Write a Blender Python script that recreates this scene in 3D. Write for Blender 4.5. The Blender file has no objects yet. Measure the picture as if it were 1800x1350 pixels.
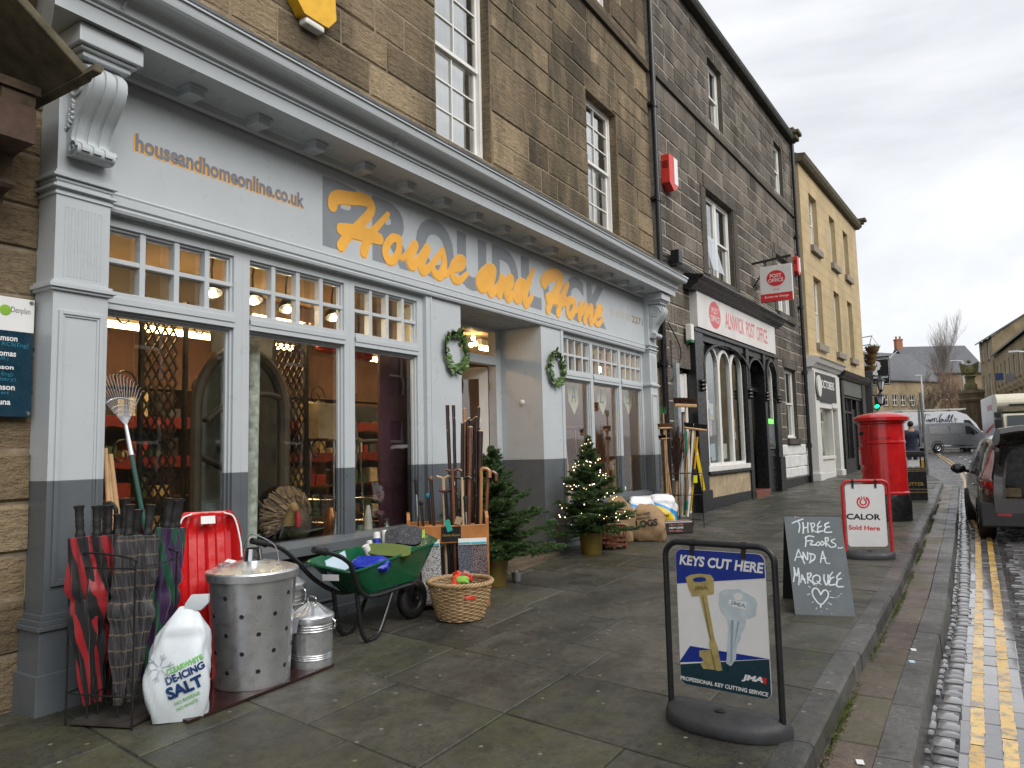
import bpy, bmesh, math, random
import numpy as np
from mathutils import Vector, Matrix
R_ = math.radians
SC = bpy.context.scene
COL = SC.collection
rnd = random.Random(7)

# ------------------------------------------------------------------ camera
FPX = 1310.0                                   # focal length in pixels of the 1800 px wide photograph
CAMZ = 1.30
def _basis():
    a = np.array([1722-900, 774-675, FPX]); a /= np.linalg.norm(a)
    b = np.array([505-900, -14700-675, FPX]); b /= np.linalg.norm(b)
    b = b-a*(a@b); b /= np.linalg.norm(b)
    return np.stack([np.cross(a, b), a, b], 1)
RM = _basis()
CPOS = np.array([0, 0, CAMZ])
cam = bpy.data.cameras.new('camera'); camo = bpy.data.objects.new('camera', cam); COL.objects.link(camo)
cam.sensor_fit = 'HORIZONTAL'; cam.sensor_width = 36; cam.lens = FPX/1800*36
cam.clip_start = 0.05; cam.clip_end = 2000
_r, _d, _f = RM[0], RM[1], RM[2]
camo.matrix_world = Matrix(((_r[0], -_d[0], -_f[0], 0), (_r[1], -_d[1], -_f[1], 0), (_r[2], -_d[2], -_f[2], CAMZ), (0, 0, 0, 1)))
SC.camera = camo
SC.render.resolution_x, SC.render.resolution_y = 1024, 768

# ------------------------------------------------------------------ daylight: bright overcast
EXPOSURE = 1.06
SC.view_settings.view_transform = 'Standard'; SC.view_settings.look = 'None'
SC.view_settings.exposure = EXPOSURE; SC.view_settings.gamma = 1
SC.view_settings.use_curve_mapping = False
SUN_EL, SUN_AZ = 40.0, 103.0                  # elevation; azimuth clockwise from +Y
w = bpy.data.worlds.new("World"); SC.world = w; w.use_nodes = True
nt = w.node_tree; nt.nodes.clear()
def WN(t, **k):
    n = nt.nodes.new(t)
    for a, b in k.items(): setattr(n, a, b)
    return n
sky = WN('ShaderNodeTexSky', sky_type='NISHITA', sun_disc=False)
sky.sun_elevation = R_(SUN_EL); sky.sun_rotation = R_(SUN_AZ); sky.dust_density = 3.0; sky.air_density = 1.0
tc = WN('ShaderNodeTexCoord')
mp = WN('ShaderNodeMapping'); mp.inputs['Scale'].default_value = (1.0, 1.0, 2.6); mp.inputs['Location'].default_value = (0.35, 0.2, 0.1)
n1 = WN('ShaderNodeTexNoise'); n1.inputs['Scale'].default_value = 1.5; n1.inputs['Detail'].default_value = 7; n1.inputs['Roughness'].default_value = 0.52
n1.inputs['Distortion'].default_value = 0.35
cr = WN('ShaderNodeValToRGB')
cr.color_ramp.elements[0].position = 0.38; cr.color_ramp.elements[0].color = (4.9, 5.05, 5.4, 1)
cr.color_ramp.elements[1].position = 0.60; cr.color_ramp.elements[1].color = (8.1, 8.2, 8.4, 1)
mx = WN('ShaderNodeMix', data_type='RGBA'); mx.inputs['Factor'].default_value = 0.93
bg = WN('ShaderNodeBackground'); bg.inputs['Strength'].default_value = 0.067
ow = WN('ShaderNodeOutputWorld')
L = nt.links.new
L(tc.outputs['Generated'], mp.inputs['Vector']); L(mp.outputs[0], n1.inputs['Vector']); L(n1.outputs['Fac'], cr.inputs[0])
L(sky.outputs[0], mx.inputs['A']); L(cr.outputs[0], mx.inputs['B']); L(mx.outputs['Result'], bg.inputs['Color']); L(bg.outputs[0], ow.inputs['Surface'])
sl = bpy.data.lights.new('sun', 'SUN'); sl.energy = 1.5; sl.angle = R_(50); sl.color = (1.0, 0.97, 0.93)
so = bpy.data.objects.new('sun', sl); COL.objects.link(so)
_az, _el = R_(SUN_AZ), R_(SUN_EL)
_sd = Vector((math.sin(_az)*math.cos(_el), math.cos(_az)*math.cos(_el), math.sin(_el)))
so.rotation_euler = _sd.to_track_quat('Z', 'Y').to_euler(); so.location = (6, -4, 14)
SC.cycles.use_denoising = True
SC.cycles.max_bounces = 8; SC.cycles.transparent_max_bounces = 12; SC.cycles.caustics_reflective = False; SC.cycles.caustics_refractive = False
SC.cycles.sample_clamp_indirect = 6

# ------------------------------------------------------------------ surveying: photograph pixels -> points on known planes
GY = [-12, 2.2, 8.3, 14, 24.6, 36, 53, 90, 300]
GZ = [-.38, -.12, 0, .04, .17, .32, .66, 1.45, 6]           # pavement height along the street
RZ = [-.65, -.39, -.27, -.22, -.08, .20, .60, 1.40, 6]      # carriageway height along the street
def gz(y): return float(np.interp(y, GY, GZ))
def rz(y): return float(np.interp(y, GY, RZ))
def ray(px, py): return RM.T @ np.array([(px-900)/FPX, (py-675)/FPX, 1.0])
def ground(px, py, dz=0.0, fn=gz):
    d = ray(px, py); p = CPOS
    t = (-CAMZ)/d[2]
    for i in range(40):
        p = CPOS+t*d; t = 0.5*t+0.5*((fn(p[1])+dz-CAMZ)/d[2])
    return Vector(p)
def onx(px, py, X):
    d = ray(px, py); return Vector(CPOS+d*(X/d[0]))
def ony(px, py, Y):
    d = ray(px, py); return Vector(CPOS+d*(Y/d[1]))
def deep(px, py, dist): return Vector(CPOS+ray(px, py)*dist)
def depth_of(p): return float(RM[2] @ (np.array(p)-CPOS))
def upright(xl, xr, yb, dz=0.0, fn=gz):
    """centre on the ground and radius of an upright round thing from its base edges"""
    g = ground((xl+xr)/2, yb, dz, fn); r = (xr-xl)/2/FPX*depth_of(g)
    for i in range(3):
        h = Vector((g.x, g.y, 0)).normalized(); c = g+h*r; r = (xr-xl)/2/FPX*depth_of(c)
    return Vector((c.x, c.y, fn(c.y)+dz)), r

# ------------------------------------------------------------------ mesh builder
def cat(pts, n=6, closed=False):
    P = [Vector(p) for p in pts]; out = []
    m = len(P)
    if m < 3 and not closed: return P
    segs = m if closed else m-1
    for i in range(segs):
        p0 = P[(i-1) % m] if closed or i > 0 else P[0]*2-P[1]
        p1 = P[i]; p2 = P[(i+1) % m]
        p3 = P[(i+2) % m] if closed or i+2 < m else P[-1]*2-P[-2]
        for k in range(n):
            t = k/n
            out.append(0.5*((2*p1)+(p2-p0)*t+(2*p0-5*p1+4*p2-p3)*t*t+(3*p1-p0-3*p2+p3)*t*t*t))
    if not closed: out.append(P[-1])
    return out
class MB:
    def __init__(s): s.v = []; s.f = []; s.m = []; s.t = []; s.tint = (0.5, 0, 0)
    def add(s, vs, fs, m=0):
        o = len(s.v); s.v += [tuple(x) for x in vs]
        for f in fs: s.f.append(tuple(i+o for i in f)); s.m.append(m); s.t.append(s.tint)
        return s
    def box(s, x0, x1, y0, y1, z0, z1, m=0):
        v = [(x0,y0,z0),(x1,y0,z0),(x1,y1,z0),(x0,y1,z0),(x0,y0,z1),(x1,y0,z1),(x1,y1,z1),(x0,y1,z1)]
        return s.add(v, [(0,3,2,1),(4,5,6,7),(0,1,5,4),(1,2,6,5),(2,3,7,6),(3,0,4,7)], m)
    def obox(s, c, a, b, d, m=0):
        c, a, b, d = Vector(c), Vector(a), Vector(b), Vector(d)
        v = [c+a*i+b*j+d*k for k in (-1,1) for (i,j) in ((-1,-1),(1,-1),(1,1),(-1,1))]
        return s.add(v, [(0,3,2,1),(4,5,6,7),(0,1,5,4),(1,2,6,5),(2,3,7,6),(3,0,4,7)], m)
    def bar(s, p, q, wd, th, up=(0,0,1), m=0):
        p, q = Vector(p), Vector(q); d = q-p; u = Vector(up); sd = d.cross(u).normalized(); n = sd.cross(d).normalized()
        return s.obox((p+q)/2, d/2, sd*wd/2, n*th/2, m)
    def tube(s, pts, r, n=8, m=0, cap=True):
        P = [Vector(p) for p in pts]; k = len(P); rr = r if isinstance(r, (list, tuple)) else [r]*k
        T = [((P[min(i+1,k-1)]-P[max(i-1,0)]).normalized()) for i in range(k)]
        u = T[0].orthogonal().normalized(); vs = []; fs = []
        for i in range(k):
            u = (u-T[i]*u.dot(T[i]))
            u = u.normalized() if u.length > 1e-6 else T[i].orthogonal().normalized()
            b = T[i].cross(u)
            for j in range(n):
                a = 2*math.pi*j/n; vs.append(P[i]+(u*math.cos(a)+b*math.sin(a))*rr[i])
        for i in range(k-1):
            for j in range(n): fs.append((i*n+j, i*n+(j+1)%n, (i+1)*n+(j+1)%n, (i+1)*n+j))
        if cap: fs.append(tuple(range(n-1,-1,-1))); fs.append(tuple((k-1)*n+j for j in range(n)))
        return s.add(vs, fs, m)
    def lathe(s, prof, c=(0,0,0), n=24, m=0, M=None, a0=0, a1=2*math.pi):
        vs = []; fs = []; full = abs(a1-a0-2*math.pi) < 1e-6; nn = n if full else n+1; c = Vector(c)
        for (r, z) in prof:
            for j in range(nn):
                a = a0+(a1-a0)*j/n; p = Vector((r*math.cos(a), r*math.sin(a), z))
                vs.append((M @ p if M else p)+c)
        for i in range(len(prof)-1):
            for j in range(n):
                k = (j+1) % nn if full else j+1
                fs.append((i*nn+j, i*nn+k, (i+1)*nn+k, (i+1)*nn+j))
        return s.add(vs, fs, m)
    def prism(s, poly, ext, m=0, mside=None):
        P = [Vector(p) for p in poly]; e = Vector(ext); k = len(P)
        s.add(P+[p+e for p in P], [tuple(range(k-1,-1,-1)), tuple(range(k, 2*k))], m)
        s.add(P+[p+e for p in P], [(i, (i+1)%k, k+(i+1)%k, k+i) for i in range(k)], m if mside is None else mside)
        return s
    def sweepy(s, prof, y0, y1, m=0):          # closed (x,z) profile run along y
        return s.prism([(x, y0, z) for x, z in prof], (0, y1-y0, 0), m)
    def loft(s, rings, m=0, cap=True, closed=True):
        n = len(rings[0]); vs = [p for r in rings for p in r]; fs = []
        for i in range(len(rings)-1):
            for j in range(n if closed else n-1): fs.append((i*n+j, i*n+(j+1)%n, (i+1)*n+(j+1)%n, (i+1)*n+j))
        if cap: fs.append(tuple(range(n-1,-1,-1))); fs.append(tuple((len(rings)-1)*n+j for j in range(n)))
        return s.add(vs, fs, m)
    def ball(s, c, r, nx=12, ny=8, sc=(1,1,1), m=0):
        pr = [(r*math.sin(math.pi*i/ny), -r*math.cos(math.pi*i/ny)) for i in range(ny+1)]
        return s.lathe([(max(a,1e-5), b) for a, b in pr], c, nx, m, Matrix.Diagonal(Vector(sc)))
    def quad(s, a, b, c, d, m=0): return s.add([a,b,c,d], [(0,1,2,3)], m)
    def ribbon(s, pts, wd, O, U, V, N, m=0, n=6, lift=0.0015, rise=0.0012, smooth=True):
        """a flat painted stroke with round ends; pts in (u,v)"""
        P = [Vector((p[0], p[1], 0)) for p in pts]
        if smooth and len(P) > 2: P = cat(P, n)
        k = len(P); w_ = wd if isinstance(wd, (list,tuple)) else [wd]*len(pts)
        W = [float(np.interp(i/(k-1), np.linspace(0,1,len(w_)), w_)) for i in range(k)]
        def at(p, i): return O+U*p.x+V*p.y+N*(lift+rise*i/k)
        Lf = []; Rt = []
        for i in range(k):
            t = (P[min(i+1,k-1)]-P[max(i-1,0)])
            t = t.normalized() if t.length > 1e-9 else Vector((1,0,0))
            q = Vector((-t.y, t.x, 0)); Lf.append(P[i]+q*W[i]/2); Rt.append(P[i]-q*W[i]/2)
        def capf(i, sgn):
            t = (P[1]-P[0]) if i == 0 else (P[-1]-P[-2]); t = t.normalized()*sgn; q = Vector((-t.y, t.x, 0)); r = W[i]/2
            return [P[i]+q*r*math.cos(a)+t*r*math.sin(a) for a in np.linspace(0, math.pi, 7)[1:-1]]
        vs = [at(Lf[i], i) for i in range(k)]+[at(Rt[i], i) for i in range(k)]
        fs = [(i, k+i, k+i+1, i+1) for i in range(k-1)]
        c1 = capf(k-1, 1); o = len(vs); vs += [at(p, k-1) for p in c1]; fs.append((k-1,)+(2*k-1,)+tuple(reversed(range(o, o+len(c1)))))
        c0 = capf(0, -1); o = len(vs); vs += [at(p, 0) for p in c0]; fs.append((k, 0)+tuple(reversed(range(o, o+len(c0)))))
        return s.add(vs, fs, m)
    def build(s, name, mats, parent=None, smooth=True, bevel=0.0, sub=0, angle=35, loc=None, rot=None, bseg=2):
        me = bpy.data.meshes.new(name); off = OFF.get(parent.name, (0,0,0)) if parent else (0,0,0)
        v = [(a[0]-off[0], a[1]-off[1], a[2]-off[2]) for a in s.v] if any(off) else s.v
        me.from_pydata(v, [], s.f)
        if not isinstance(mats, (list, tuple)): mats = [mats]
        for mm in mats: me.materials.append(mm)
        if len(mats) > 1: me.polygons.foreach_set('material_index', s.m)
        if any(t != (0.5,0,0) for t in s.t):
            ca = me.color_attributes.new('tint', 'FLOAT_COLOR', 'CORNER'); arr = np.empty((len(me.loops), 4), np.float32)
            lt = np.array([p.loop_total for p in me.polygons]); arr[:, :3] = np.repeat(np.array(s.t, np.float32), lt, 0); arr[:, 3] = 1
            ca.data.foreach_set('color', arr.ravel())
        me.validate()
        if smooth:
            me.polygons.foreach_set('use_smooth', [True]*len(me.polygons)); me.set_sharp_from_angle(angle=R_(angle))
        o = bpy.data.objects.new(name, me); COL.objects.link(o)
        if parent: o.parent = parent; OFF[o.name] = off
        if loc is not None: o.location = loc
        if rot is not None: o.rotation_euler = rot
        if bevel:
            b = o.modifiers.new('bevel', 'BEVEL'); b.width = bevel; b.segments = bseg; b.limit_method = 'ANGLE'; b.angle_limit = R_(40); b.harden_normals = False
        if sub:
            b = o.modifiers.new('sub', 'SUBSURF'); b.levels = sub; b.render_levels = sub
        return o
OFF = {}
def tag(o, label, catg, group=None):
    o['label'] = label; o['category'] = catg
    if group: o['group'] = group
    return o
def kind(o, k): o['kind'] = k; return o
def thing(name, label, catg, loc=(0,0,0), rotz=0, group=None, world=False):
    """Empty at the base; with world=True its parts are written in world coordinates"""
    o = bpy.data.objects.new(name, None); COL.objects.link(o); o.location = loc; o.rotation_euler = (0,0,rotz); o.empty_display_size = .2
    if world: OFF[o.name] = tuple(loc)
    return tag(o, label, catg, group)
def dup(root, loc, rotz=0, label=None, rot=None, scale=None):
    r = root.copy(); COL.objects.link(r); r.location = loc; r.rotation_euler = rot or (0,0,rotz)
    if scale: r.scale = scale
    if label: r['label'] = label
    for ch in list(root.children):
        c = ch.copy(); COL.objects.link(c); c.parent = r
        for g in list(ch.children):
            d = g.copy(); COL.objects.link(d); d.parent = c
    return r
def text(s, mat, parent, O, U, V, width=None, height=None, bold=0.0, shear=0.0, name='lettering', depth=0.0015, mb=None, m=0, lift=0.001, spacing=1.0, dense=False):
    """lettering laid on a plane: O lower-left corner, U/V unit directions; fitted to width x height"""
    cu = bpy.data.curves.new('t', 'FONT'); cu.body = s; cu.size = 1; cu.offset = bold; cu.shear = shear; cu.extrude = 0.0; cu.resolution_u = 4; cu.space_character = spacing
    ob = bpy.data.objects.new('t', cu); COL.objects.link(ob)
    dg = bpy.context.evaluated_depsgraph_get(); me = bpy.data.meshes.new_from_object(ob.evaluated_get(dg))
    bpy.data.objects.remove(ob); bpy.data.curves.remove(cu)
    if dense:
        bm = bmesh.new(); bm.from_mesh(me); bmesh.ops.triangulate(bm, faces=bm.faces[:])
        for q in range(2): bmesh.ops.subdivide_edges(bm, edges=bm.edges[:], cuts=1, use_grid_fill=True)
        bm.to_mesh(me); bm.free()
    vs = np.array([v.co[:] for v in me.vertices]); fs = [tuple(p.vertices) for p in me.polygons]; bpy.data.meshes.remove(me)
    lo, hi = vs.min(0), vs.max(0); sx = width/(hi[0]-lo[0]) if width else None; sy = height/(hi[1]-lo[1]) if height else None
    sx = sx or sy; sy = sy or sx
    O, U, V = Vector(O), Vector(U), Vector(V); N = U.cross(V).normalized()
    out = [O+U*((v[0]-lo[0])*sx)+V*((v[1]-lo[1])*sy)+N*lift for v in vs]
    g = mb or MB(); g.add(out, fs, m)
    return None if mb else g.build(name, mat, parent, smooth=False)
# ------------------------------------------------------------------ materials
def _mat(name):
    m = bpy.data.materials.new(name); m.use_nodes = True; t = m.node_tree; b = t.nodes['Principled BSDF']; return m, t, b
def _n(t, ty, **k):
    n = t.nodes.new(ty)
    for a, b in k.items():
        if a in n.inputs: n.inputs[a].default_value = b
        else: setattr(n, a, b)
    return n
def _noise(t, vec, scale, detail=4, rough=.55, dist=0):
    n = _n(t, 'ShaderNodeTexNoise', Scale=scale, Detail=detail, Roughness=rough, Distortion=dist)
    if vec: t.links.new(vec, n.inputs['Vector'])
    return n.outputs['Fac']
def _ramp(t, fac, stops):
    r = _n(t, 'ShaderNodeValToRGB'); t.links.new(fac, r.inputs[0]); e = r.color_ramp.elements
    while len(e) < len(stops): e.new(.5)
    for x, (p, c) in zip(e, stops): x.position = p; x.color = (c, c, c, 1) if isinstance(c, (int, float)) else (*c, 1)
    return r.outputs[0]
def _mix(t, fac, a, b, blend='MIX'):
    n = _n(t, 'ShaderNodeMix', data_type='RGBA', blend_type=blend)
    for sock, v in ((n.inputs[0], fac), (n.inputs[6], a), (n.inputs[7], b)):
        if hasattr(v, 'is_linked'): t.links.new(v, sock)
        else: sock.default_value = v if isinstance(v, float) else (*v, 1)
    return n.outputs[2]
def _math(t, op, a, b=0.0):
    n = _n(t, 'ShaderNodeMath', operation=op)
    for i, v in enumerate((a, b)):
        if hasattr(v, 'is_linked'): t.links.new(v, n.inputs[i])
        else: n.inputs[i].default_value = v
    return n.outputs[0]
def _bump(t, b, h, strength=.3, dist=.01):
    n = _n(t, 'ShaderNodeBump', Strength=strength, Distance=dist); t.links.new(h, n.inputs['Height']); t.links.new(n.outputs[0], b.inputs['Normal'])
def _obj(t): return _n(t, 'ShaderNodeTexCoord').outputs['Object']
def _map(t, vec, sc=(1,1,1), rot=(0,0,0), loc=(0,0,0)):
    n = _n(t, 'ShaderNodeMapping', Scale=sc, Rotation=rot, Location=loc); t.links.new(vec, n.inputs[0]); return n.outputs[0]
def mul(c, k): return tuple(min(1, x*k) for x in c)
MATS = {}
def mat(name, col, rough=.5, metal=0.0, var=.12, scale=9, bump=0.0, bscale=60, spec=.5, coat=0.0, dirt=0.0):
    if name in MATS: return MATS[name]
    m, t, b = _mat(name); o = _obj(t)
    f = _noise(t, o, scale, 5)
    c = _ramp(t, f, [(.3, mul(col, 1-var)), (.7, mul(col, 1+var))])
    if dirt:
        d = _ramp(t, _noise(t, _map(t, o, (1,1,.5)), scale*.45, 6, .65), [(.45, 0.0), (.75, dirt)]); c = _mix(t, d, c, mul(col, .35))
    t.links.new(c, b.inputs['Base Color'])
    t.links.new(_ramp(t, _noise(t, o, scale*2.3, 4), [(.3, max(.03, rough-.1)), (.7, min(1, rough+.1))]), b.inputs['Roughness'])
    b.inputs['Metallic'].default_value = metal; b.inputs['Specular IOR Level'].default_value = spec; b.inputs['Coat Weight'].default_value = coat
    b.inputs['Coat Roughness'].default_value = .06
    if bump: _bump(t, b, _noise(t, o, bscale, 4, .6), bump, .006)
    MATS[name] = m; return m
def emit(name, col, st):
    if name in MATS: return MATS[name]
    m, t, b = _mat(name); b.inputs['Base Color'].default_value = (*col, 1); b.inputs['Emission Color'].default_value = (*col, 1); b.inputs['Emission Strength'].default_value = st
    MATS[name] = m; return m
def stone(name, c_lo, c_mid, c_hi, soot=.7, moss=.25, seed=0.0):
    m, t, b = _mat(name); o = _map(t, _obj(t), loc=(seed, seed*2, seed)); at = _n(t, 'ShaderNodeVertexColor', layer_name='tint')
    sp = _n(t, 'ShaderNodeSeparateColor'); t.links.new(at.outputs[0], sp.inputs[0]); tint = sp.outputs[0]; grime = sp.outputs[1]
    mixv = _math(t, 'ADD', _math(t, 'MULTIPLY', tint, .48), _math(t, 'MULTIPLY', _noise(t, o, 3.2, 7, .66), .52))
    c = _ramp(t, mixv, [(.22, c_lo), (.5, c_mid), (.8, c_hi)])
    bed = _ramp(t, _noise(t, _map(t, o, (2, 2, 22)), 1.4, 5, .6, .6), [(.35, .8), (.7, 1.1)])
    c = _mix(t, .3, c, bed, 'MULTIPLY')
    st = _noise(t, _map(t, o, (1.2, 1.2, .32)), 1.3, 7, .66, .4)
    sf = _math(t, 'MULTIPLY', _ramp(t, _math(t, 'ADD', st, _math(t, 'MULTIPLY', grime, .30)), [(.45, 0.0), (.68, 1.0)]), soot)
    bl = _ramp(t, _noise(t, _map(t, o, (1,1,.7), loc=(9,4,2)), .55, 5, .6, .5), [(.36, .66), (.5, 1.0), (.64, 1.25)]); c = _mix(t, .7, c, bl, 'MULTIPLY')
    c = _mix(t, sf, c, (.028, .026, .022))
    pk = _ramp(t, _noise(t, o, 26, 5, .7), [(.32, .62), (.5, 1.0), (.7, 1.06)]); c = _mix(t, .8, c, pk, 'MULTIPLY')
    mf = _math(t, 'MULTIPLY', _ramp(t, _noise(t, _map(t, o, (1,1,.6), loc=(3,1,7)), 1.1, 6, .62), [(.52, 0.0), (.72, 1.0)]), moss)
    c = _mix(t, mf, c, (.045, .05, .02))
    t.links.new(c, b.inputs['Base Color']); b.inputs['Roughness'].default_value = .88; b.inputs['Specular IOR Level'].default_value = .25
    h = _math(t, 'ADD', _math(t, 'MULTIPLY', _noise(t, _map(t, o, (1,1,3)), 7, 6, .65), 1.4), _math(t, 'MULTIPLY', _noise(t, o, 70, 4, .6), .35))
    _bump(t, b, h, 1.0, .028); return m
def paving(name, c_lo, c_hi, moss=1.0, rough=(.28, .62)):
    m, t, b = _mat(name); o = _obj(t); at = _n(t, 'ShaderNodeVertexColor', layer_name='tint')
    sp = _n(t, 'ShaderNodeSeparateColor'); t.links.new(at.outputs[0], sp.inputs[0])
    v = _math(t, 'ADD', _math(t, 'MULTIPLY', sp.outputs[0], .4), _math(t, 'MULTIPLY', _noise(t, o, 3.2, 7, .68), .6))
    c = _ramp(t, v, [(.25, c_lo), (.75, c_hi)])
    sk = _ramp(t, _noise(t, o, 55, 5, .75), [(.3, .5), (.5, 1.0), (.72, 1.5)]); c = _mix(t, .9, c, sk, 'MULTIPLY'); c = _mix(t, .7, c, _ramp(t, _noise(t, o, 17, 5, .7), [(.36, .6), (.5, 1.0), (.68, 1.25)]), 'MULTIPLY')
    dk = _ramp(t, _noise(t, _map(t, o, (.9, .45, 1), loc=(5,2,0)), 1.7, 7, .66, .8), [(.4, .5), (.56, 1.0)]); c = _mix(t, .8, c, dk, 'MULTIPLY')
    vo = _n(t, 'ShaderNodeTexVoronoi', Scale=4.2, voronoi_dimensions='2D'); t.links.new(o, vo.inputs['Vector'])
    pf = _math(t, 'MULTIPLY', _ramp(t, vo.outputs['Distance'], [(.035, 1.0), (.05, 0.0)]), _ramp(t, _noise(t, o, 2.1, 2), [(.5, 0.0), (.53, .75)]))
    c = _mix(t, pf, c, (.30, .29, .26))
    mf = _math(t, 'MULTIPLY', _ramp(t, _math(t, 'ADD', _noise(t, o, 4.5, 8, .7), _math(t, 'MULTIPLY', sp.outputs[1], .42)), [(.66, 0.0), (.95, 1.0)]), moss)
    c = _mix(t, mf, c, (.085, .09, .034))
    t.links.new(c, b.inputs['Base Color'])
    t.links.new(_ramp(t, _noise(t, o, 2.2, 6, .6), [(.38, rough[0]), (.62, rough[1])]), b.inputs['Roughness']); b.inputs['Specular IOR Level'].default_value = .45
    h = _math(t, 'ADD', _noise(t, o, 6, 6, .6), _math(t, 'MULTIPLY', _noise(t, o, 110, 4, .7), .7)); _bump(t, b, h, .5, .009); return m
def glassmat(name, tint=(.9, .95, .95), refl=1.0, base=.05):
    m = bpy.data.materials.new(name); m.use_nodes = True; t = m.node_tree; t.nodes.clear()
    tr = _n(t, 'ShaderNodeBsdfTransparent'); tr.inputs[0].default_value = (*tint, 1)
    gl = _n(t, 'ShaderNodeBsdfGlossy'); gl.inputs['Roughness'].default_value = .015; gl.inputs[0].default_value = (refl, refl, refl, 1)
    o = _obj(t); bp = _n(t, 'ShaderNodeBump', Strength=.06, Distance=.02); t.links.new(_noise(t, o, 1.6, 2), bp.inputs['Height']); t.links.new(bp.outputs[0], gl.inputs['Normal'])
    ge = _n(t, 'ShaderNodeNewGeometry'); dp = _n(t, 'ShaderNodeVectorMath', operation='DOT_PRODUCT'); t.links.new(ge.outputs['Incoming'], dp.inputs[0]); t.links.new(ge.outputs['Normal'], dp.inputs[1])
    fr = _math(t, 'ADD', .04, _math(t, 'MULTIPLY', .96, _math(t, 'POWER', _math(t, 'SUBTRACT', 1.0, _math(t, 'ABSOLUTE', dp.outputs['Value'])), 5.0))); mxs = _n(t, 'ShaderNodeMixShader')
    f = _math(t, 'ADD', fr, base)
    t.links.new(f, mxs.inputs[0]); t.links.new(tr.outputs[0], mxs.inputs[1]); t.links.new(gl.outputs[0], mxs.inputs[2])
    out = _n(t, 'ShaderNodeOutputMaterial'); t.links.new(mxs.outputs[0], out.inputs[0]); return m
def tintmat(name, lo, hi, rough=.6, spec=.3, trans=0.0):
    m, t, b = _mat(name); at = _n(t, 'ShaderNodeVertexColor', layer_name='tint'); sp = _n(t, 'ShaderNodeSeparateColor'); t.links.new(at.outputs[0], sp.inputs[0])
    t.links.new(_ramp(t, sp.outputs[0], [(0, lo), (1, hi)]), b.inputs['Base Color']); b.inputs['Roughness'].default_value = rough; b.inputs['Specular IOR Level'].default_value = spec
    return m

M_FACADE = mat('grey_paint', (.50, .535, .555), .34, var=.035, scale=3, bump=.06, bscale=35)
M_DGREY = mat('dark_grey_paint', (.115, .13, .142), .36, var=.09, scale=4, bump=.06, bscale=35, dirt=.22)
M_STONE1 = stone('brown_sandstone', (.145, .11, .07), (.245, .186, .115), (.37, .285, .175), .68, .34)
M_STONE2 = stone('grey_sandstone', (.105, .091, .077), (.185, .16, .133), (.275, .238, .195), .5, .3, 4.0)
M_STONE0 = stone('tan_sandstone', (.15, .11, .066), (.25, .185, .11), (.34, .26, .165), .35, .3, 9.0)
M_MORTAR = mat('mortar', (.23, .185, .125), .95, var=.3, scale=14, bump=.4)
M_MORTAR2 = mat('pale_mortar', (.36, .33, .28), .95, var=.3, scale=14, bump=.4)
M_WHITE = mat('white_paint', (.74, .73, .69), .4, var=.05, scale=5, bump=.04)
M_BLACK = mat('black_paint', (.012, .012, .013), .3, var=.2, scale=6)
M_BLKMETAL = mat('black_metal', (.014, .014, .015), .35, .0, var=.2)
M_LEAD = mat('lead_flashing', (.11, .115, .12), .55, .3, var=.35, scale=7, bump=.4, bscale=20)
M_GLASS = glassmat('shop_glass', (.93, .95, .93))
M_GLASSUP = glassmat('sash_glass', (.88, .9, .9), 1.0, .26)
M_CURTAIN = mat('net_curtain', (.80, .77, .70), .9, var=.12, scale=5)
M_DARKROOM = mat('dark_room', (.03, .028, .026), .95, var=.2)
M_SLAB = paving('wet_flagstone', (.042, .041, .033), (.102, .098, .08), .6)
M_KERB = paving('kerb_stone', (.055, .055, .052), (.115, .113, .105), .35, (.25, .55))
M_STRIP = paving('worn_brown_flag', (.085, .062, .046), (.155, .115, .088), .8, (.25, .55))
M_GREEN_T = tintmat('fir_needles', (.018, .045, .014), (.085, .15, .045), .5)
M_LEAF = tintmat('wreath_leaf', (.025, .065, .014), (.13, .23, .06), .45, .5)
M_WOOD = mat('orange_wood', (.42, .17, .05), .38, var=.25, scale=6, coat=.2)
M_BROOM = mat('pale_broom_wood', (.48, .30, .15), .55, var=.18, scale=8)
M_GALV = mat('galvanised_steel', (.62, .64, .65), .33, .88, var=.09, scale=8, bump=.02, bscale=7)
M_CHROME = mat('polished_steel', (.6, .62, .63), .16, 1.0, var=.08)
M_RUBBER = mat('black_rubber', (.012, .012, .012), .6, var=.25, bump=.2)
M_GREYPLASTIC = mat('charcoal_plastic', (.04, .042, .045), .55, var=.2, scale=14, bump=.3, bscale=120, dirt=.2)
M_RED = mat('pillar_red', (.50, .012, .014), .22, var=.16, scale=5, coat=.35, dirt=.25)
M_PAPER = mat('white_card', (.78, .78, .77), .55, var=.03)
M_GOLDPOT = mat('olive_gold_pot', (.20, .145, .03), .33, .35, var=.1, scale=5)
M_RUST = mat('rusty_iron', (.16, .055, .025), .75, .1, var=.35, scale=14, bump=.3)
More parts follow.
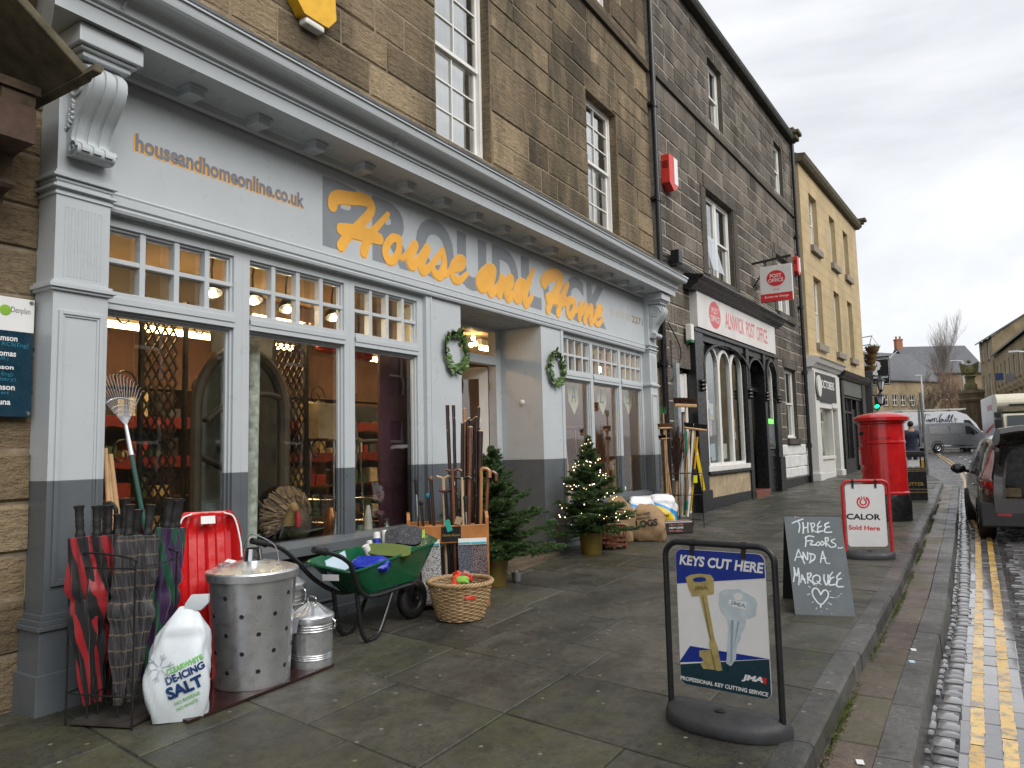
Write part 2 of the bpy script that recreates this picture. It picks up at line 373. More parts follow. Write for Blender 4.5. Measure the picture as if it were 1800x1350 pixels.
# ------------------------------------------------------------------ ground
def kerbx(y): return float(np.interp(y, [-6, 5, 8, 12.6, 16.8, 24.5, 27, 30, 34], [-.735, -.755, -.72, -.775, -.834, -.954, -1.25, -2.1, -3.6]))
def sett_road_mat():
    m, t, b = _mat('wet_setts'); o = _obj(t)
    br = _n(t, 'ShaderNodeTexBrick', Scale=1.0); br.inputs['Brick Width'].default_value = .22; br.inputs['Row Height'].default_value = .115; br.inputs['Mortar Size'].default_value = .014; br.inputs['Mortar Smooth'].default_value = .6
    wob = _n(t, 'ShaderNodeVectorMath', operation='ADD'); nn = _n(t, 'ShaderNodeTexNoise', Scale=2.5); t.links.new(o, nn.inputs['Vector'])
    sc = _n(t, 'ShaderNodeVectorMath', operation='SCALE'); sc.inputs['Scale'].default_value = .07; t.links.new(nn.outputs['Color'], sc.inputs[0]); t.links.new(o, wob.inputs[0]); t.links.new(sc.outputs[0], wob.inputs[1]); t.links.new(wob.outputs[0], br.inputs['Vector'])
    br.inputs['Color1'].default_value = (.05,.048,.048,1); br.inputs['Color2'].default_value = (.10,.095,.092,1); br.inputs['Mortar'].default_value = (.025,.022,.019,1)
    t.links.new(_mix(t, .7, br.outputs['Color'], _ramp(t, _noise(t, o, 1.1, 6), [(.3,.6),(.7,1.2)]), 'MULTIPLY'), b.inputs['Base Color'])
    t.links.new(_ramp(t, _noise(t, o, 3, 5), [(.35,.13),(.65,.42)]), b.inputs['Roughness'])
    h = _math(t, 'SUBTRACT', _math(t, 'MULTIPLY', _noise(t, o, 9, 3), .5), br.outputs['Fac']); _bump(t, b, h, .8, .014); return m
M_ROAD = sett_road_mat()
def sett_mat(name, lo, hi, r0, r1, bs=.3):
    m, t, b = _mat(name); o = _obj(t); at = _n(t, 'ShaderNodeVertexColor', layer_name='tint'); sp = _n(t, 'ShaderNodeSeparateColor'); t.links.new(at.outputs[0], sp.inputs[0])
    v = _math(t, 'ADD', _math(t, 'MULTIPLY', sp.outputs[0], .6), _math(t, 'MULTIPLY', _noise(t, o, 14, 6, .65), .4))
    t.links.new(_ramp(t, v, [(.25, lo), (.75, hi)]), b.inputs['Base Color'])
    t.links.new(_ramp(t, _noise(t, o, 6, 5, .6), [(.35, r0), (.65, r1)]), b.inputs['Roughness']); b.inputs['Specular IOR Level'].default_value = .75; b.inputs['Coat Weight'].default_value = .9; b.inputs['Coat Roughness'].default_value = .07
    _bump(t, b, _math(t, 'ADD', _noise(t, o, 11, 4), _math(t, 'MULTIPLY', _noise(t, o, 80, 4), .3)), bs, .012); return m
M_SETT = sett_mat('wet_granite_sett', (.085,.083,.085), (.22,.215,.215), .08, .28, .2)
M_FLAG = sett_mat('wet_road_flag', (.13,.126,.128), (.25,.24,.245), .07, .27, .18)
M_YEL = sett_mat('yellow_road_paint', (.70,.42,.07), (.84,.56,.16), .2, .45, .35)
_t = M_YEL.node_tree; _b = _t.nodes['Principled BSDF']; _b.inputs['Coat Weight'].default_value = .3; _l = _b.inputs['Base Color'].links[0].from_socket; _t.links.new(_mix(_t, _ramp(_t, _noise(_t, _obj(_t), 9, 8, .75), [(.49, 0.0), (.60, .85)]), _l, (.2,.19,.185)), _b.inputs['Base Color'])
M_DIRT = mat('gutter_dirt', (.045,.036,.027), .7, var=.4, scale=12, bump=.5)

ys = [-12, -6, -2, 0, 2.2, 4, 6, 8.3, 10, 12, 14, 17, 20, 24.6, 28, 32, 36, 44, 53, 64, 76, 90, 140, 300]
g = MB(); xs = [-160, -40, -12, -5, -3, -1.2, -.3, 2.5, 6, 12, 40, 160]
vs = [(x, y, rz(y)-.012) for y in ys for x in xs]; nx = len(xs)
g.add(vs, [(i*nx+j, i*nx+j+1, (i+1)*nx+j+1, (i+1)*nx+j) for i in range(len(ys)-1) for j in range(nx-1)])
kind(g.build('road', M_ROAD, angle=60), 'structure')

def slab(mb, cs, z, th=.012, ch=.0045, tint=None, tilt=.003):
    """one flag with chamfered edge; cs four (x,y) corners counter-clockwise"""
    if tint is not None: mb.tint = tint
    c = Vector((sum(p[0] for p in cs)/4, sum(p[1] for p in cs)/4)); top = []; mid = []; bot = []
    ta, tb = rnd.uniform(-tilt, tilt), rnd.uniform(-tilt, tilt)
    for p in cs:
        v = Vector(p); d = (c-v).normalized(); zz = z(v.y)+ta*(v.x-c.x)*2+tb*(v.y-c.y)*2
        jit = Vector((rnd.uniform(-.004,.004), rnd.uniform(-.004,.004)))
        a = v+d*(ch*1.4)+jit; top.append((a.x, a.y, zz)); bb = v+jit; mid.append((bb.x, bb.y, zz-ch)); bot.append((bb.x, bb.y, zz-th-.03))
    mb.add(top+mid+bot, [(0,1,2,3)]+[(4+i, 4+(i+1)%4, (i+1)%4, i) for i in range(4)]+[(8+i, 8+(i+1)%4, 4+(i+1)%4, 4+i) for i in range(4)])

pv = MB(); rnd.seed(3); y = -3.0; SK = .16
while y < 33:
    hgt = rnd.choice((.56, .62, .68, .74)); x = -6.4+rnd.uniform(0,.5)
    ya = lambda X, Y=y: Y-SK*(X+2.5)
    yb = lambda X, Y=y+hgt: Y-SK*(X+2.5)
    while True:
        wd = rnd.uniform(.72, 1.12); x1 = x+wd; ym = ya(x1)+hgt/2; lim = kerbx(ym)-.14
        last = x1 > lim-.28
        gp = .0055
        if last: cs = [(x+gp, ya(x)+gp), (kerbx(ya(lim))-.135, ya(lim)+gp), (kerbx(yb(lim))-.135, yb(lim)-gp), (x+gp, yb(x)-gp)]
        else: cs = [(x+gp, ya(x)+gp), (x1-gp, ya(x1)+gp), (x1-gp, yb(x1)-gp), (x+gp, yb(x)-gp)]
        if cs[1][0] > cs[0][0]+.05 and cs[2][0] > cs[3][0]+.05:
            cx = (cs[0][0]+cs[1][0])/2; mo = .2*rnd.random()
            if last: mo = rnd.uniform(.3, .65)
            elif ya(cx) < 3.1 and cx < -1.8: mo = rnd.uniform(.35, .85)
            elif cx < -3.55: mo = rnd.uniform(.2, .6)
            elif rnd.random() < .1: mo = rnd.uniform(.25, .45)
            slab(pv, cs, gz, tint=(rnd.random(), mo, 0))
        if last: break
        x = x1
    y += hgt
kind(pv.build('pavement', M_SLAB, smooth=False), 'structure')
jb = MB(); yy = np.arange(-4, 34.1, 1.0)
jb.tint = (.0, .2, 0)
jb.add([p for v in yy for p in ((-9, v, gz(v)-.007), (kerbx(v)-.02, v, gz(v)-.007))], [(2*i, 2*i+1, 2*i+3, 2*i+2) for i in range(len(yy)-1)])
kind(jb.build('pavement_bed', M_SLAB, smooth=False), 'structure')

# raised kerb, brown strip and the lower kerb
kb = MB(); k2 = MB(); st = MB(); rnd.seed(5); y = -3.0
SX = lambda v: kerbx(v)+.235; S2 = lambda v: kerbx(v)+.385
def kerbrun(mb, xa, xb, ztop, zbot, y0, y1, tint, ch=.018):
    mb.tint = tint; j = rnd.uniform(-.006,.006)
    def ring(v): return [(xa(v), v, zbot(v)), (xb(v)+.018+j, v, zbot(v)), (xb(v)+j, v, ztop(v)-ch), (xb(v)-ch+j, v, ztop(v)), (xa(v), v, ztop(v))]
    mb.loft([ring(y0+.004), ring((y0+y1)/2), ring(y1-.004)])
while y < 24.5:
    y1 = min(y+rnd.uniform(.7, 1.15), 24.5)
    kerbrun(kb, lambda v: kerbx(v)-.135, kerbx, lambda v: gz(v)+.003, lambda v: gz(v)-.3, y, y1, (rnd.random(), rnd.uniform(.1,.5), 0)); y = y1
y = -3.0
while y < 24.5:
    y1 = min(y+rnd.uniform(.6, 1.1), 24.5)
    kerbrun(k2, SX, S2, lambda v: gz(v)-.103, lambda v: rz(v)-.1, y, y1, (rnd.random(), .1, 0), .012); y = y1
y = -3.0
while y < 24.5:
    y1 = min(y+rnd.uniform(.35, 1.0), 24.5)
    slab(st, [(kerbx(y)-.02, y+.003), (SX(y)-.004, y+.003), (SX(y1)-.004, y1-.003), (kerbx(y1)-.02, y1-.003)], lambda v: gz(v)-.109, tint=(rnd.random(), rnd.uniform(0,.75), 0)); y = y1
kind(kb.build('kerb', M_KERB, smooth=True, angle=30), 'structure'); kind(k2.build('lower_kerb', M_KERB, angle=30), 'structure'); kind(st.build('gutter_strip', M_STRIP, smooth=False), 'structure')
# moss and weed tufts in the angle of the kerb
wd = MB(); rnd.seed(9)
for i in range(8000):
    v = rnd.uniform(2.6, 20); 
    if (math.sin(v*1.9)+math.sin(v*4.3+1)+rnd.uniform(-1.2,1.2)) < -.1: continue
    x = kerbx(v)+.03+abs(rnd.gauss(0,.014))-.012; z = gz(v)-.108; h = rnd.uniform(.004,.018); a = rnd.uniform(0,6.3); r = .008
    wd.tint = (rnd.random(), 0, 0)
    wd.add([(x, v, z), (x+r*math.cos(a), v+r*math.sin(a), z), (x+rnd.uniform(-.02,.03), v+rnd.uniform(-.02,.02), z+h)], [(0,1,2)])
M_MOSS = tintmat('moss', (.035,.055,.01), (.12,.15,.03), .9)
kind(tag(wd.build('moss', M_MOSS, smooth=False), 'green moss growing in the foot of the high kerb', 'moss'), 'stuff')

# granite setts beside the kerb, the flags with the yellow lines, the carriageway setts
def sett(mb, x0, x1, y0, y1, z, tint, dome=.008, ch=.009):
    mb.tint = tint; cx, cy = (x0+x1)/2, (y0+y1)/2; j = lambda: rnd.uniform(-.006, .006)
    c = [(x0+j(), y0+j()), (x1+j(), y0+j()), (x1+j(), y1+j()), (x0+j(), y1+j())]; zt = z+rnd.uniform(-.005, .006)
    lo = [(px, py, zt-.06) for px, py in c]; md = [(px, py, zt-dome) for px, py in c]
    ins = lambda p, k: (p[0]+(cx-p[0])*k, p[1]+(cy-p[1])*k)
    kx = 2*ch/max(.03, min(x1-x0, y1-y0)); t1 = [(*ins(p, kx), zt-.002) for p in c]; top = [(cx, cy, zt+.002)]
    mb.add(lo+md+t1+top, [(i, (i+1)%4, 4+(i+1)%4, 4+i) for i in range(4)]+[(4+i, 4+(i+1)%4, 8+(i+1)%4, 8+i) for i in range(4)]+[(8+i, 8+(i+1)%4, 12) for i in range(4)])
se = MB(); rnd.seed(11)
offs = lambda v: kerbx(v)+.755
y = 2.0
while y < 24.5:
    d = rnd.uniform(.10, .17); x0 = kerbx(y)+.44+rnd.uniform(-.01,.01)
    sett(se, x0, x0+rnd.uniform(.10,.125), y+.008, y+d-.008, rz(y)+.012, (rnd.random(),0,0))
    if rnd.random() < .75: sett(se, x0-.075, x0-.012, y+.006, y+d*rnd.uniform(.7,1)-.006, rz(y)+.004, (rnd.random()*.6,0,0))
    y += d
y = 2.0
while y < 16.5:
    d = rnd.uniform(.085, .125); x = .165+rnd.uniform(0,.15); first = True; lim = 2.0 if y < 13 else 1.9
    while x < lim:
        wdt = rnd.uniform(.15, .26); sett(se, x+.006, x+wdt-.006, y+.006, y+d-.006, rz(y)+.008, (rnd.random()*.8,0,0), .010, .010); x += wdt
    y += d
kind(se.build('road_setts', M_SETT, angle=50), 'structure')
fl = MB(); yl = MB(); y = 2.0; rnd.seed(21)
def yedge(v, k): return .0015*math.sin(v*5.3+k*1.7)+rnd.uniform(-.0035,.0035)
YEL = [(1704.5,908), (1702,887), (1699,867), (1696,846), (1688,829), (1667,813), (1646,799)]
ypts = [ground(a, b, .0, rz) for a, b in YEL]
def yx(v):            # centre of the left yellow line along the street
    return float(np.interp(v, [0, 6, 9, 15]+[p.y for p in ypts], [-.118, -.118, -.105, -.13]+[p.x for p in ypts]))
YEND = ypts[-1].y
while y < 40:
    d = rnd.uniform(.24, .55); a = y+.008; b = y+d-.008; o = yx((a+b)/2)+.112
    o0, o1 = yx(a)+.112, yx(b)+.112
    slab(fl, [(o0-.2, a), (o0+.135, a), (o1+.135, b), (o1-.2, b)], lambda v: rz(v)+.010, tint=(rnd.random(),0,0), tilt=.008, ch=.008)
    y += d
fo = fl.build('road_flags', M_FLAG, smooth=False); kind(fo, 'structure')
for k, dx in ((0, 0), (1, .148)):
    v = 2.0
    while v < YEND:
        ln = rnd.uniform(.3, .9); n = max(3, int(ln/.05)); yl.tint = (rnd.random(),0,0)
        pts = []
        for i in range(n+1):
            q = v+(ln-.012)*i/n; cx = yx(q)+dx; wdt = .034; pts.append((cx-wdt+yedge(q, k), cx+wdt+yedge(q, k+3), q))
        yl.add([p for a, b, q in pts for p in ((a, q, rz(q)+.0165), (b, q, rz(q)+.0165))], [(2*i, 2*i+1, 2*i+3, 2*i+2) for i in range(n)])
        v += ln
kind(yl.build('yellow_lines', M_YEL, smooth=False), 'structure')
wm = MB()
for i in range(5):
    p = deep(1680+i*10, 801+i*5, 30); q = ground(1688+i*9, 803+i*4, 0, rz); wm.box(q.x-.05, q.x+.05, q.y-.5, q.y+.5, rz(q.y)-.008, rz(q.y)-.004)
kind(wm.build('white_dashes', M_PAPER, smooth=False), 'structure')
# ------------------------------------------------------------------ building helpers
XF = -4.68; TONE = 1.185
def spans(a, b, cuts):
    out = [(a, b)]
    for c0, c1 in cuts:
        nxt = []
        for p, q in out:
            if c1 <= p or c0 >= q: nxt.append((p, q)); continue
            if c0 > p: nxt.append((p, c0))
            if c1 < q: nxt.append((c1, q))
        out = nxt
    return [(p, q) for p, q in out if q-p > .02]
def ashlar(X, y0, y1, z0, z1, holes, seed, mb=None, course=(.30,.42), blen=(.45,1.15), gap=.006, ch=.016, jit=.009, sgn=1, grime=lambda y,z: 0.0):
    """a wall face of individually cut blocks in the plane x=X looking to +x; holes are (y0,y1,z0,z1)"""
    mb = mb or MB(); r = random.Random(seed); zs = [z0]; edges = sorted({z for h in holes for z in h[2:] if z0 < z < z1}|{z1})
    for e in edges:
        n = max(1, round((e-zs[-1])/r.uniform(*course))); base = zs[-1]
        zs += [base+(e-base)*(i+1)/n+(r.uniform(-.03,.03) if i < n-1 else 0) for i in range(n)]
    for a, b in zip(zs[:-1], zs[1:]):
        for p, q in spans(y0, y1, [(h[0], h[1]) for h in holes if h[2] < b-.01 and h[3] > a+.01]):
            y = p
            while y < q-1e-6:
                e = y+r.uniform(*blen)
                if q-e < blen[0]*.6: e = q
                d = r.uniform(-jit, jit); mb.tint = (r.random(), grime(y, a), 0)
                A, B, C_, D_ = y+gap, e-gap, a+gap, b-gap
                k = lambda: r.uniform(-.007,.007)
                f = [(X+d, A+ch+k(), C_+ch+k()), (X+d, B-ch+k(), C_+ch+k()), (X+d, B-ch+k(), D_-ch+k()), (X+d, A+ch+k(), D_-ch+k())]
                m = [(X-.014, A+k(), C_+k()), (X-.014, B+k(), C_+k()), (X-.014, B+k(), D_+k()), (X-.014, A+k(), D_+k())]
                mb.add(f+m, [(0,1,2,3)]+[(4+i, 4+(i+1)%4, (i+1)%4, i) for i in range(4)])
                y = e
    return mb
def backing(mb, X, y0, y1, z0, z1, holes, th=.25):
    """mortar behind the blocks, with the openings left out"""
    zz = sorted({z0, z1}|{z for h in holes for z in h[2:] if z0 < z < z1})
    for a, b in zip(zz[:-1], zz[1:]):
        for p, q in spans(y0, y1, [(h[0], h[1]) for h in holes if h[2] < b-.001 and h[3] > a+.001]): mb.box(X-th, X-.012, p, q, a, b, 0)
    return mb
def reveal(mb, X, h, d=.16, m=0, tint=(.45,.3,0)):
    y0, y1, z0, z1 = h; mb.tint = tint
    mb.box(X-d-.05, X-.018, y0-.03, y0+.012, z0, z1, m); mb.box(X-d-.05, X-.018, y1-.012, y1+.03, z0, z1, m); mb.box(X-d-.05, X-.018, y0+.012, y1-.012, z1-.012, z1+.03, m)
def sash(parent, X, y0, y1, z0, z1, cols=2, rows=2, frame=.06, curtain=True, bars=.02, name='window', open_=0.0, fm=None, lower=None):
    """a two-sash window whose frame front is at X; opens a dark room behind"""
    fm = fm or M_WHITE; f = MB(); zm = (z0+z1)/2
    for a, b in ((y0, y0+frame), (y1-frame, y1)): f.box(X-.09, X, a, b, z0, z1)
    f.box(X-.09, X, y0+frame, y1-frame, z1-frame, z1); f.box(X-.09, X+.04, y0+frame, y1-frame, z0, z0+frame*.8)
    A, B = y0+frame, y1-frame
    for (za, zb, dx) in ((zm-.02, z1-frame, -.02), (z0+frame*.8, zm+.02, -.055)):
        s = .045
        f.box(X+dx-.03, X+dx, A, A+s, za, zb); f.box(X+dx-.03, X+dx, B-s, B, za, zb); f.box(X+dx-.03, X+dx, A+s, B-s, za, za+s); f.box(X+dx-.03, X+dx, A+s, B-s, zb-s, zb)
        for i in range(1, cols): c = A+s+(B-A-2*s)*i/cols; f.box(X+dx-.028, X+dx-.002, c-bars/2, c+bars/2, za+s, zb-s)
        for i in range(1, rows): c = za+s+(zb-za-2*s)*i/rows; f.box(X+dx-.026, X+dx-.004, A+s, B-s, c-bars/2, c+bars/2)
    wo = f.build(name, fm, parent, smooth=False)
    p = MB().box(X-.046, X-.042, A, B, zm, z1-frame).box(X-.08, X-.076, A, B, z0+frame*.8, zm); p.build('pane', M_GLASSUP, wo, smooth=False)
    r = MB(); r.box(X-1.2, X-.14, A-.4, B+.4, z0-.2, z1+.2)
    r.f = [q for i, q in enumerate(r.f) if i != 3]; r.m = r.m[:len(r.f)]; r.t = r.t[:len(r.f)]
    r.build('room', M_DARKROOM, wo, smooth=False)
    if curtain:
        c = MB(); n = 40; rn = random.Random(int(y0*100))
        for a, b in ((A, A+(B-A)*.42), (B-(B-A)*.42, B)) if curtain == 2 else ((A, B),):
            pts = [(a+(b-a)*i/n, X-.2+.02*math.sin(i*1.7)+rn.uniform(-.006,.006)) for i in range(n+1)]
            c.add([q for yy_, xx_ in pts for q in ((xx_, yy_, z0+.02), (xx_, yy_, z1-.03))], [(2*i, 2*i+2, 2*i+3, 2*i+1) for i in range(n)])
        c.build('net_curtain', M_CURTAIN, wo)
    return wo
def two(mb, x0, x1, y0, y1, z0, z1):
    """box painted light grey above the paint line and dark grey below"""
    if z0 < TONE-.004 < z1-.004: mb.box(x0, x1, y0, y1, z0, TONE, 1); mb.box(x0, x1, y0, y1, TONE, z1, 0)
    else: mb.box(x0, x1, y0, y1, z0, z1, 1 if z1 <= TONE+.004 else 0)
PAINT = [M_FACADE, M_DGREY]

# ------------------------------------------------------------------ the hardware shop
SHOP = thing('shop_building', 'brown sandstone shop with long pale grey shopfront and orange script lettering', 'shop', (XF, 7, 0), world=True)
XW_ = -4.82
H1 = (6.30, 7.41, 4.80, 7.15); H2 = (10.10, 11.26, 4.80, 6.90); H3 = (10.15, 11.20, 8.62, 10.3); H4 = (6.3, 7.4, 8.62, 10.3); H5 = (2.9, 4.0, 4.9, 7.0)
holes = [H1, H2, H3, H4]
wm_ = ashlar(XW_, 1.6, 12.74, 4.05, 11.4, holes, 4, grime=lambda y, z: .35 if (8.2 < y < 9.9 or y > 12.2) else (.2 if z > 6 else 0.0))
for h in holes: reveal(wm_, XW_, h, .15)
wm_.tint = (.35, .9, 0); wm_.box(XW_-.05, XW_+.055, 1.6, 12.74, 8.30, 8.43)     # string course
WALL = wm_.build('wall', M_STONE1, SHOP, smooth=False)
backing(MB(), XW_, 1.6, 12.74, 4.05, 11.4, holes).build('mortar', M_MORTAR, WALL, smooth=False)
# end pieces of the wall at street level
gw = ashlar(XW_, 12.24, 12.78, -.2, 4.05, [], 8); gw.build('wall', M_STONE1, SHOP, smooth=False)
backing(MB(), XW_, 12.2, 12.78, -.2, 4.05, []).build('mortar', M_MORTAR, SHOP, smooth=False)
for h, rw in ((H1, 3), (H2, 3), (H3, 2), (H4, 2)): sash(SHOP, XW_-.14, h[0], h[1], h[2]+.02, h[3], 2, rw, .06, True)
rf = MB(); rf.prism([(XW_+.25, 1.6, 11.4), (XW_-4.5, 1.6, 14.2), (XW_-9, 1.6, 11.4)], (0, 11.2, 0)); rf.build('roof', M_LEAD, SHOP, smooth=False)

# cornice: lead top, cyma, corona and soffit, run right along with returns
CY0, CY1 = 2.10, 12.10
cy = [(.44+.16*t+.02*math.sin(2*math.pi*t)*-1, 4.02+.155*t+.028*math.sin(2*math.pi*t)) for t in np.linspace(0, 1, 11)]
prof = [(-.16, 3.86), (.02, 3.86), (.035, 3.81), (.06, 3.825), (.075, 3.87), (.10, 3.885), (.375, 3.895), (.40, 3.885), (.40, 3.985), (.415, 3.985), (.415, 4.005), (.44, 4.01)]+cy[1:]+[(.615, 4.175), (.615, 4.20), (-.16, 4.30)]
def ringp(y, e): return [(XF+x, y+e*max(0, x-.02)*.42, z) for x, z in prof]
co = MB(); co.loft([ringp(CY0+.12, -1), ringp(CY1, 1)]); co.build('cornice', M_FACADE, SHOP, angle=22)
ld = MB(); ld.add([p for v in np.arange(CY0-.1, CY1+.2, .42) for p in ((XF+.622, v, 4.193), (XF+.622, v, 4.216+.008*math.sin(v*9)), (XF+.3, v, 4.262+.006*math.sin(v*5)), (XW_+.03, v, 4.325), (XW_+.012, v, 4.40+.02*math.sin(v*7)))],
   [(5*i+j, 5*i+5+j, 5*i+6+j, 5*i+1+j) for i in range(24) for j in range(4)]); ld.build('flashing', M_LEAD, SHOP, angle=20)
for i in range(15):
    v = 3.104+.5775*i
    d = MB(); d.box(XF+.03, XF+.215, v-.058, v+.058, 3.822, 3.884); d.box(XF+.03, XF+.228, v-.070, v+.070, 3.866, 3.890)
    d.build('modillion', M_FACADE, SHOP, smooth=False, bevel=.006)
for v in (2.42, 4.9):
    hk = MB().tube([(XF+.43, v, 4.03), (XF+.47, v, 4.03), (XF+.49, v, 4.05), (XF+.47, v, 4.08)], .006, 6); hk.build('hook', M_CHROME, SHOP)

# fascia board with lettering
fb = MB(); fb.box(XF-.14, XF, 2.36, 12.0, 3.045, 3.87)
FASC = fb.build('fascia', M_FACADE, SHOP, smooth=False)
mo = MB(); mo.sweepy([(XF-.14, 2.905), (XF+.02, 2.905), (XF+.028, 2.925), (XF+.02, 2.94), (XF+.034, 2.952), (XF+.034, 3.0), (XF+.022, 3.008), (XF+.03, 3.022), (XF+.012, 3.04), (XF-.14, 3.05)], 2.585, 11.72)
mo.build('fascia_moulding', M_FACADE, SHOP, angle=25)
NX, UY, VZ = Vector((1,0,0)), Vector((0,1,0)), Vector((0,0,1)); FO = Vector((XF, 0, 0))
M_LGREY = mat('signwriter_grey', (.235, .255, .275), .38, var=.06, scale=5, bump=.05)
M_ORANGE = mat('signwriter_orange', (.90, .45, .06), .35, var=.12, scale=2.2, bump=.06)
M_PEACH = mat('signwriter_peach', (.85, .50, .17), .35, var=.1, scale=3)
M_WEB = mat('signwriter_slate', (.20, .215, .26), .4, var=.06)
pl_ = MB(); z7 = lambda x: onx(560+x/2.903, 280+(x*.37+250)/2.903, XF).y
for ch_, a, b in (('P',20,252), ('R',274,490), ('O',495,690), ('U',707,857), ('D',886,1020), ('L',1034,1136), ('O',1146,1256), ('C',1258,1354), ('K',1370,1466)):
    ya_, yb_ = z7(a), z7(b); rd = ch_ in 'OUC'
    text(ch_, M_LGREY, FASC, (XF, ya_, 3.10-(.012 if rd else 0)), UY, VZ, yb_-ya_, .62+(.02 if rd and ch_ != 'U' else 0), bold=.055, mb=pl_)
pl_.build('painted_name', M_LGREY, FASC, smooth=False)
S1 = lambda p: ((lambda q: (q.y, q.z))(onx(560+p[0]/6.4286, 300+p[1]/6.4286, XF)))
S2_ = lambda p: ((lambda q: (q.y, q.z))(onx(820+p[0]/6.923, 440+p[1]/6.923, XF)))
sc1 = [([(152,398),(168,325),(235,298),(350,312),(480,325),(570,362),(596,420),(570,490),(500,565),(425,640),(350,710),(290,785),(248,850)], [.10,.115,.11,.095,.085,.08,.085,.09]),
 ([(250,662),(350,680),(480,710),(600,745),(685,772)], [.10,.12,.12,.10]), ([(780,492),(710,575),(640,655),(570,745),(530,835),(508,925)], [.05,.065,.085,.085]),
 ([(905,772),(835,762),(772,830),(748,920),(785,1010),(850,1005),(895,925),(908,840),(900,775)], .078), ([(890,940),(935,990),(990,955),(1050,880),(1088,842)], [.04,.05,.07]),
 ([(1088,842),(1040,935),(1030,1040),(1062,1078),(1130,1010),(1195,925),(1228,882)], [.085,.09,.07,.07]), ([(1228,882),(1172,1000),(1160,1105),(1192,1138),(1270,1075),(1350,970),(1403,900)], [.085,.09,.06,.05]),
 ([(1403,895),(1418,1000),(1410,1100),(1372,1190),(1315,1165),(1288,1110)], [.05,.08,.085,.07]), ([(1372,1192),(1450,1165),(1500,1115)], .05),
 ([(1495,1118),(1590,1102),(1640,1050),(1632,1002),(1580,1000),(1522,1070),(1508,1160),(1540,1235),(1600,1235),(1678,1165)], [.06,.06,.075,.085,.04])]
sc2 = [([(322,238),(270,232),(200,292),(152,372),(172,448),(222,440),(282,362),(320,262)], .11), ([(315,285),(292,400),(282,490),(302,522),(370,460),(432,350)], [.11,.12,.08,.06]),
 ([(432,350),(415,435),(398,535)], .10), ([(400,520),(460,420),(528,348),(542,370),(502,470),(492,568),(522,582),(592,500)], [.07,.1,.1,.06]),
 ([(702,410),(650,402),(602,480),(592,568),(622,600),(682,520),(742,410),(808,248)], [.10,.10,.09,.06]), ([(762,370),(712,520),(707,628),(737,648),(798,562)], [.09,.1,.1,.05]),
 ([(937,390),(982,330),(1060,300),(1130,312),(1146,370),(1110,455),(1060,545),(1020,625),(988,728)], [.14,.14,.12,.1,.1]), ([(992,590),(1060,592),(1150,608),(1200,618)], .13), ([(1230,412),(1190,505),(1150,605),(1112,768)], [.07,.09,.1]),
 ([(1302,620),(1252,612),(1226,680),(1232,768),(1266,798),(1308,720),(1310,632)], .09), ([(1305,745),(1350,728),(1390,660)], .05),
 ([(1390,658),(1376,740),(1370,828)], .09), ([(1370,815),(1420,722),(1458,662),(1455,740),(1436,858)], [.06,.08,.1]), ([(1436,840),(1488,742),(1520,690),(1516,780),(1502,878),(1530,868),(1582,800)], [.06,.09,.09,.05]),
 ([(1572,800),(1622,770),(1640,712),(1602,702),(1570,782),(1566,868),(1602,902),(1660,832)], [.07,.08,.09,.05])]
sw = MB(); so_ = MB(); lf = .003
for fn, grp in ((S1, sc1), (S2_, sc2)):
    for pts, wd_ in grp:
        wd_ = [q*1.12 for q in wd_] if isinstance(wd_, list) else wd_*1.12; w2 = [q*1.12+.012 for q in (wd_ if isinstance(wd_, list) else [wd_])]
        pp = [fn(p) for p in pts]; lf += .00028
        so_.ribbon(pp, w2 if len(w2) > 1 else w2[0], FO, UY, VZ, NX, lift=lf*.5-.0012, rise=.00005, n=7)
        sw.ribbon(pp, wd_, FO, UY, VZ, NX, lift=lf*.5+.0035, rise=.00005, n=7)
so_.build('script_outline', M_PEACH, FASC, smooth=False); sw.build('script_lettering', M_ORANGE, FASC, smooth=False)
text('houseandhomeonline.co.uk', M_ORANGE, FASC, (XF, 2.776, 3.357), UY, VZ, 1.485, .124, bold=.026, name='web_shadow')
text('houseandhomeonline.co.uk', M_WEB, FASC, (XF, 2.79, 3.368), UY, VZ, 1.48, .122, bold=.034, name='web_address', lift=.003)
M_FADED = mat('faded_gold', (.50, .45, .31), .4, var=.15, scale=8)
text('01665 60', M_FADED, FASC, (XF, 10.415, 3.345), UY, VZ, .80, .115, name='telephone_number'); text('2271', M_WEB, FASC, (XF, 11.25, 3.348), UY, VZ, .46, .115, bold=.012, name='telephone_number', lift=.002)
text('2271', M_ORANGE, FASC, (XF, 11.242, 3.34), UY, VZ, .46, .115, bold=.012, name='telephone_number')

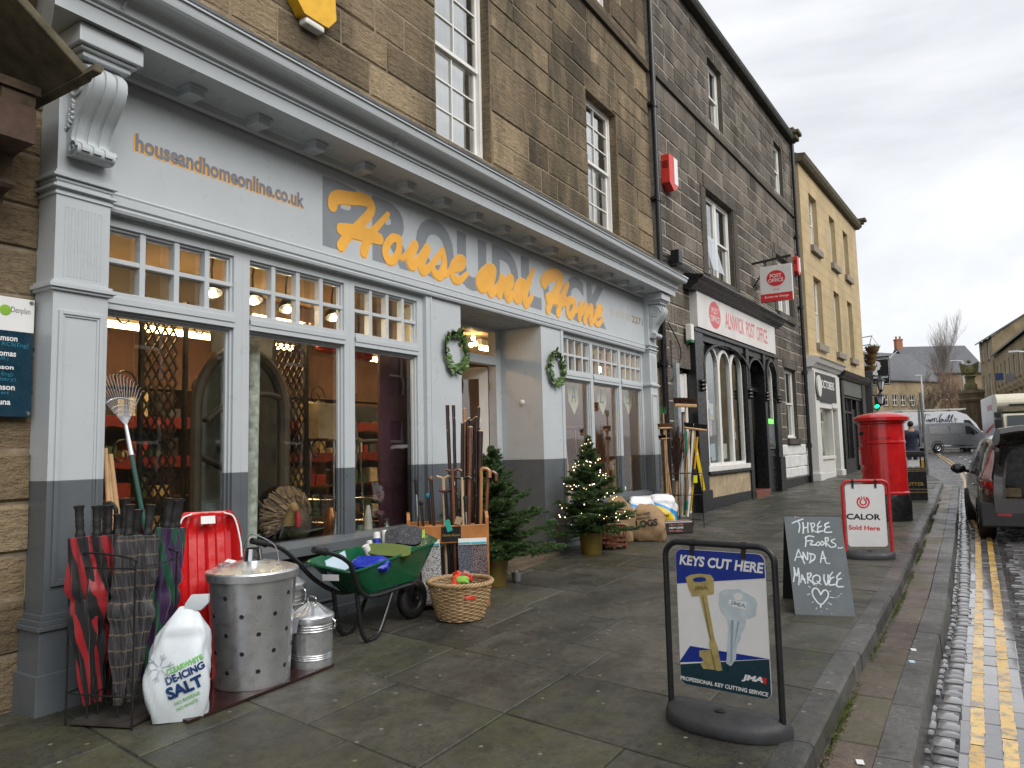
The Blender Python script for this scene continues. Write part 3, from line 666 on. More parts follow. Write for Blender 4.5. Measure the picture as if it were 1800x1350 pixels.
# consoles and pilasters
def console(yc, wd_):
    g = MB(); z0, z1 = 3.135, 3.70
    cv = cat([(.02, z1), (.20, z1), (.285, z1-.05), (.30, z1-.12), (.275, z1-.19), (.215, z1-.27), (.155, z1-.34), (.12, z1-.41), (.115, z1-.455), (.15, z1-.475), (.185, z1-.50), (.185, z1-.545), (.14, z1-.565), (.06, z1-.55), (.02, z1-.53)], 4)
    P = [(p[0], p[1]) for p in [Vector((a[0], a[1])) for a in cv]]
    bx = XF+.02
    g.prism([(bx+x, yc-wd_/2, z) for x, z in P], (0, wd_, 0))
    for k in (-.30, 0, .30):          # reeds down the front
        g.prism([(bx+x*1.035+.006, yc+k*wd_-wd_*.105, z) for x, z in P[3:44]]+[(bx, yc+k*wd_-wd_*.105, 3.2), (bx, yc+k*wd_-wd_*.105, 3.69)], (0, wd_*.21, 0))
    for sgn in (-1, 1):
        yy_ = yc+sgn*(wd_/2+.004)
        sp1 = [(bx+.175+.10*(1-t)*math.cos(t*15), yy_, z1-.125+.10*(1-t)*math.sin(t*15)) for t in np.linspace(0, .93, 44)]
        g.tube(sp1, [.012*(1-.5*t) for t in np.linspace(0,1,44)], 6)
        sp2 = [(bx+.14+.045*(1-t)*math.cos(t*10), yy_, z1-.515+.045*(1-t)*math.sin(t*10)) for t in np.linspace(0, .93, 20)]; g.tube(sp2, .008, 6)
        rr = random.Random(3)
        for i in range(16):
            t = i/15; g.ball((bx+.055+.05*rr.random()+.06*(1-t), yy_, z1-.22-.16*t), .014, 6, 4)
    g.build('console_bracket', M_FACADE, SHOP, angle=28)
    c = MB(); c.box(XF-.1, XF+.30, yc-wd_/2-.03, yc+wd_/2+.03, 3.71, 3.745); c.box(XF-.1, XF+.325, yc-wd_/2-.055, yc+wd_/2+.055, 3.745, 3.765); c.box(XF-.1, XF+.355, yc-wd_/2-.08, yc+wd_/2+.08, 3.768, 3.884)
    c.build('bracket_cap', M_FACADE, SHOP, smooth=False, bevel=.006)
def pilaster(y0, y1):
    zb = gz(y0)-.05; g = MB(); X = -4.60; xb = -4.84
    two(g, xb, X, y0, y1, zb+.1, 2.34)
    g.box(xb, X, y0, y1, 2.34, 3.89); 
    g.box(xb, X+.02, y0-.02, y1+.02, 2.318, 2.335); g.box(xb, X+.035, y0-.035, y1+.035, 2.335, 2.36); g.box(xb, X+.018, y0-.018, y1+.018, 2.36, 2.378)
    for z, e in ((2.905, .01), (2.945, .028), (2.99, .01), (3.012, .03), (3.035, .012)): g.box(xb, X+e, y0-e, y1+e, z, z+.018)
    for i in range(6):
        c = y0+(y1-y0)*(.2+.12*i); 
        for s_ in (-1, 1): g.tube([(X+.001, c+s_*.011, 2.41), (X+.001, c+s_*.011, 2.845)], .0045, 5)
        g.lathe([(.0001, 0), (.011, 0)], (X+.0015, c, 2.845), 8, 0, Matrix.Rotation(math.pi/2, 3, 'Y'))
    pa, pb = y0+.055, y1-.055
    for (a, b, c, d) in ((pa-.022, pa, .58, 2.20), (pb, pb+.022, .58, 2.20)): two(g, X, X+.016, a, b, c, d)
    g.box(X, X+.016, pa, pb, 2.178, 2.20, 0); g.box(X, X+.016, pa, pb, .58, .602, 1)
    for (a, b) in ((pa, pa+.014), (pb-.014, pb)): two(g, X, X+.008, a, b, .602, 2.178)
    g.box(X, X+.008, pa+.014, pb-.014, 2.164, 2.178, 0); g.box(X, X+.008, pa+.014, pb-.014, .602, .616, 1)
    g.box(xb, X+.03, y0-.03, y1+.03, zb, .34, 1); g.box(xb, X+.045, y0-.045, y1+.045, .34, .365, 1); g.box(xb, X+.03, y0-.03, y1+.03, .365, .395, 1); g.box(xb, X+.014, y0-.014, y1+.014, .395, .425, 1); g.box(xb, X+.05, y0-.05, y1+.05, zb, .10, 1)
    g.build('pilaster', PAINT, SHOP, smooth=False, bevel=.004)
pilaster(2.26, 2.59); pilaster(11.76, 12.09)
console(2.425, .235); console(11.925, .235)

# shop windows
def shopwin(ya, yb, muntins, zg0=.61, zr0=2.275, zr1=2.395, zt=2.80, left=.06, right=.06):
    X = XF-.05; f = MB(); gx = X-.07
    def bar(a, b, c, d, x=X, dp=.10): two(f, x-dp, x, a, b, c, d)
    bar(ya, ya+left, zg0, 2.91); bar(yb-right, yb, zg0, 2.91); A, B = ya+left, yb-right
    f.box(X-.10, X, A, B, zt+.03, 2.91, 0); f.box(X-.10, X+.012, A, B, zr0, zr1, 0); f.box(X-.1, X+.02, A, B, zr0+.04, zr0+.085, 0)
    for (za, zb_) in ((zg0, zr0), (zr1, zt+.03)):       # stepped mouldings round the panes
        for s_, dp in ((.018, .022), (.034, .045)):
            two(f, gx, X-dp, A+s_-.018, A+s_, za, zb_); two(f, gx, X-dp, B-s_, B-s_+.018, za, zb_)
            f.box(gx, X-dp, A+s_, B-s_, zb_-s_, zb_-s_+.018, 0)
    for m_ in muntins: f.box(X-.075, X-.012, m_-.02, m_+.02, zr1, zt+.03, 0)
    zc = (zr1+zt)/2+.01; f.box(X-.072, X-.016, A, B, zc-.016, zc+.016, 0)
    o = f.build('shop_window', PAINT, SHOP, smooth=False, bevel=.003)
    MB().box(gx-.003, gx, A, B, zg0, zt+.03).build('pane', M_GLASS, o, smooth=False)
shopwin(2.59, 3.70, (2.90, 3.155, 3.40), left=.03, right=.075); shopwin(3.70, 4.855, (4.01, 4.265, 4.525), left=.07, right=.065); shopwin(4.855, 5.90, (5.145, 5.375, 5.605), left=.065, right=.09)
shopwin(8.83, 9.80, (9.09, 9.30, 9.53), left=.05, right=.045); shopwin(9.80, 10.81, (10.07, 10.30, 10.54), left=.045, right=.05); shopwin(10.81, 11.76, (11.07, 11.28, 11.49), left=.045, right=.07)
for a, b in ((2.59, 5.90), (8.83, 11.76)):                    # sills and stall risers
    sr = MB()
    sr.box(XF-.2, XF+.05, a, b, .50, .575, 1); sr.prism([(XF-.13, a, .575), (XF+.045, a, .575), (XF-.05, a, .612), (XF-.13, a, .612)], (0, b-a, 0), 1)
    sr.box(XF-.2, XF-.06, a, b, -.25, .50, 1); sr.box(XF-.1, XF-.03, a, b, -.25, .02, 1)
    n = 3
    for i in range(n): c0 = a+(b-a)*i/n+.12; c1 = a+(b-a)*(i+1)/n-.12; sr.box(XF-.06, XF-.045, c0, c1, .40, .42, 1); sr.box(XF-.06, XF-.045, c0, c1, .08, .10, 1); sr.box(XF-.06, XF-.045, c0, c0+.02, .10, .40, 1); sr.box(XF-.06, XF-.045, c1-.02, c1, .10, .40, 1)
    sr.build('stall_riser', PAINT, SHOP, smooth=False, bevel=.004)
# entrance: piers, recess, door
pr = MB()
two(pr, XF-.2, XF-.015, 5.98, 6.51, -.2, 2.91); two(pr, XF-.2, XF-.005, 5.90, 5.98, -.2, 2.91); two(pr, XF-.2, XF+.004, 5.965, 5.988, -.1, 2.9)
two(pr, -5.42, XF, 8.24, 8.76, -.1, 2.91); two(pr, XF-.2, XF+.012, 8.76, 8.83, -.1, 2.91)
two(pr, -5.42, XF-.2, 6.30, 6.51, -.2, 2.91)
pr.box(-5.40, XF-.14, 6.51, 8.24, 2.90, 3.04, 0)
two(pr, -5.42, -5.30, 8.12, 8.24, -.1, 2.90); two(pr, -5.42, -5.30, 6.51, 6.60, -.1, 2.90); pr.box(-5.42, -5.30, 6.60, 8.12, 2.86, 2.90, 0); pr.box(-5.42, -5.29, 6.60, 8.12, 2.42, 2.53, 0)
pr.build('entrance', PAINT, SHOP, smooth=False, bevel=.003)
MB().box(-5.37, -5.365, 6.6, 8.12, 2.53, 2.86).build('fanlight', M_GLASS, SHOP, smooth=False)
M_DOOR = mat('cream_door_paint', (.60, .58, .55), .4, var=.04)
dr = MB()                                                     # door standing open into the shop, hinged on the right jamb
hp = Vector((-5.42, 8.10, 0)); dv = Vector((-.80, -.60, 0)).normalized(); nv = Vector((-dv.y, dv.x, 0)); dw = .86
def dbox(a, b, z0, z1, t=.045): dr.obox(hp+dv*(a+b)/2+Vector((0,0,(z0+z1)/2)), dv*(b-a)/2, nv*t/2, Vector((0,0,(z1-z0)/2)))
dbox(0, .12, .05, 2.40); dbox(dw-.12, dw, .05, 2.40); dbox(.12, dw-.12, 2.25, 2.40); dbox(.12, dw-.12, .05, .32); dbox(.12, dw-.12, .95, 1.10); dbox(.12, dw-.12, .32, .95, .02)
DOOR = dr.build('door', M_DOOR, SHOP, smooth=False, bevel=.004)
pg_ = MB(); pg_.obox(hp+dv*(dw/2)+Vector((0,0,1.675)), dv*(dw/2-.12), nv*.003, Vector((0,0,.575))); pg_.build('pane', M_GLASS, DOOR, smooth=False)
M_BRASS = mat('brass', (.45, .33, .13), .3, .9, var=.15)
for z in (.35, 1.25, 2.1): hb = MB(); hb.box(-5.43, -5.405, 8.085, 8.125, z, z+.1); hb.build('hinge', M_BRASS, DOOR, smooth=False)
hd = MB(); hd.tube([hp+dv*(dw-.06)+nv*s+Vector((0,0,1.02)) for s in (-.09,.09)], .02, 8); hd.build('handle', M_BRASS, DOOR)
al = MB(); al.ball((XF-.3, 8.232, 1.92), .035, 10, 8, (1,.5,1)); al.build('doorbell', M_WHITE, SHOP)
sp_ = MB(); sp_.tint = (.9,.55,0); sp_.box(-5.6, -4.50, 6.45, 8.28, -.2, .04); sp_.box(-5.5, -4.42, 6.15, 8.30, -.3, -.01)
sp_.build('doorstep', M_STRIP, SHOP, smooth=False, bevel=.012)
# ------------------------------------------------------------------ inside the shop, seen through the glass
M_CEIL = mat('cream_ceiling', (.36, .26, .15), .8, var=.2, scale=2)
M_INWALL = mat('dusky_red_wall', (.105, .058, .05), .8, var=.3, scale=2)
M_INFLOOR = mat('brown_shop_floor', (.10, .07, .045), .6, var=.25)
ir = MB(); ir.box(-9.7, -9.5, 2.2, 12.3, -.1, 3.1); ir.box(-9.5, -4.86, 2.20, 2.30, -.1, 3.1); ir.box(-9.5, -4.86, 12.16, 12.26, -.1, 3.1); ir.build('interior_wall', M_INWALL, SHOP, smooth=False)
MB().box(-9.5, -4.84, 2.30, 12.16, 3.0, 3.1).build('ceiling', M_CEIL, SHOP, smooth=False)
fl_ = MB(); fl_.box(-9.5, -4.84, 2.30, 12.16, -.2, -.01); fl_.box(-5.35, -4.80, 2.6, 5.9, -.01, .50); fl_.box(-5.35, -4.80, 8.83, 11.76, -.01, .50); fl_.build('shop_floor', M_INFLOOR, SHOP, smooth=False)
E_TUBE = emit('warm_tube', (1.0, .62, .26), 21.0); E_SPOT = emit('spot_bulb', (1.0, .74, .42), 110.0); E_BULB = emit('warm_bulb', (1.0, .72, .38), 40.0)
for i, (x, y0, y1, z) in enumerate(((-6.4, 3.1, 5.1, 2.72), (-8.1, 4.3, 7.2, 2.80), (-6.6, 4.9, 6.1, 2.80), (-8.1, 8.6, 11.2, 2.80), (-6.3, 9.2, 11.4, 2.86))):
    lab = ['warm strip light over the black lattice gate', 'long warm strip light deep behind the black lattice gate', 'warm strip light seen above the tools through the small panes', 'warm strip light deep behind the paper bunting', 'warm strip light just behind the paper bunting'][i]
    t = thing('strip_light', lab, 'ceiling light', (x, y0, z), world=True, group='strip lights inside the shop')
    MB().box(x-.05, x+.05, y0, y1, z+.04, 3.0).build('housing', M_WHITE, t, smooth=False)
    MB().tube([(x, y0+.03, z), (x, y1-.03, z)], .03, 8).build('tube', E_TUBE, t)
for i, (px, py) in enumerate(((374,515), (446,528), (505,543), (586,558))):
    p = onx(px, py, -5.45)
    t = thing('spotlight', 'dark bowl-shaped spotlight behind the %s window' % ['upper right panes of the first', 'upper left panes of the second', 'upper middle panes of the second', 'upper right panes of the second'][i], 'spotlight', p, world=True, group='spotlights behind the shop window')
    d = Vector((.35, -.15, -.9)).normalized(); q = d.to_track_quat('-Z', 'Y').to_matrix()
    MB().lathe([(.02,.09), (.05,.085), (.075,.05), (.085,0), (.078,0), (.065,.04), (.001,.06)], p, 16, 0, q).build('shade', M_BLKMETAL, t)
    MB().ball(p+d*.005, .033, 10, 6).build('bulb', E_SPOT, t); MB().tube([p-d*.09, p-d*.12+Vector((0,0,.1)), (p.x, p.y, 3.0)], .008, 6).build('stem', M_BLKMETAL, t)
def lattice(y0, y1, z0, z1, x, lab):
    t = thing('lattice_gate', lab, 'gate', (x, y0, z0), world=True); g = MB(); s = .075; h = .13
    n = int((y1-y0)/s); m = int((z1-z0)/h)
    for i in range(n):
        for j in range(m):
            a = y0+i*s; b = z0+j*h
            g.bar((x, a, b), (x, a+s, b+h), .018, .008, (1,0,0)); g.bar((x+.009, a+s, b), (x+.009, a, b+h), .018, .008, (1,0,0))
    g.build('lattice', M_BLKMETAL, t, smooth=False)
    f = MB(); 
    for a in (y0-.03, y1): f.box(x-.02, x+.02, a, a+.03, z0, z1+.1)
    for c in (y0-.16, y1+.16):
        for zz in np.arange(z0+.3, z1, .55):
            f.tube([(x, c+.11*(1-q)*math.cos(q*9), zz+.13*(1-q)*math.sin(q*9)) for q in np.linspace(0,.85,22)], .008, 5)
    f.build('frame', M_BLKMETAL, t)
def yat(px, py, X): return onx(px, py, X).y
lattice(yat(250,700,-5.75), yat(322,700,-5.75), .5, 2.55, -5.75, 'black iron lattice gate with scrolls in the first window')
lattice(yat(482,720,-5.75), yat(536,720,-5.75), .5, 2.55, -5.75, 'black iron lattice gate behind the arched mirror in the second window')
# arched garden mirror behind the first mullion
M_OLDWOOD = mat('weathered_dark_wood', (.075, .052, .034), .6, var=.3, scale=8, bump=.3)
M_MIRROR = mat('old_mirror', (.62, .66, .66), .06, 1.0, var=.08, scale=3)
X = -5.12; ya_, yb_ = yat(345,760,X), yat(500,800,X); za_, zb_ = .50, onx(400,612,X).z
am = thing('arched_mirror', 'tall arched mirror in a dark wooden frame behind the window post', 'mirror', (X, ya_, za_), world=True); R0 = (yb_-ya_)/2; yc = (ya_+yb_)/2; zs = zb_-R0*1.15
arc = [(X, ya_, za_), (X, ya_, zs)]+[(X, yc-R0*math.cos(a), zs+R0*1.15*math.sin(a)) for a in np.linspace(.12, math.pi-.12, 22)]+[(X, yb_, zs), (X, yb_, za_)]
MB().tube(arc, .045, 8).build('frame', M_OLDWOOD, am)
m_ = MB().tube([(X, yc-R0*math.cos(a)*.98+R0*.55*math.sin(a), zs-.2+R0*.8*math.sin(a)) for a in np.linspace(.3,2.4,14)], .022, 6); m_.tube([(X, yc, za_), (X, yc, zs)], .02, 6).tube([(X, ya_, zs-.35), (X, yc-.1, zs-.5), (X, yb_-.05, zs-1.0)], .022, 6); m_.build('glazing_bar', M_OLDWOOD, am)
MB().prism([(X-.02, p[1], p[2]) for p in arc], (-.006, 0, 0)).build('mirror_glass', M_MIRROR, am, smooth=False)
p = onx(441, 700, -5.0); q = MB().tube([(-5.0, p.y, .5), (-4.99, p.y+.012, 2.24)], .055, 12)
M_FABRIC = mat('pale_leaf_fabric', (.60, .62, .58), .8, var=.45, scale=16)
tag(q.build('fabric_roll', M_FABRIC), 'tall roll of pale leaf-patterned fabric beside the arched mirror', 'fabric roll')
for i, (x, py, hh) in enumerate(((-5.3, 578, .13), (-5.28, 602, .15))):
    p = onx(372, py, x); tag(MB().box(x-.02, x, p.y, p.y+.62, p.z-hh/2, p.z+hh/2).build('wooden_plank', mat('whitewashed_plank', (.30,.25,.20), .8, var=.35, scale=7, bump=.3), smooth=False), 'whitewashed plank hanging high behind the first window, the %s one' % ('upper', 'lower')[i], 'plank', 'whitewashed planks')
# turkey ornament of brown feathers
p = onx(515, 898, -5.0); tk = thing('turkey_ornament', 'brown feathered turkey ornament with a red wattle in the window', 'ornament', (p.x, p.y, .5), world=True)
fe = MB(); rr = random.Random(4); R1 = .27; c = Vector((p.x, p.y, p.z-.06))
for k in range(1500):
    a = rr.uniform(-.5, math.pi+.5); r0 = rr.uniform(.02, .2); r1 = min(R1, r0+rr.uniform(.06,.16)); xo = -.10*(r1/R1)+rr.uniform(-.02,.05)
    d = Vector((0, math.cos(a), math.sin(a))); sd = Vector((0, -math.sin(a), math.cos(a))); wv = rr.uniform(.003,.008); a0 = c+d*r0+Vector((xo+.07,0,0)); a1 = c+d*r1+Vector((xo,0,0))+sd*rr.uniform(-.03,.03)
    fe.tint = (rr.random()*.6+.4*(r1/R1)*rr.random(), 0, 0); fe.add([a0-sd*wv, a0+sd*wv, a1+sd*wv*.4, a1-sd*wv*.4], [(0,1,2,3)])
M_FEATHER = tintmat('brown_feathers', (.06,.04,.028), (.5,.33,.2), .8); fe.build('feathers', M_FEATHER, tk, smooth=False)
MB().ball(c+Vector((.06,0,-.06)), .13, 14, 10, (.8,.9,1.1)).build('body', M_OLDWOOD, tk)
hc = onx(516, 893, -4.86); MB().ball(hc, .045, 12, 8, (1,.85,1.1)).tube([hc, hc+Vector((-.06,0,-.13))], [.035,.05], 8).build('head', mat('tan_plush', (.45,.29,.11), .9, var=.2), tk)
MB().tube([hc+Vector((.04,0,-.02)), hc+Vector((.055,0,-.09)), hc+Vector((.05,0,-.15))], [.015,.026,.018], 8).build('wattle', mat('red_felt', (.30,.02,.02), .9), tk)
# bar stools
def stool(px, py, X, lab, sm):
    p = onx(px, py, X); t = thing('bar_stool', lab, 'stool', (p.x, p.y, .5), world=True); z = p.z
    MB().box(X-.18, X+.18, p.y-.2, p.y+.2, z-.03, z).build('seat', sm, t, smooth=False, bevel=.01)
    for dx in (-1, 1):
        for dy in (-1, 1): MB().tube([(X+dx*.16, p.y+dy*.18, z-.03), (X+dx*.2, p.y+dy*.22, .5)], .012, 6).build('leg', M_CHROME, t)
    b = MB()
    for zz in (.62, .85): b.tube([(X+a*.19, p.y+c_*.21, zz) for a, c_ in ((-1,-1),(1,-1),(1,1),(-1,1),(-1,-1))], .009, 6)
    b.build('footrest', M_CHROME, t)
    k = MB(); k.tube([(X-.16, p.y-.17, z), (X-.2, p.y-.17, z+.32)], .012, 6).tube([(X-.16, p.y+.17, z), (X-.2, p.y+.17, z+.32)], .012, 6); k.box(X-.215, X-.195, p.y-.2, p.y+.2, z+.2, z+.36); k.build('backrest', sm, t, smooth=False, bevel=.004)
stool(668, 772, -5.4, 'chrome bar stool with a grey seat in the third window', mat('grey_stool', (.2,.21,.2), .4))
stool(590, 770, -5.7, 'chrome bar stool with a plywood seat in the second window', mat('plywood', (.35,.25,.14), .6))
M_CRATE = mat('pale_crate_wood', (.36, .26, .15), .7, var=.25, scale=7, bump=.2)
def crate(px, py, X, w_, h_, lab, m=None, name='wooden_box', d=.3):
    p = onx(px, py, X); return tag(MB().box(X-d, X, p.y-w_/2, p.y+w_/2, p.z, p.z+h_).build(name, m or M_CRATE, smooth=False, bevel=.006), lab, 'box')
crate(583, 771, -5.6, .34, .36, 'plywood box standing on a bar stool in the second window')
M_PURPLE = mat('purple_screen_cloth', (.075, .026, .045), .5, var=.25, scale=3)
y0, y1 = yat(668,750,-5.06), yat(741,750,-5.06)
tag(MB().box(-5.09, -5.06, y0, y1, .50, 2.32).build('display_screen', M_PURPLE, smooth=False), 'dark purple display screen filling the third window', 'screen')
# deep shelves with lit goods, red shelf valances and red lanterns
M_SHELF = mat('dark_shelf', (.07, .04, .025), .6, var=.2); M_REDCLOTH = mat('red_valance', (.15, .010, .013), .7, var=.25)
rr = random.Random(12); gb = [mat('cream_carton', (.42,.36,.24), .7, var=.4, scale=14), mat('gold_carton', (.28,.18,.07), .5, var=.4, scale=14), mat('brown_carton', (.13,.08,.05), .8, var=.4, scale=14), mat('red_carton', (.25,.03,.03), .6, var=.3), mat('green_carton', (.04,.09,.05), .6, var=.3), mat('dull_blue_carton', (.07,.09,.14), .6, var=.3), mat('black_carton', (.02,.02,.02), .6), mat('white_carton', (.5,.48,.44), .6, var=.3, scale=14)]
for k, (xs_, y0, y1) in enumerate(((-8.9, 3.2, 6.2), (-8.9, 6.4, 9.0), (-8.9, 9.2, 11.9))):
    t = thing('shelf_unit', ['dark shelf unit of boxes behind the first windows', 'dark shelf unit of boxes seen through the shop door', 'dark shelf unit of boxes behind the paper bunting'][k], 'shelf', (xs_, y0, 0), world=True)
    f = MB()
    for z in (.3, .8, 1.3, 1.8, 2.2): f.box(xs_-.4, xs_, y0, y1, z, z+.03)
    for y in (y0, (y0+y1)/2, y1-.03): f.box(xs_-.4, xs_, y, y+.03, 0, 2.23)
    f.build('frame', M_SHELF, t, smooth=False)
    v = MB()
    for z in (1.82, 1.32): v.add([q for i in range(41) for q in ((xs_+.012, y0+(y1-y0)*i/40, z+.02), (xs_+.012, y0+(y1-y0)*i/40, z-.10-.035*abs(math.sin(i*.62))))], [(2*i, 2*i+1, 2*i+3, 2*i+2) for i in range(40)])
    v.build('valance', M_REDCLOTH, t, smooth=False)
    for z in (.33, .83, 1.33, 1.83):
        y = y0+.08
        while y < y1-.25:
            w_ = rr.uniform(.07,.24); h_ = rr.uniform(.08,.36)
            if abs(y-(y0+y1)/2) < w_ +.02: y += w_+.05; continue
            tag(MB().box(xs_-.3, xs_-.05, y, y+w_, z, z+h_).build('carton', rr.choice(gb), smooth=False), 'carton among the goods on the dark shelves inside the shop', 'carton', 'cartons on the shop shelves'); y += w_+rr.uniform(.02,.12)
for i in range(6):
    p = onx(566+i*16, 606+i*3.2, -6.3); t = thing('red_lantern', 'red ribbed lantern hanging in a row behind the window', 'lantern', p, group='red lanterns in the shop', world=True)
    MB().lathe([(.02,.09)]+[(.062+.012*(k%2), .08-.022*k) for k in range(8)]+[(.02,-.09)], p, 12).build('shade', mat('red_lantern_paper', (.48,.03,.015), .6), t); MB().tube([p+Vector((0,0,.09)), (p.x, p.y, 3.0)], .004, 4).build('string', M_BLKMETAL, t)
# pendant bulbs over the doorway
for i, (px, py) in enumerate(((832,594), (836,604), (828,606))):
    p = onx(px, py, -6.1); t = thing('pendant_bulb', 'glowing bare bulb hanging inside above the shop door', 'light bulb', p, group='bare bulbs above the door', world=True)
    MB().ball(p, .032, 10, 8).build('bulb', E_BULB, t); MB().tube([p+Vector((0,0,.03)), (p.x, p.y, 3.0)], .004, 4).build('flex', M_BLKMETAL, t)
p = onx(1053, 650, -5.6); t = thing('pendant_bulb', 'glowing bare bulb behind the small panes right of the entrance', 'light bulb', p, world=True); MB().ball(p, .055, 10, 8).build('bulb', E_BULB, t); MB().tube([p, (p.x, p.y, 3.0)], .004, 4).build('flex', M_BLKMETAL, t)
# paper bunting spelling letters, right-hand window
M_CREAM = mat('cream_paper', (.62, .57, .40), .8, var=.08)
for i, (px, py, s) in enumerate(((1007, 672, 'A'), (1057, 676, 'L'), (1103, 680, 'E'))):
    p = onx(px, py, -4.93); a = .17
    t = thing('bunting_flag', 'cream paper pennant with a black letter %s hanging in the window' % s, 'bunting', p, group='paper bunting flags', world=True)
    MB().prism([(p.x, p.y-a, p.z+.02), (p.x, p.y+a, p.z-.02), (p.x, p.y+a*.95, p.z-.30), (p.x, p.y+.02, p.z-.47), (p.x, p.y-a*.9, p.z-.27)], (-.003,0,0)).build('flag', M_CREAM, t, smooth=False)
    text(s, M_BLACK, t, (p.x, p.y-.075, p.z-.29), UY, VZ, .15, .22, shear=.15, name='letter', lift=.002)
tag(MB().tube([onx(985,662,-4.935), onx(1030,668,-4.935), onx(1082,672,-4.935), onx(1130,676,-4.935)], .004, 5).build('bunting_string', M_CREAM), 'string carrying the paper bunting across the window', 'string')
p = onx(1000, 850, -5.0); q = onx(987, 738, -5.15); tag(MB().tube([(p.x, p.y, .5), q], [.05,.035], 10).build('wooden_post', M_BROOM), 'pale wooden post leaning in the window right of the entrance', 'post')
for i, (px, w_, hh) in enumerate(((1085, .30, .62), (1118, .34, .66))):
    p = onx(px, 860, -5.15); t = tag(MB().build('x', M_CRATE) if False else bpy.data.objects.new('slatted_crate', None), 'upright slatted wooden crate in the window, the %s one' % ('nearer', 'farther')[i], 'crate', 'slatted crates'); COL.objects.link(t); t.location = (p.x, p.y, .5)
    for k in range(5): MB().box(-.02, 0, -w_/2+k*w_/5+.004, -w_/2+(k+1)*w_/5-.004, 0, hh).build('slat', M_CRATE, t, smooth=False)
    MB().box(.0, .02, -w_/2, w_/2, hh-.07, hh-.02).build('batten', M_CRATE, t, smooth=False)
M_DKRED = mat('dark_red_seat', (.12,.012,.018), .6)
p = onx(1012, 752, -5.6); t = thing('round_stool', 'dark red round stool behind the bunting window', 'stool', (p.x, p.y, 0), world=True); MB().lathe([(.001,0),(.17,0),(.18,.03),(.15,.06),(.001,.06)], (p.x, p.y, p.z-.03), 20).build('seat', M_DKRED, t); MB().tube([(p.x, p.y, -.01), (p.x, p.y, p.z-.03)], .025, 8).build('post', M_CHROME, t)
rr = random.Random(44); wares = [mat('blue_ware', (.05,.09,.2), .3), mat('white_ware', (.6,.58,.54), .3), mat('steel_ware', (.55,.56,.57), .25, .9), mat('copper_ware', (.4,.17,.08), .3, .8), mat('green_ware', (.05,.13,.07), .4)]
for i in range(26):
    y = (2.75, 4.95, 8.95)[i % 3]+rr.uniform(0, (1.0, .75, 2.6)[i % 3]); x = rr.uniform(-5.28, -4.92); R1 = rr.uniform(.035, .085); h_ = rr.uniform(.1, .34); k = [rr.uniform(.4, 1.1) for _ in range(4)]
    t = tag(MB().lathe([(.001,0),(R1*k[0],0),(R1,h_*.3),(R1*k[1],h_*.6),(R1*k[2]*.7,h_*.85),(R1*k[3]*.6,h_),(.001,h_)], (0,0,0), 18).build('vessel', wares[i % 5], loc=(x, y, .5)), 'small jug or vessel standing on the window display floor', 'vessel', 'vessels in the shop windows')
# ------------------------------------------------------------------ dental practice next door (left edge)
DEN = thing('stone_building', 'tan stone house with a slate-roofed door canopy left of the hardware shop', 'house', (-4.8, 0, 0), world=True)
dw_ = ashlar(-4.80, -4.0, 2.275, -.4, 4.05, [], 31, course=(.3,.4), blen=(.5,1.1), jit=.014, ch=.018); dw_ = ashlar(-4.81, -4.0, 1.6, 4.05, 9.0, [], 33, dw_, jit=.012)
DW = dw_.build('wall', M_STONE0, DEN, smooth=False)
bk = backing(MB(), -4.80, -4.0, 2.275, -.4, 4.05, []); backing(bk, -4.81, -4.0, 1.6, 4.05, 9.0, []).build('mortar', M_MORTAR, DW, smooth=False)
cn = thing('door_canopy', 'brown mossy door canopy on a carved stone bracket at the left edge', 'canopy', (-4.8, 1.6, 3), world=True)
e0 = onx(133, 150, -4.25); tipy = e0.y
cb = MB()
cb.prism([(-4.80, tipy, e0.z+.02), (-3.95, tipy, e0.z+.02), (-3.95, tipy-.02, e0.z-.03), (-4.80, tipy-.02, e0.z-.03)], (0, -.05, 0))
up = Vector((0, -.85, .62))
a = Vector((-4.80, tipy, e0.z)); b = Vector((-4.05, tipy, e0.z))
cb.loft([[a, b, b+Vector((0,-.02,-.05)), a+Vector((0,-.02,-.05))], [a+up*1.6, b+up*1.6, b+up*1.6+Vector((0,-.02,-.05)), a+up*1.6+Vector((0,-.02,-.05))]])
M_MOSSTILE = mat('mossy_slab', (.10,.085,.05), .9, var=.45, scale=9, bump=.6)
cb.build('roof', M_MOSSTILE, cn, smooth=False, bevel=.01)
bb = MB(); w0 = tipy-.16
pr_ = cat([(0,0), (.42,0), (.42,-.16), (.33,-.17), (.30,-.26), (.35,-.29), (.34,-.33), (.22,-.34), (.19,-.46), (.24,-.49), (.23,-.53), (.12,-.54), (.08,-.70), (0,-.72)], 2)
bb.prism([(-4.80+q[0], w0, e0.z-.06+q[1]) for q in pr_], (0, -.17, 0)); bb.box(-4.8, -4.34, w0-.19, w0+.02, e0.z-.10, e0.z-.05)
bb.build('bracket', mat('brown_carved_stone', (.085,.056,.032), .85, var=.4, scale=10, bump=.6, dirt=.5), cn, angle=50)
bb = MB(); bb.box(-4.8, -4.3, -2.0, w0-.02, e0.z-.4, e0.z-.2); bb.build('lintel', mat('dark_brown_timber', (.06,.028,.014), .7, var=.3, bump=.3), cn, smooth=False)
ds = thing('dental_sign', 'navy and white wall sign of dentists with white names', 'sign', (-4.78, 2, 1.9), world=True)
M_NAVY = mat('navy_sign', (.006,.033,.058), .3, var=.05); M_TEALINK = mat('teal_lettering', (.02,.20,.28), .4)
sy0, sy1 = 1.22, 2.232; sz0, sz1 = 1.565, 2.265; szm = 2.065
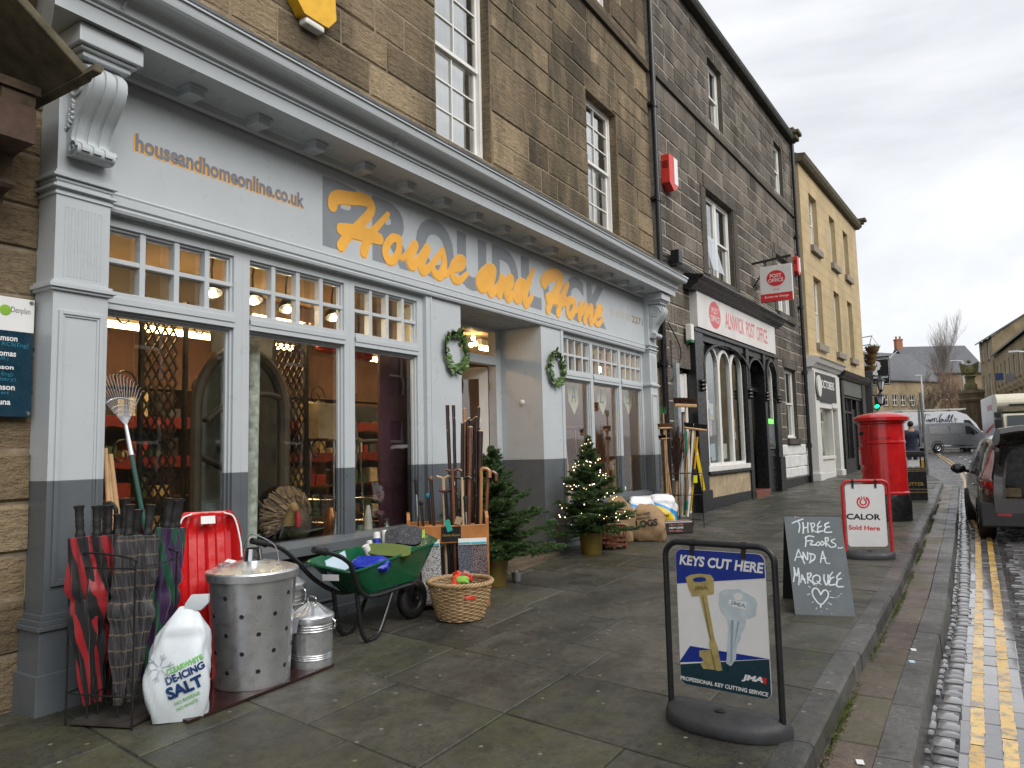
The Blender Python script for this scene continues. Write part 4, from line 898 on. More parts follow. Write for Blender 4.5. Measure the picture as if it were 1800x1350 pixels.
MB().box(-4.79, -4.755, sy0, sy1, sz0, szm).build('navy_panel', M_NAVY, ds, smooth=False); MB().box(-4.79, -4.755, sy0, sy1, szm+.001, sz1).build('white_panel', M_PAPER, ds, smooth=False)
M_LIME = mat('apple_green', (.25,.48,.05), .4); M_INK = mat('grey_ink', (.12,.13,.14), .5)
MB().lathe([(.0001,.003),(.030,.002),(.032,0)], (-4.754, 2.075, 2.185), 16, 0, Matrix.Rotation(math.pi/2, 3, 'Y')).build('apple_logo', M_LIME, ds)
text('Denplan', M_INK, ds, (-4.755, 2.105, 2.165), UY, VZ, .105, .045, name='lettering'); MB().box(-4.755, -4.752, 1.99, 2.035, 2.16, 2.20).build('yellow_logo', M_YEL, ds, smooth=False)
for (s, z, e, m, h) in (('Dr Adamson', 2.005, 2.145, M_PAPER, .035), ('BDS MJDF RCS(Eng)', 1.968, 2.205, M_TEALINK, .03), ('Dr Thomas', 1.915, 2.14, M_PAPER, .035), ('BDS (UK)', 1.885, 2.10, M_TEALINK, .028), ('Dr Johnson', 1.83, 2.13, M_PAPER, .035), ('BDS MJDF RCS Eng)', 1.795, 2.125, M_TEALINK, .028), ('(special interest in dentistry)', 1.766, 2.145, M_TEALINK, .026), ('Dr Stevenson', 1.718, 2.14, M_PAPER, .035), ('BSc DipDentHygCert', 1.686, 2.11, M_TEALINK, .028), ('Shauna', 1.632, 2.12, M_PAPER, .035)):
    wd_ = h*len(s)*.62; text(s, m, ds, (-4.755, e-wd_, z), UY, VZ, wd_, h, bold=.02 if m is M_PAPER else 0, name='lettering')
for y, z in ((2.215, 2.245), (2.215, 1.585)): MB().lathe([(.0001,.004),(.012,.003),(.013,0)], (-4.754, y, z), 10, 0, Matrix.Rotation(math.pi/2, 3, 'Y')).build('screw', M_CHROME, ds)

# ------------------------------------------------------------------ fixtures on the shop wall
ya = thing('alarm_box', 'yellow burglar alarm box high on the brown stone wall', 'alarm', (XW_, 4.4, 5.2), world=True)
MB().prism([(XW_, 4.18, 5.52), (XW_, 4.66, 5.52), (XW_, 4.68, 5.24), (XW_, 4.58, 5.12), (XW_, 4.30, 5.12), (XW_, 4.19, 5.24)], (.11,0,0)).build('cover', mat('yellow_plastic', (.75,.42,.02), .3), ya, smooth=False, bevel=.012)
MB().box(XW_, XW_+.10, 4.33, 4.55, 5.055, 5.118).build('siren', M_WHITE, ya, smooth=False, bevel=.02)
def pipe(x, y, z0, z1, lab, r=.05, joints=()):
    t = thing('drainpipe', lab, 'drainpipe', (x, y, z0), world=True); MB().tube([(x, y, z0), (x, y, z1)], r, 12).build('pipe', M_BLACK, t)
    for z in joints: MB().tube([(x, y, z), (x, y, z+.12)], r*1.35, 12).box(x-.12, x, y-r*1.9, y+r*1.9, z+.03, z+.08).build('collar', M_BLACK, t)
    return t
pipe(-4.72, 12.78, 0.0, 11.3, 'tall black drainpipe between the hardware shop and the post office', .055, (1.6, 2.75, 5.8, 7.6, 9.8))

# ------------------------------------------------------------------ post office
th = -math.atan(.03); PO = thing('post_office_building', 'dark grey sandstone post office with a black and white arcaded shopfront', 'post office', (-4.75, 13, 0), th)
def pow_(x, y, z): return Vector((-4.75, 13, 0))+Matrix.Rotation(th, 3, 'Z') @ Vector((x, y, z))
B = (2.55, 4.48, 4.95, 6.86); C_ = (8.30, 10.12, 5.0, 6.64); D_ = (3.15, 4.15, 8.60, 10.12); E_ = (8.80, 9.78, 8.60, 10.14); GW = (8.62, 9.95, 1.46, 3.46); PAS = (.30, 1.12, -.2, 2.80); SF = (1.12, 7.42, -.2, 3.62); WP = (7.42, 10.9, -.2, 1.30)
hl = [B, C_, D_, E_, GW, PAS, SF, WP]
pw = ashlar(0, -.2, 10.92, -.2, 10.7, hl, 51, course=(.26,.36), blen=(.36,.85), gap=.010, jit=.006, grime=lambda y, z: .3 if z > 8 else .1)
for h in (B, C_, D_, E_, GW): reveal(pw, 0, h, .14, tint=(.3,.6,0))
pw.tint = (.3,.9,0); pw.box(-.05, .05, -.2, 10.9, 8.28, 8.40)
for h in (B, C_): pw.tint = (.3,.45,0); pw.box(-.1, .022, h[0]-.12, h[1]+.12, h[3]+.01, h[3]+.30); pw.box(-.2, .015, h[0]-.30, h[0]-.001, h[2], h[3]); pw.box(-.2, .015, h[1]+.001, h[1]+.30, h[2], h[3])
for h in (B, C_, GW): pw.box(-.2, .07, h[0]-.1, h[1]+.1, h[2]-.15, h[2])
pw.box(-.3, .016, GW[0]-.14, GW[1]+.14, GW[3]+.005, GW[3]+.28)
pw.tint = (.55,.2,0); pw.box(-.3, .03, .18, 1.14, 2.80, 3.28)
PW = pw.build('wall', M_STONE2, PO, smooth=False); backing(MB(), 0, -.2, 10.92, -.2, 10.7, [h for h in hl if h is not WP]).build('mortar', M_MORTAR2, PW, smooth=False)
wp = ashlar(.008, 7.44, 10.9, .38, 1.30, [], 52, course=(.28,.33), blen=(.4,.7), ch=.02, jit=.01); wp.tint = (.5,0,0)
wp.build('whitewashed_stone', mat('worn_whitewash', (.70,.70,.68), .6, var=.14, scale=9, bump=.5, bscale=16, dirt=.35), PO, smooth=False)
MB().box(-.1, .05, 7.42, 10.92, -.2, .37).build('plinth', M_BLACK, PO, smooth=False, bevel=.01)
for h, o in ((B, 0), (C_, 0)):
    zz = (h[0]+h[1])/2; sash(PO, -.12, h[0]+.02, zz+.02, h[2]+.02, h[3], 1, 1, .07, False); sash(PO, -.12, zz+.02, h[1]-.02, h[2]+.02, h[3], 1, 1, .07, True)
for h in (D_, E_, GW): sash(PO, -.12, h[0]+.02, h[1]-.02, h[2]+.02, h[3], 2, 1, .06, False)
op = MB(); zb = 5.02; op.obox((-.02, 3.0, 5.5), (.006,0,0), (0,.38,0), (-.10,0,.42)); op.build('tilted_sash', M_GLASSUP, PO, smooth=False)
gt = MB(); gt.prism([(.02,-.2,10.66), (.16,-.2,10.66), (.20,-.2,10.74), (.20,-.2,10.86), (-.3,-.2,10.86), (-.3,-.2,10.66)], (0,11.1,0)); gt.build('gutter', mat('mossy_gutter', (.03,.032,.024), .8, var=.5, scale=6, bump=.6), PO, smooth=False, bevel=.02)
rf = MB(); rf.prism([(.05,-.2,10.86), (-4.2,-.2,13.4), (-8.5,-.2,10.86)], (0,11.1,0)); rf.build('roof', M_LEAD, PO, smooth=False)
kn = MB(); kn.box(-.4, .28, 10.55, 10.95, 10.7, 10.85).box(-.4, .36, 10.50, 10.98, 10.85, 10.97).box(-.4,.2,10.6,10.9,10.97,11.1); kn.build('kneeler_stone', M_MOSSTILE, PO, smooth=False, bevel=.03)
# shopfront
sf = MB()
sf.box(-.15, .14, 1.13, 1.60, -.2, 3.60); sf.box(-.15, .18, 1.08, 1.66, -.2, .45); sf.box(-.15, .14, 4.50, 4.74, -.2, 3.6); sf.box(-.15, .14, 5.96, 6.16, -.2, 3.6); sf.box(-.15, .14, 7.02, 7.42, -.2, 3.6); sf.box(-.15, .18, 6.98, 7.47, -.2, 1.0)
sf.box(-.15, .10, 1.6, 7.02, 3.42, 3.62); sf.box(-.15, .16, 1.10, 7.44, 3.56, 3.63)
sf.box(-.15, .12, 1.6, 4.5, -.2, .28); sf.box(-.15, .17, 1.6, 4.5, .74, .80); sf.box(-.12, .06, 6.16, 7.02, -.2, 1.18)
for z in (.2, .7): sf.box(.06, .085, 6.24, 6.94, z, z+.03); sf.box(.06, .085, 6.24, 6.94, z+.32, z+.35); sf.box(.06, .085, 6.24, 6.27, z+.03, z+.32); sf.box(.06, .085, 6.91, 6.94, z+.03, z+.32)
def archring(mb, y0, y1, z0, zs, r_, x0, x1, wd_, m=0, n=12, sharp=1.0):
    c = (y0+y1)/2; rr_ = (y1-y0)/2
    P = [(y0, z0), (y0, zs)]+[(c-rr_*math.cos(a), zs+rr_*sharp*math.sin(a)) for a in np.linspace(0, math.pi, n)[1:-1]]+[(y1, zs), (y1, z0)]
    Q = [(y0+wd_, z0), (y0+wd_, zs)]+[(c-(rr_-wd_)*math.cos(a), zs+(rr_-wd_)*sharp*math.sin(a)) for a in np.linspace(0, math.pi, n)[1:-1]]+[(y1-wd_, zs), (y1-wd_, z0)]
    k = len(P); vs = [(x, *p) for x in (x0, x1) for p in P]+[(x, *q) for x in (x0, x1) for q in Q]
    fs = []
    for i in range(k-1): fs += [(k+i, k+i+1, 3*k+i+1, 3*k+i), (2*k+i, 2*k+i+1, 3*k+i+1, 3*k+i), (i, i+1, k+i+1, k+i)]
    mb.add(vs, fs, m); return P, Q
archring(sf, 1.58, 4.76, 2.55, 2.98, 0, .02, .15, .09, sharp=.32); archring(sf, 6.10, 7.10, 2.5, 3.0, 0, .05, .18, .08); archring(sf, 4.62, 6.05, 2.5, 2.98, 0, .02, .15, .08, sharp=.6)
# spandrels above the three window arches
for y0, y1 in ((1.92,2.76), (2.76,3.58), (3.58,4.42)):
    c = (y0+y1)/2; rr_ = (y1-y0)/2
    arcp = [(c-rr_*math.cos(a), 2.98+rr_*math.sin(a)) for a in np.linspace(0, math.pi, 13)]
    sf.prism([(0, y0, 3.44), *[(0, a, b) for a, b in arcp], (0, y1, 3.44)], (-.06,0,0))
sf.box(-.15, .05, 1.6, 1.92, .8, 3.44); sf.box(-.15,.05, 4.42, 4.5, .8, 3.44)
for y in (1.40, 4.62, 6.06, 7.2):
    for z in (2.42, 2.50, 2.58): sf.ball((.16, y, z), .075, 10, 6, (1,1.2,.6))
sf.build('shopfront', M_BLACK, PO, smooth=False, bevel=.006)
wf = MB(); gl = MB()
for y0, y1 in ((1.92,2.76), (2.76,3.58), (3.58,4.42)):
    P, Q = archring(wf, y0, y1, .90, 2.98, 0, -.03, .045, .065); gl.prism([(0, *q) for q in Q], (.004,0,0))
wf.box(-.03, .13, 1.66, 4.5, .80, .90); wf.box(-.05, .03, 1.92, 4.42, .9, .96)
PWI = wf.build('arched_window', M_WHITE, PO, smooth=False, bevel=.005); gl.build('pane', M_GLASS, PWI, smooth=False)
wf = MB(); P, Q = archring(wf, 6.22, 6.98, 1.98, 3.0, 0, 0, .06, .06); AW = wf.build('arched_window', M_WHITE, PO, smooth=False); MB().prism([(.02, *q) for q in Q], (.004,0,0)).build('pane', M_GLASS, AW, smooth=False)
MB().box(-.1, .10, 1.62, 4.5, .28, .74).build('rendered_panel', mat('cream_render', (.42,.33,.21), .85, var=.25, scale=6, bump=.3, dirt=.4), PO, smooth=False)
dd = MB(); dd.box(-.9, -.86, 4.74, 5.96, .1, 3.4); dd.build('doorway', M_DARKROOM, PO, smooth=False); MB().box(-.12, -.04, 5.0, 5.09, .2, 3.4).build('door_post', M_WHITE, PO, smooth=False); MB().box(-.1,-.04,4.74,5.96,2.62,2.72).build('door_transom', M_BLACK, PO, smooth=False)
dw2 = MB(); dw2.box(-.30, -.25, 5.12, 5.94, .2, 2.6); dw2.build('door', M_BLACK, PO, smooth=False)
MB().box(-.8, .16, 4.74, 5.96, -.2, .24).build('doorstep', mat('red_tile_step', (.16,.05,.035), .5, var=.2), PO, smooth=False, bevel=.01)
atm = MB(); atm.box(-.05, .07, 6.22, 6.98, 1.20, 1.98); ATM = atm.build('cash_machine', mat('grey_atm', (.10,.11,.11), .35), PO, smooth=False, bevel=.012)
MB().box(.07, .078, 6.34, 6.86, 1.84, 1.96).build('screen', emit('atm_green', (.12,.9,.08), .8), ATM, smooth=False); text('CASH', M_PAPER, ATM, (.078, 6.44, 1.88), UY, VZ, .3, .045, name='lettering'); MB().box(.02, .10, 6.30, 6.90, 1.28, 1.34).build('tray', M_CHROME, ATM, smooth=False); MB().box(.07,.074, 6.36,6.84,1.5,1.78).build('keypad_panel', M_DGREY, ATM, smooth=False)
M_SIGNW = mat('off_white_sign', (.68,.66,.63), .4, var=.05, scale=4, dirt=.25)
SB = MB().box(-.1, .16, 1.30, 7.15, 3.66, 4.38).build('sign_board', M_SIGNW, PO, smooth=False, bevel=.006)
M_PINK = mat('faded_post_red', (.62,.13,.14), .5, var=.1)
el = MB(); el.prism([(.162, 2.34+.36*math.cos(a), 4.03+.285*math.sin(a)) for a in np.linspace(0, 2*math.pi, 33)[:-1]], (.002,0,0)); el.build('oval_emblem', M_PINK, SB, smooth=False)
text('POST', M_SIGNW, SB, (.164, 2.14, 4.05), UY, VZ, .40, .13, bold=.01, name='lettering'); text('OFFICE', M_SIGNW, SB, (.164, 2.06, 3.88), UY, VZ, .56, .13, bold=.01, name='lettering')
text('ALNWICK  POST  OFFICE', M_PINK, SB, (.16, 3.02, 3.845), UY, VZ, 3.35, .36, bold=.012, name='lettering')
pc = MB(); pc.prism([(-.1,0,4.38), (.18,0,4.38), (.20,0,4.42), (.30,0,4.47), (.33,0,4.54), (.42,0,4.58), (.42,0,4.62), (-.1,0,4.72)], (0,6.55,0)); pc.v = [(x, y+.98, z) for x, y, z in pc.v]; pc.build('sign_cornice', M_BLACK, PO, smooth=False, bevel=.004)
# notices in the arched windows, counter room behind
rm = MB(); rm.box(-3.2, -3.1, 1.5, 7.2, 0, 3.5); rm.box(-3.1, -.2, 1.4, 1.5, 0, 3.5); rm.box(-3.1,-.2,7.1,7.2,0,3.5); rm.box(-3.1,-.15,1.5,7.1,3.42,3.5); rm.box(-3.1,-.15,1.5,7.1,-.1,.15); rm.build('interior_wall', mat('dim_counter_wall', (.16,.14,.11), .8, var=.3, scale=1.5), PO, smooth=False)
rr = random.Random(5); nb = [M_PAPER, mat('pale_blue_card', (.45,.58,.68), .6), mat('manila_card', (.55,.44,.25), .7), mat('pink_card', (.6,.33,.28), .7), mat('grey_card', (.35,.35,.34), .7)]
nlab = []
for i in range(16):
    y = rr.choice((2.0,2.84,3.66))+rr.uniform(.02,.42); z = rr.uniform(1.0,2.25); w_ = rr.uniform(.14,.28); h_ = rr.uniform(.16,.36)
    o = MB().box(-.05-.004*i, -.047-.004*i, y, y+w_, z, z+h_).build('notice', rr.choice(nb), smooth=False); o.location = (-4.75,13,0); o.rotation_euler = (0,0,th); tag(o, 'paper notice stuck inside the arched post office window', 'notice', 'notices in the post office window')
# passage door
MB().box(-.55, -.50, .30, 1.12, -.2, 2.8).build('passage_back', M_DARKROOM, PO, smooth=False)
pd = MB()
for i in range(6): pd.box(-.10, -.07, .50+i*.09, .585+i*.09, 2.02, 2.70)
pd.box(-.12, -.05, .48, .98, 1.97, 2.03); pd.box(-.12, -.05, .98, 1.10, -.1, 2.72); pd.build('boarded_door', M_WHITE, PO, smooth=False)
MB().box(-.05, .08, .24, .40, -.1, 2.86).build('grey_post', mat('grey_steel_post', (.33,.36,.37), .5, .2, var=.2), PO, smooth=False)
gb_ = thing('junction_box', 'white box with a green base beside the post office sign', 'junction box', pow_(.06, .98, 3.45), th); MB().box(-.02, .10, -.08, .08, -.10, .22).build('cover', M_WHITE, gb_, smooth=False, bevel=.015); MB().box(-.02,.09,-.075,.075,-.14,-.101).build('base', mat('green_plastic', (.02,.16,.07), .4), gb_, smooth=False)
cab = MB(); cab.tube(cat([pow_(.03,.05,3.6), pow_(.08,.45,3.2), pow_(.06,.5,2.9), pow_(.03,.15,2.5)], 5), .012, 6); tag(cab.build('cable', M_BLACK), 'black cable looping on the stone beside the drainpipe', 'cable')
cab = MB(); rr = random.Random(8)
for k in range(3): cab.tube(cat([pow_(.06, y, 4.80-.3*k*(y/10)+.05*rr.random()) for y in np.linspace(-.1, 10.8, 12)], 3), .012, 5)
tag(cab.build('wall_cables', M_BLACK), 'sagging black cables run along the post office wall', 'cables')
# alarms, floodlight
def alarm(loc, lab, s=1.0):
    t = thing('alarm_box', lab, 'alarm', loc, th); MB().prism([(.0,-.17*s,.24*s), (.0,.17*s,.24*s), (.0,.17*s,-.20*s), (.0,0,-.30*s), (.0,-.17*s,-.20*s)], (.13*s,0,0)).build('cover', mat('alarm_red', (.62,.045,.03), .35), t, smooth=False, bevel=.01)
    MB().box(.131*s, .134*s, .02*s, .168*s, -.18*s, .235*s).build('white_half', M_PAPER, t, smooth=False)
    g = MB()
    for i in range(4): g.box(.02*s, .11*s, -.174*s, -.1715*s, .12*s-.03*i*s, .135*s-.03*i*s)
    g.build('grille', M_BLACK, t, smooth=False)
alarm(pow_(.0,.32,6.50), 'red and white alarm box beside the upper end of the drainpipe', 1.25); alarm(pow_(.0,10.55,6.72), 'red alarm box beside the hanging post office sign', 1.05)
p = pow_(.0, .35, 4.75); t = thing('floodlight', 'small black floodlight on the wall above the grey cornice', 'floodlight', p, th); MB().box(.05,.22,-.1,.1,-.02,.24).build('housing', M_BLACK, t, smooth=False, bevel=.015); MB().tube([(0,0,-.05),(.12,0,-.05),(.12,0,0)], .015, 6).build('bracket', M_BLACK, t)
# hanging sign
yS = 18.9; a = ony(1336, 470, yS); b = ony(1393, 527, yS); hx = (a.x+b.x)/2; wS = (b.x-a.x)/2+.02; z1 = a.z; z0 = b.z+.02
hs = thing('hanging_sign', 'white and red post office sign hanging from an iron bracket', 'sign', (hx, yS, z0), world=True)
XU = Vector((1,0,0)); FN = Vector((0,-1,0))
MB().box(hx-wS, hx+wS, yS, yS+.09, z0, z1).build('panel', M_SIGNW, hs, smooth=False, bevel=.008)
M_SRED = mat('post_red', (.60,.018,.02), .4)
MB().box(hx-wS+.004, hx+wS-.004, yS-.004, yS-.001, z0+.004, z0+(z1-z0)*.22).build('red_band', M_SRED, hs, smooth=False)
MB().prism([(hx+wS*.58*math.cos(a_), yS-.004, z0+(z1-z0)*.64+(z1-z0)*.22*math.sin(a_)) for a_ in np.linspace(0, 2*math.pi, 33)[:-1]], (0,.003,0)).build('oval_emblem', M_SRED, hs, smooth=False)
text('POST', M_PAPER, hs, (hx-wS*.36, yS-.004, z0+(z1-z0)*.66), XU, VZ, wS*.72, (z1-z0)*.10, bold=.01); text('OFFICE', M_PAPER, hs, (hx-wS*.47, yS-.004, z0+(z1-z0)*.53), XU, VZ, wS*.94, (z1-z0)*.10, bold=.01)
text('Alnwick', M_SRED, hs, (hx-wS*.2, yS, z0+(z1-z0)*.30), XU, VZ, wS*.4, (z1-z0)*.055); text('Bureau de Change', M_PAPER, hs, (hx-wS*.74, yS-.004, z0+(z1-z0)*.085), XU, VZ, wS*1.48, (z1-z0)*.075, bold=.012)
br = MB(); wx = -4.6; br.bar((wx, yS+.04, z1+.12), (hx+wS, yS+.04, z1+.20), .05, .05); 
for s_ in (-.6, .7): br.tube([(hx+wS*s_, yS+.045, z1+.17), (hx+wS*s_, yS+.045, z1)], .018, 6)
br.tube(cat([(wx, yS+.04, z1-.5), (wx+.12, yS+.04, z1-.35), (wx+.3, yS+.04, z1-.05), (wx+.32, yS+.04, z1+.12)], 5), .018, 6); br.tube([(wx, yS+.04, z1+.35), (wx, yS+.04, z1-.6)], .025, 6)
br.tube([(wx+.09+.08*(1-q)*math.cos(q*10), yS+.04, z1-.5+.08*(1-q)*math.sin(q*10)) for q in np.linspace(0,.9,18)], .014, 5); br.build('bracket', M_BLKMETAL, hs)
pipe(*pow_(.09, 10.75, .1)[:2], .15, 10.6, 'black drainpipe between the post office and the yellow building', .055, (1.2, 3.4, 5.4, 7.6))

# ------------------------------------------------------------------ yellow rendered building with two shopfronts
thy = -math.atan(.05); YB = thing('yellow_building', 'yellow rendered three-storey building over a white and a black shopfront', 'building', (-4.40, 24.8, 0), thy)
M_YREND = mat('ochre_render', (.45,.345,.19), .8, var=.14, scale=1.2, bump=.12, dirt=.38)
WY = [(1.28,2.40), (4.35,5.32), (6.78,7.72)]; yh = [(a, b, z0, z1) for a, b in WY for z0, z1 in ((4.62,6.9), (7.92,9.75))]
yw = MB(); backing(yw, .0, .08, 9.62, 4.0, 10.5, yh, .5); yw.v = [(x+.012 if x > -.1 else x, y, z) for x, y, z in yw.v]; yw.build('wall', M_YREND, YB, smooth=False)
jr = MB()
for z in np.arange(4.3, 10.4, .36):
    for p, q in spans(.08, 9.62, [(h[0], h[1]) for h in yh if h[2] < z+.01 and h[3] > z]): jr.box(-.001, .0025, p, q, z, z+.012)
jr.build('render_joint', mat('render_joint_tone', (.36,.25,.11), .85), YB, smooth=False)
for h in yh:
    s = MB(); s.box(-.2, .12, h[0]-.14, h[1]+.14, h[2]-.22, h[2]); s.build('sill', mat('grey_stone_sill', (.24,.21,.17), .8, var=.2, dirt=.3), YB, smooth=False, bevel=.01)
    sash(YB, -.16, h[0], h[1], h[2], h[3], 2, 2, .06, True)
gy_ = MB(); gy_.prism([(-.1,0,10.42), (.14,0,10.42), (.22,0,10.52), (.26,0,10.66), (-.4,0,10.75)], (0,9.75,0)); gy_.build('gutter', M_MOSSTILE, YB, smooth=False, bevel=.02)
ry = MB(); ry.prism([(.1,.05,10.66), (-4,.05,12.9), (-8,.05,10.66)], (0,9.6,0)); ry.build('roof', M_LEAD, YB, smooth=False)
kn = MB(); kn.box(-.3,.34,9.50,9.82,10.62,10.72).box(-.3,.44,9.46,9.86,10.72,10.84).box(-.3,.24,9.55,9.8,10.5,10.62); kn.build('kneeler_stone', M_MOSSTILE, YB, smooth=False, bevel=.02)
ws = MB(); ws.box(-.3,.16,-.12,.42,-.1,3.62); ws.box(-.3,.16,2.30,3.55,2.5,3.62); ws.box(-.3,.16,3.05,3.55,-.1,2.5); ws.box(-.3,.12,.42,2.4,-.1,.36); ws.box(-.3,.15,.42,2.4,.80,.90); ws.box(-.3,.1,.42,2.4,.36,.80); ws.box(-.3,.12,.42,3.05,2.46,2.62); ws.box(-.3,.10,2.40,2.52,.2,2.46)
ws.box(-.3,.2,-.18,.48,-.1,.4); ws.box(-.3,.2,3.0,3.62,-.1,.4); ws.box(-.3,.12,-.12,3.55,3.55,3.75)
ws.prism([(-.1,-.25,3.72), (.18,-.25,3.72), (.24,-.25,3.80), (.30,-.25,3.84), (.36,-.25,3.95), (.42,-.25,4.0), (-.1,-.25,4.12)], (0,3.95,0))
ws.build('white_shopfront', mat('white_gloss_frontage', (.68,.67,.63), .4, var=.06, dirt=.2), YB, smooth=False, bevel=.008)
MB().box(-.06,-.05,.42,2.40,.90,2.46).box(-.3,-.29,2.5,3.05,.2,2.46).build('pane', M_GLASS, YB, smooth=False); MB().box(-.7,-.6,.3,3.1,.1,2.6).build('net_curtain', M_CURTAIN, YB, smooth=False)
M_CHAR = mat('charcoal_sign', (.035,.036,.036), .5, var=.12)
s1 = MB().box(.1,.18,.02,2.86,2.68,3.56).build('sign_board', M_CHAR, YB, smooth=False); text('OCTOBERS', M_PAPER, s1, (.18,.72,3.10), UY, VZ, 1.85, .26, bold=.012)
MB().prism([(.20,.16+.26*math.cos(a),3.12+.34*math.sin(a)) for a in np.linspace(0,2*math.pi,25)[:-1]], (.05,0,0)).build('oval_plaque', M_SIGNW, YB, smooth=False)
bs = MB(); bs.box(-.3,.2,3.72,4.10,-.1,3.55); bs.box(-.3,.2,7.6,8.3,-.1,3.6); bs.box(-.3,.14,4.10,7.6,2.95,3.02); bs.box(-.3,.12,4.1,5.9,-.1,.75); bs.box(-.3,.1,4.1,4.22,.75,2.95); bs.box(-.3,.1,4.95,5.03,.75,2.95); bs.box(-.3,.1,5.8,5.95,.1,2.95); bs.box(-.3,.1,4.22,5.9,2.4,2.48); bs.box(-.3,.08,6.9,7.6,-.1,2.95)
bs.prism([(-.1,3.62,3.60), (.22,3.62,3.60), (.34,3.62,3.72), (.40,3.62,3.86), (-.1,3.62,4.05)], (0,4.85,0)); bs.build('black_shopfront', M_BLACK, YB, smooth=False, bevel=.008)
MB().box(.0,.01,4.22,5.8,.75,2.95).build('pane', M_GLASS, YB, smooth=False); MB().box(-.5,-.45,4.1,7,.0,3).build('display', M_DARKROOM, YB, smooth=False); MB().box(-.3,.01,5.95,6.9,.1,2.6).build('door', M_BLACK, YB, smooth=False)
s2 = MB().box(.05,.17,4.12,7.58,3.05,3.58).build('sign_board', mat('grey_green_sign', (.09,.095,.085), .5), YB, smooth=False)
# ------------------------------------------------------------------ things standing on the pavement
def near(px, py, p):
    d = ray(px, py); t = (p[0]*d[0]+p[1]*d[1])/(d[0]**2+d[1]**2); return Vector(CPOS+t*d)
class Surf:
    """a plane O+u*U+v*V that photograph pixels can be read onto"""
    def __init__(s, O, U, V): s.O, s.U, s.V = Vector(O), Vector(U).normalized(), Vector(V).normalized(); s.N = s.U.cross(s.V).normalized()
    def uv(s, px, py):
        d = Vector(ray(px, py)); c = Vector(CPOS); t = (s.O-c).dot(s.N)/d.dot(s.N); q = c+d*t-s.O; return (q.dot(s.U), q.dot(s.V))
UX = Vector((1,0,0)); FY = Vector((0,-1,0)); Z0 = Vector((0,0,0))
def facing(L_, R_p): 
    d = Vector((R_p[0]-L_[0], R_p[1]-L_[1])); return math.atan2(d.y, d.x), d.length
def swing_sign(name, label, L_, R_p, H, fm, panel, base_depth, r=.016):
    a, W = facing(L_, R_p); L0 = Vector((L_[0], L_[1], gz(L_[1]))); t = thing(name, label, 'sign', L0, a); g0 = -.002
    c = .075; pts = [(0,0,.03), (0,0,H-c)]+[(c-c*math.cos(q), 0, H-c+c*math.sin(q)) for q in np.linspace(.15, 1.42, 6)]+[(c,0,H), (W-c,0,H)]+[(W-c+c*math.sin(q), 0, H-c+c*math.cos(q)) for q in np.linspace(.15, 1.42, 6)]+[(W,0,H-c), (W,0,.03)]
    MB().tube(pts, r, 12).build('frame', fm, t)
    b = MB(); n = 22; rings = []
    for z, k in ((g0, .97), (.012, 1.0), (.045, .985), (.075, .93), (.092, .82), (.097, .6)):
        ring = []
        for i in range(n+1):
            u = -1+2*i/n; y = -base_depth*k*(max(0,1-abs(u)**2.6))**.62; ring.append((W/2+u*(W/2+.04)*min(1,k+.03), y+.03-(1-k)*.03, z-.02*max(0,-y/base_depth)*(z>.05)))
        for i in range(n-1, 0, -1): u = -1+2*i/n; ring.append((W/2+u*(W/2+.04)*min(1,k+.03), .055*k, z))
        rings.append(ring)
    b.loft(rings); b.build('base', M_GREYPLASTIC, t, angle=50)
    MB().lathe([(.001,.004),(.022,.004),(.028,0)], (W/2, -base_depth*.25, .093), 14).build('filler_cap', M_RUBBER, t)
    x0, x1, z0, z1 = panel; rr_ = .035
    pp = [(x0+rr_-rr_*math.cos(q), z1-rr_+rr_*math.sin(q)) for q in np.linspace(0, math.pi/2, 6)]+[(x1-rr_+rr_*math.sin(q), z1-rr_+rr_*math.cos(q)) for q in np.linspace(0, math.pi/2, 6)]+[(x1-rr_+rr_*math.cos(q), z0+rr_-rr_*math.sin(q)) for q in np.linspace(0, math.pi/2, 6)]+[(x0+rr_-rr_*math.sin(q), z0+rr_-rr_*math.cos(q)) for q in np.linspace(0, math.pi/2, 6)]
    P = MB().prism([(x, -.003, z) for x, z in pp], (0,.008,0)).build('panel', M_PAPER, t, smooth=False)
    for f in (.2, .78):
        x = x0+(x1-x0)*f; k = MB(); k.tube([(x, -.0, H-r), (x, 0, z1-.02)], .008, 8); k.box(x-.011, x+.011, -.009, .009, z1-.03, z1+.012); k.tube([(x-.012, 0, H), (x+.012, 0, H)], r*1.25, 12); k.build('hook', M_RUBBER, t)
        MB().box(x-.013, x+.013, -.0045, -.0032, z1-.048, z1-.032).build('slot', M_CHROME, P, smooth=False)
    s = Surf(L0+Vector((0,0,0)), (math.cos(a), math.sin(a), 0), VZ); return t, P, s, pp
kL, kR = ground(1180, 1226, .09), ground(1376, 1266, .09); kH = near(1275, 957, (kL+kR)/2).z-gz(3.8)
KZ = lambda x, y: (1130+x/3.293, 920+y/3.293)
tmp = Surf(Vector((kL.x, kL.y, gz(kL.y))), Vector((kR.x-kL.x, kR.y-kL.y, 0)), VZ)
a0, a1 = tmp.uv(*KZ(190,145)), tmp.uv(*KZ(750,1030)); b0 = tmp.uv(*KZ(205,930))
t, P, S, pp = swing_sign('key_cutting_sign', 'black framed swing sign with two keys and a royal blue heading', kL, kR, kH, M_BLKMETAL, (a0[0], a1[0]-.002, (a1[1]+b0[1])/2+.006, a0[1]), .20)
M_RBLUE = mat('royal_blue_print', (.008,.03,.26), .35, var=.03); M_PETROL = mat('petrol_print', (.006,.035,.05), .35, var=.05)
def poly(par, m, pts, lift, name='print', F=None):
    F = F or (lambda p: S.uv(*KZ(*p))); q = [F(p) for p in pts]; MB().prism([(u, -.003-lift, v) for u, v in q], (0, lift*.6, 0)).build(name, m, par, smooth=False)
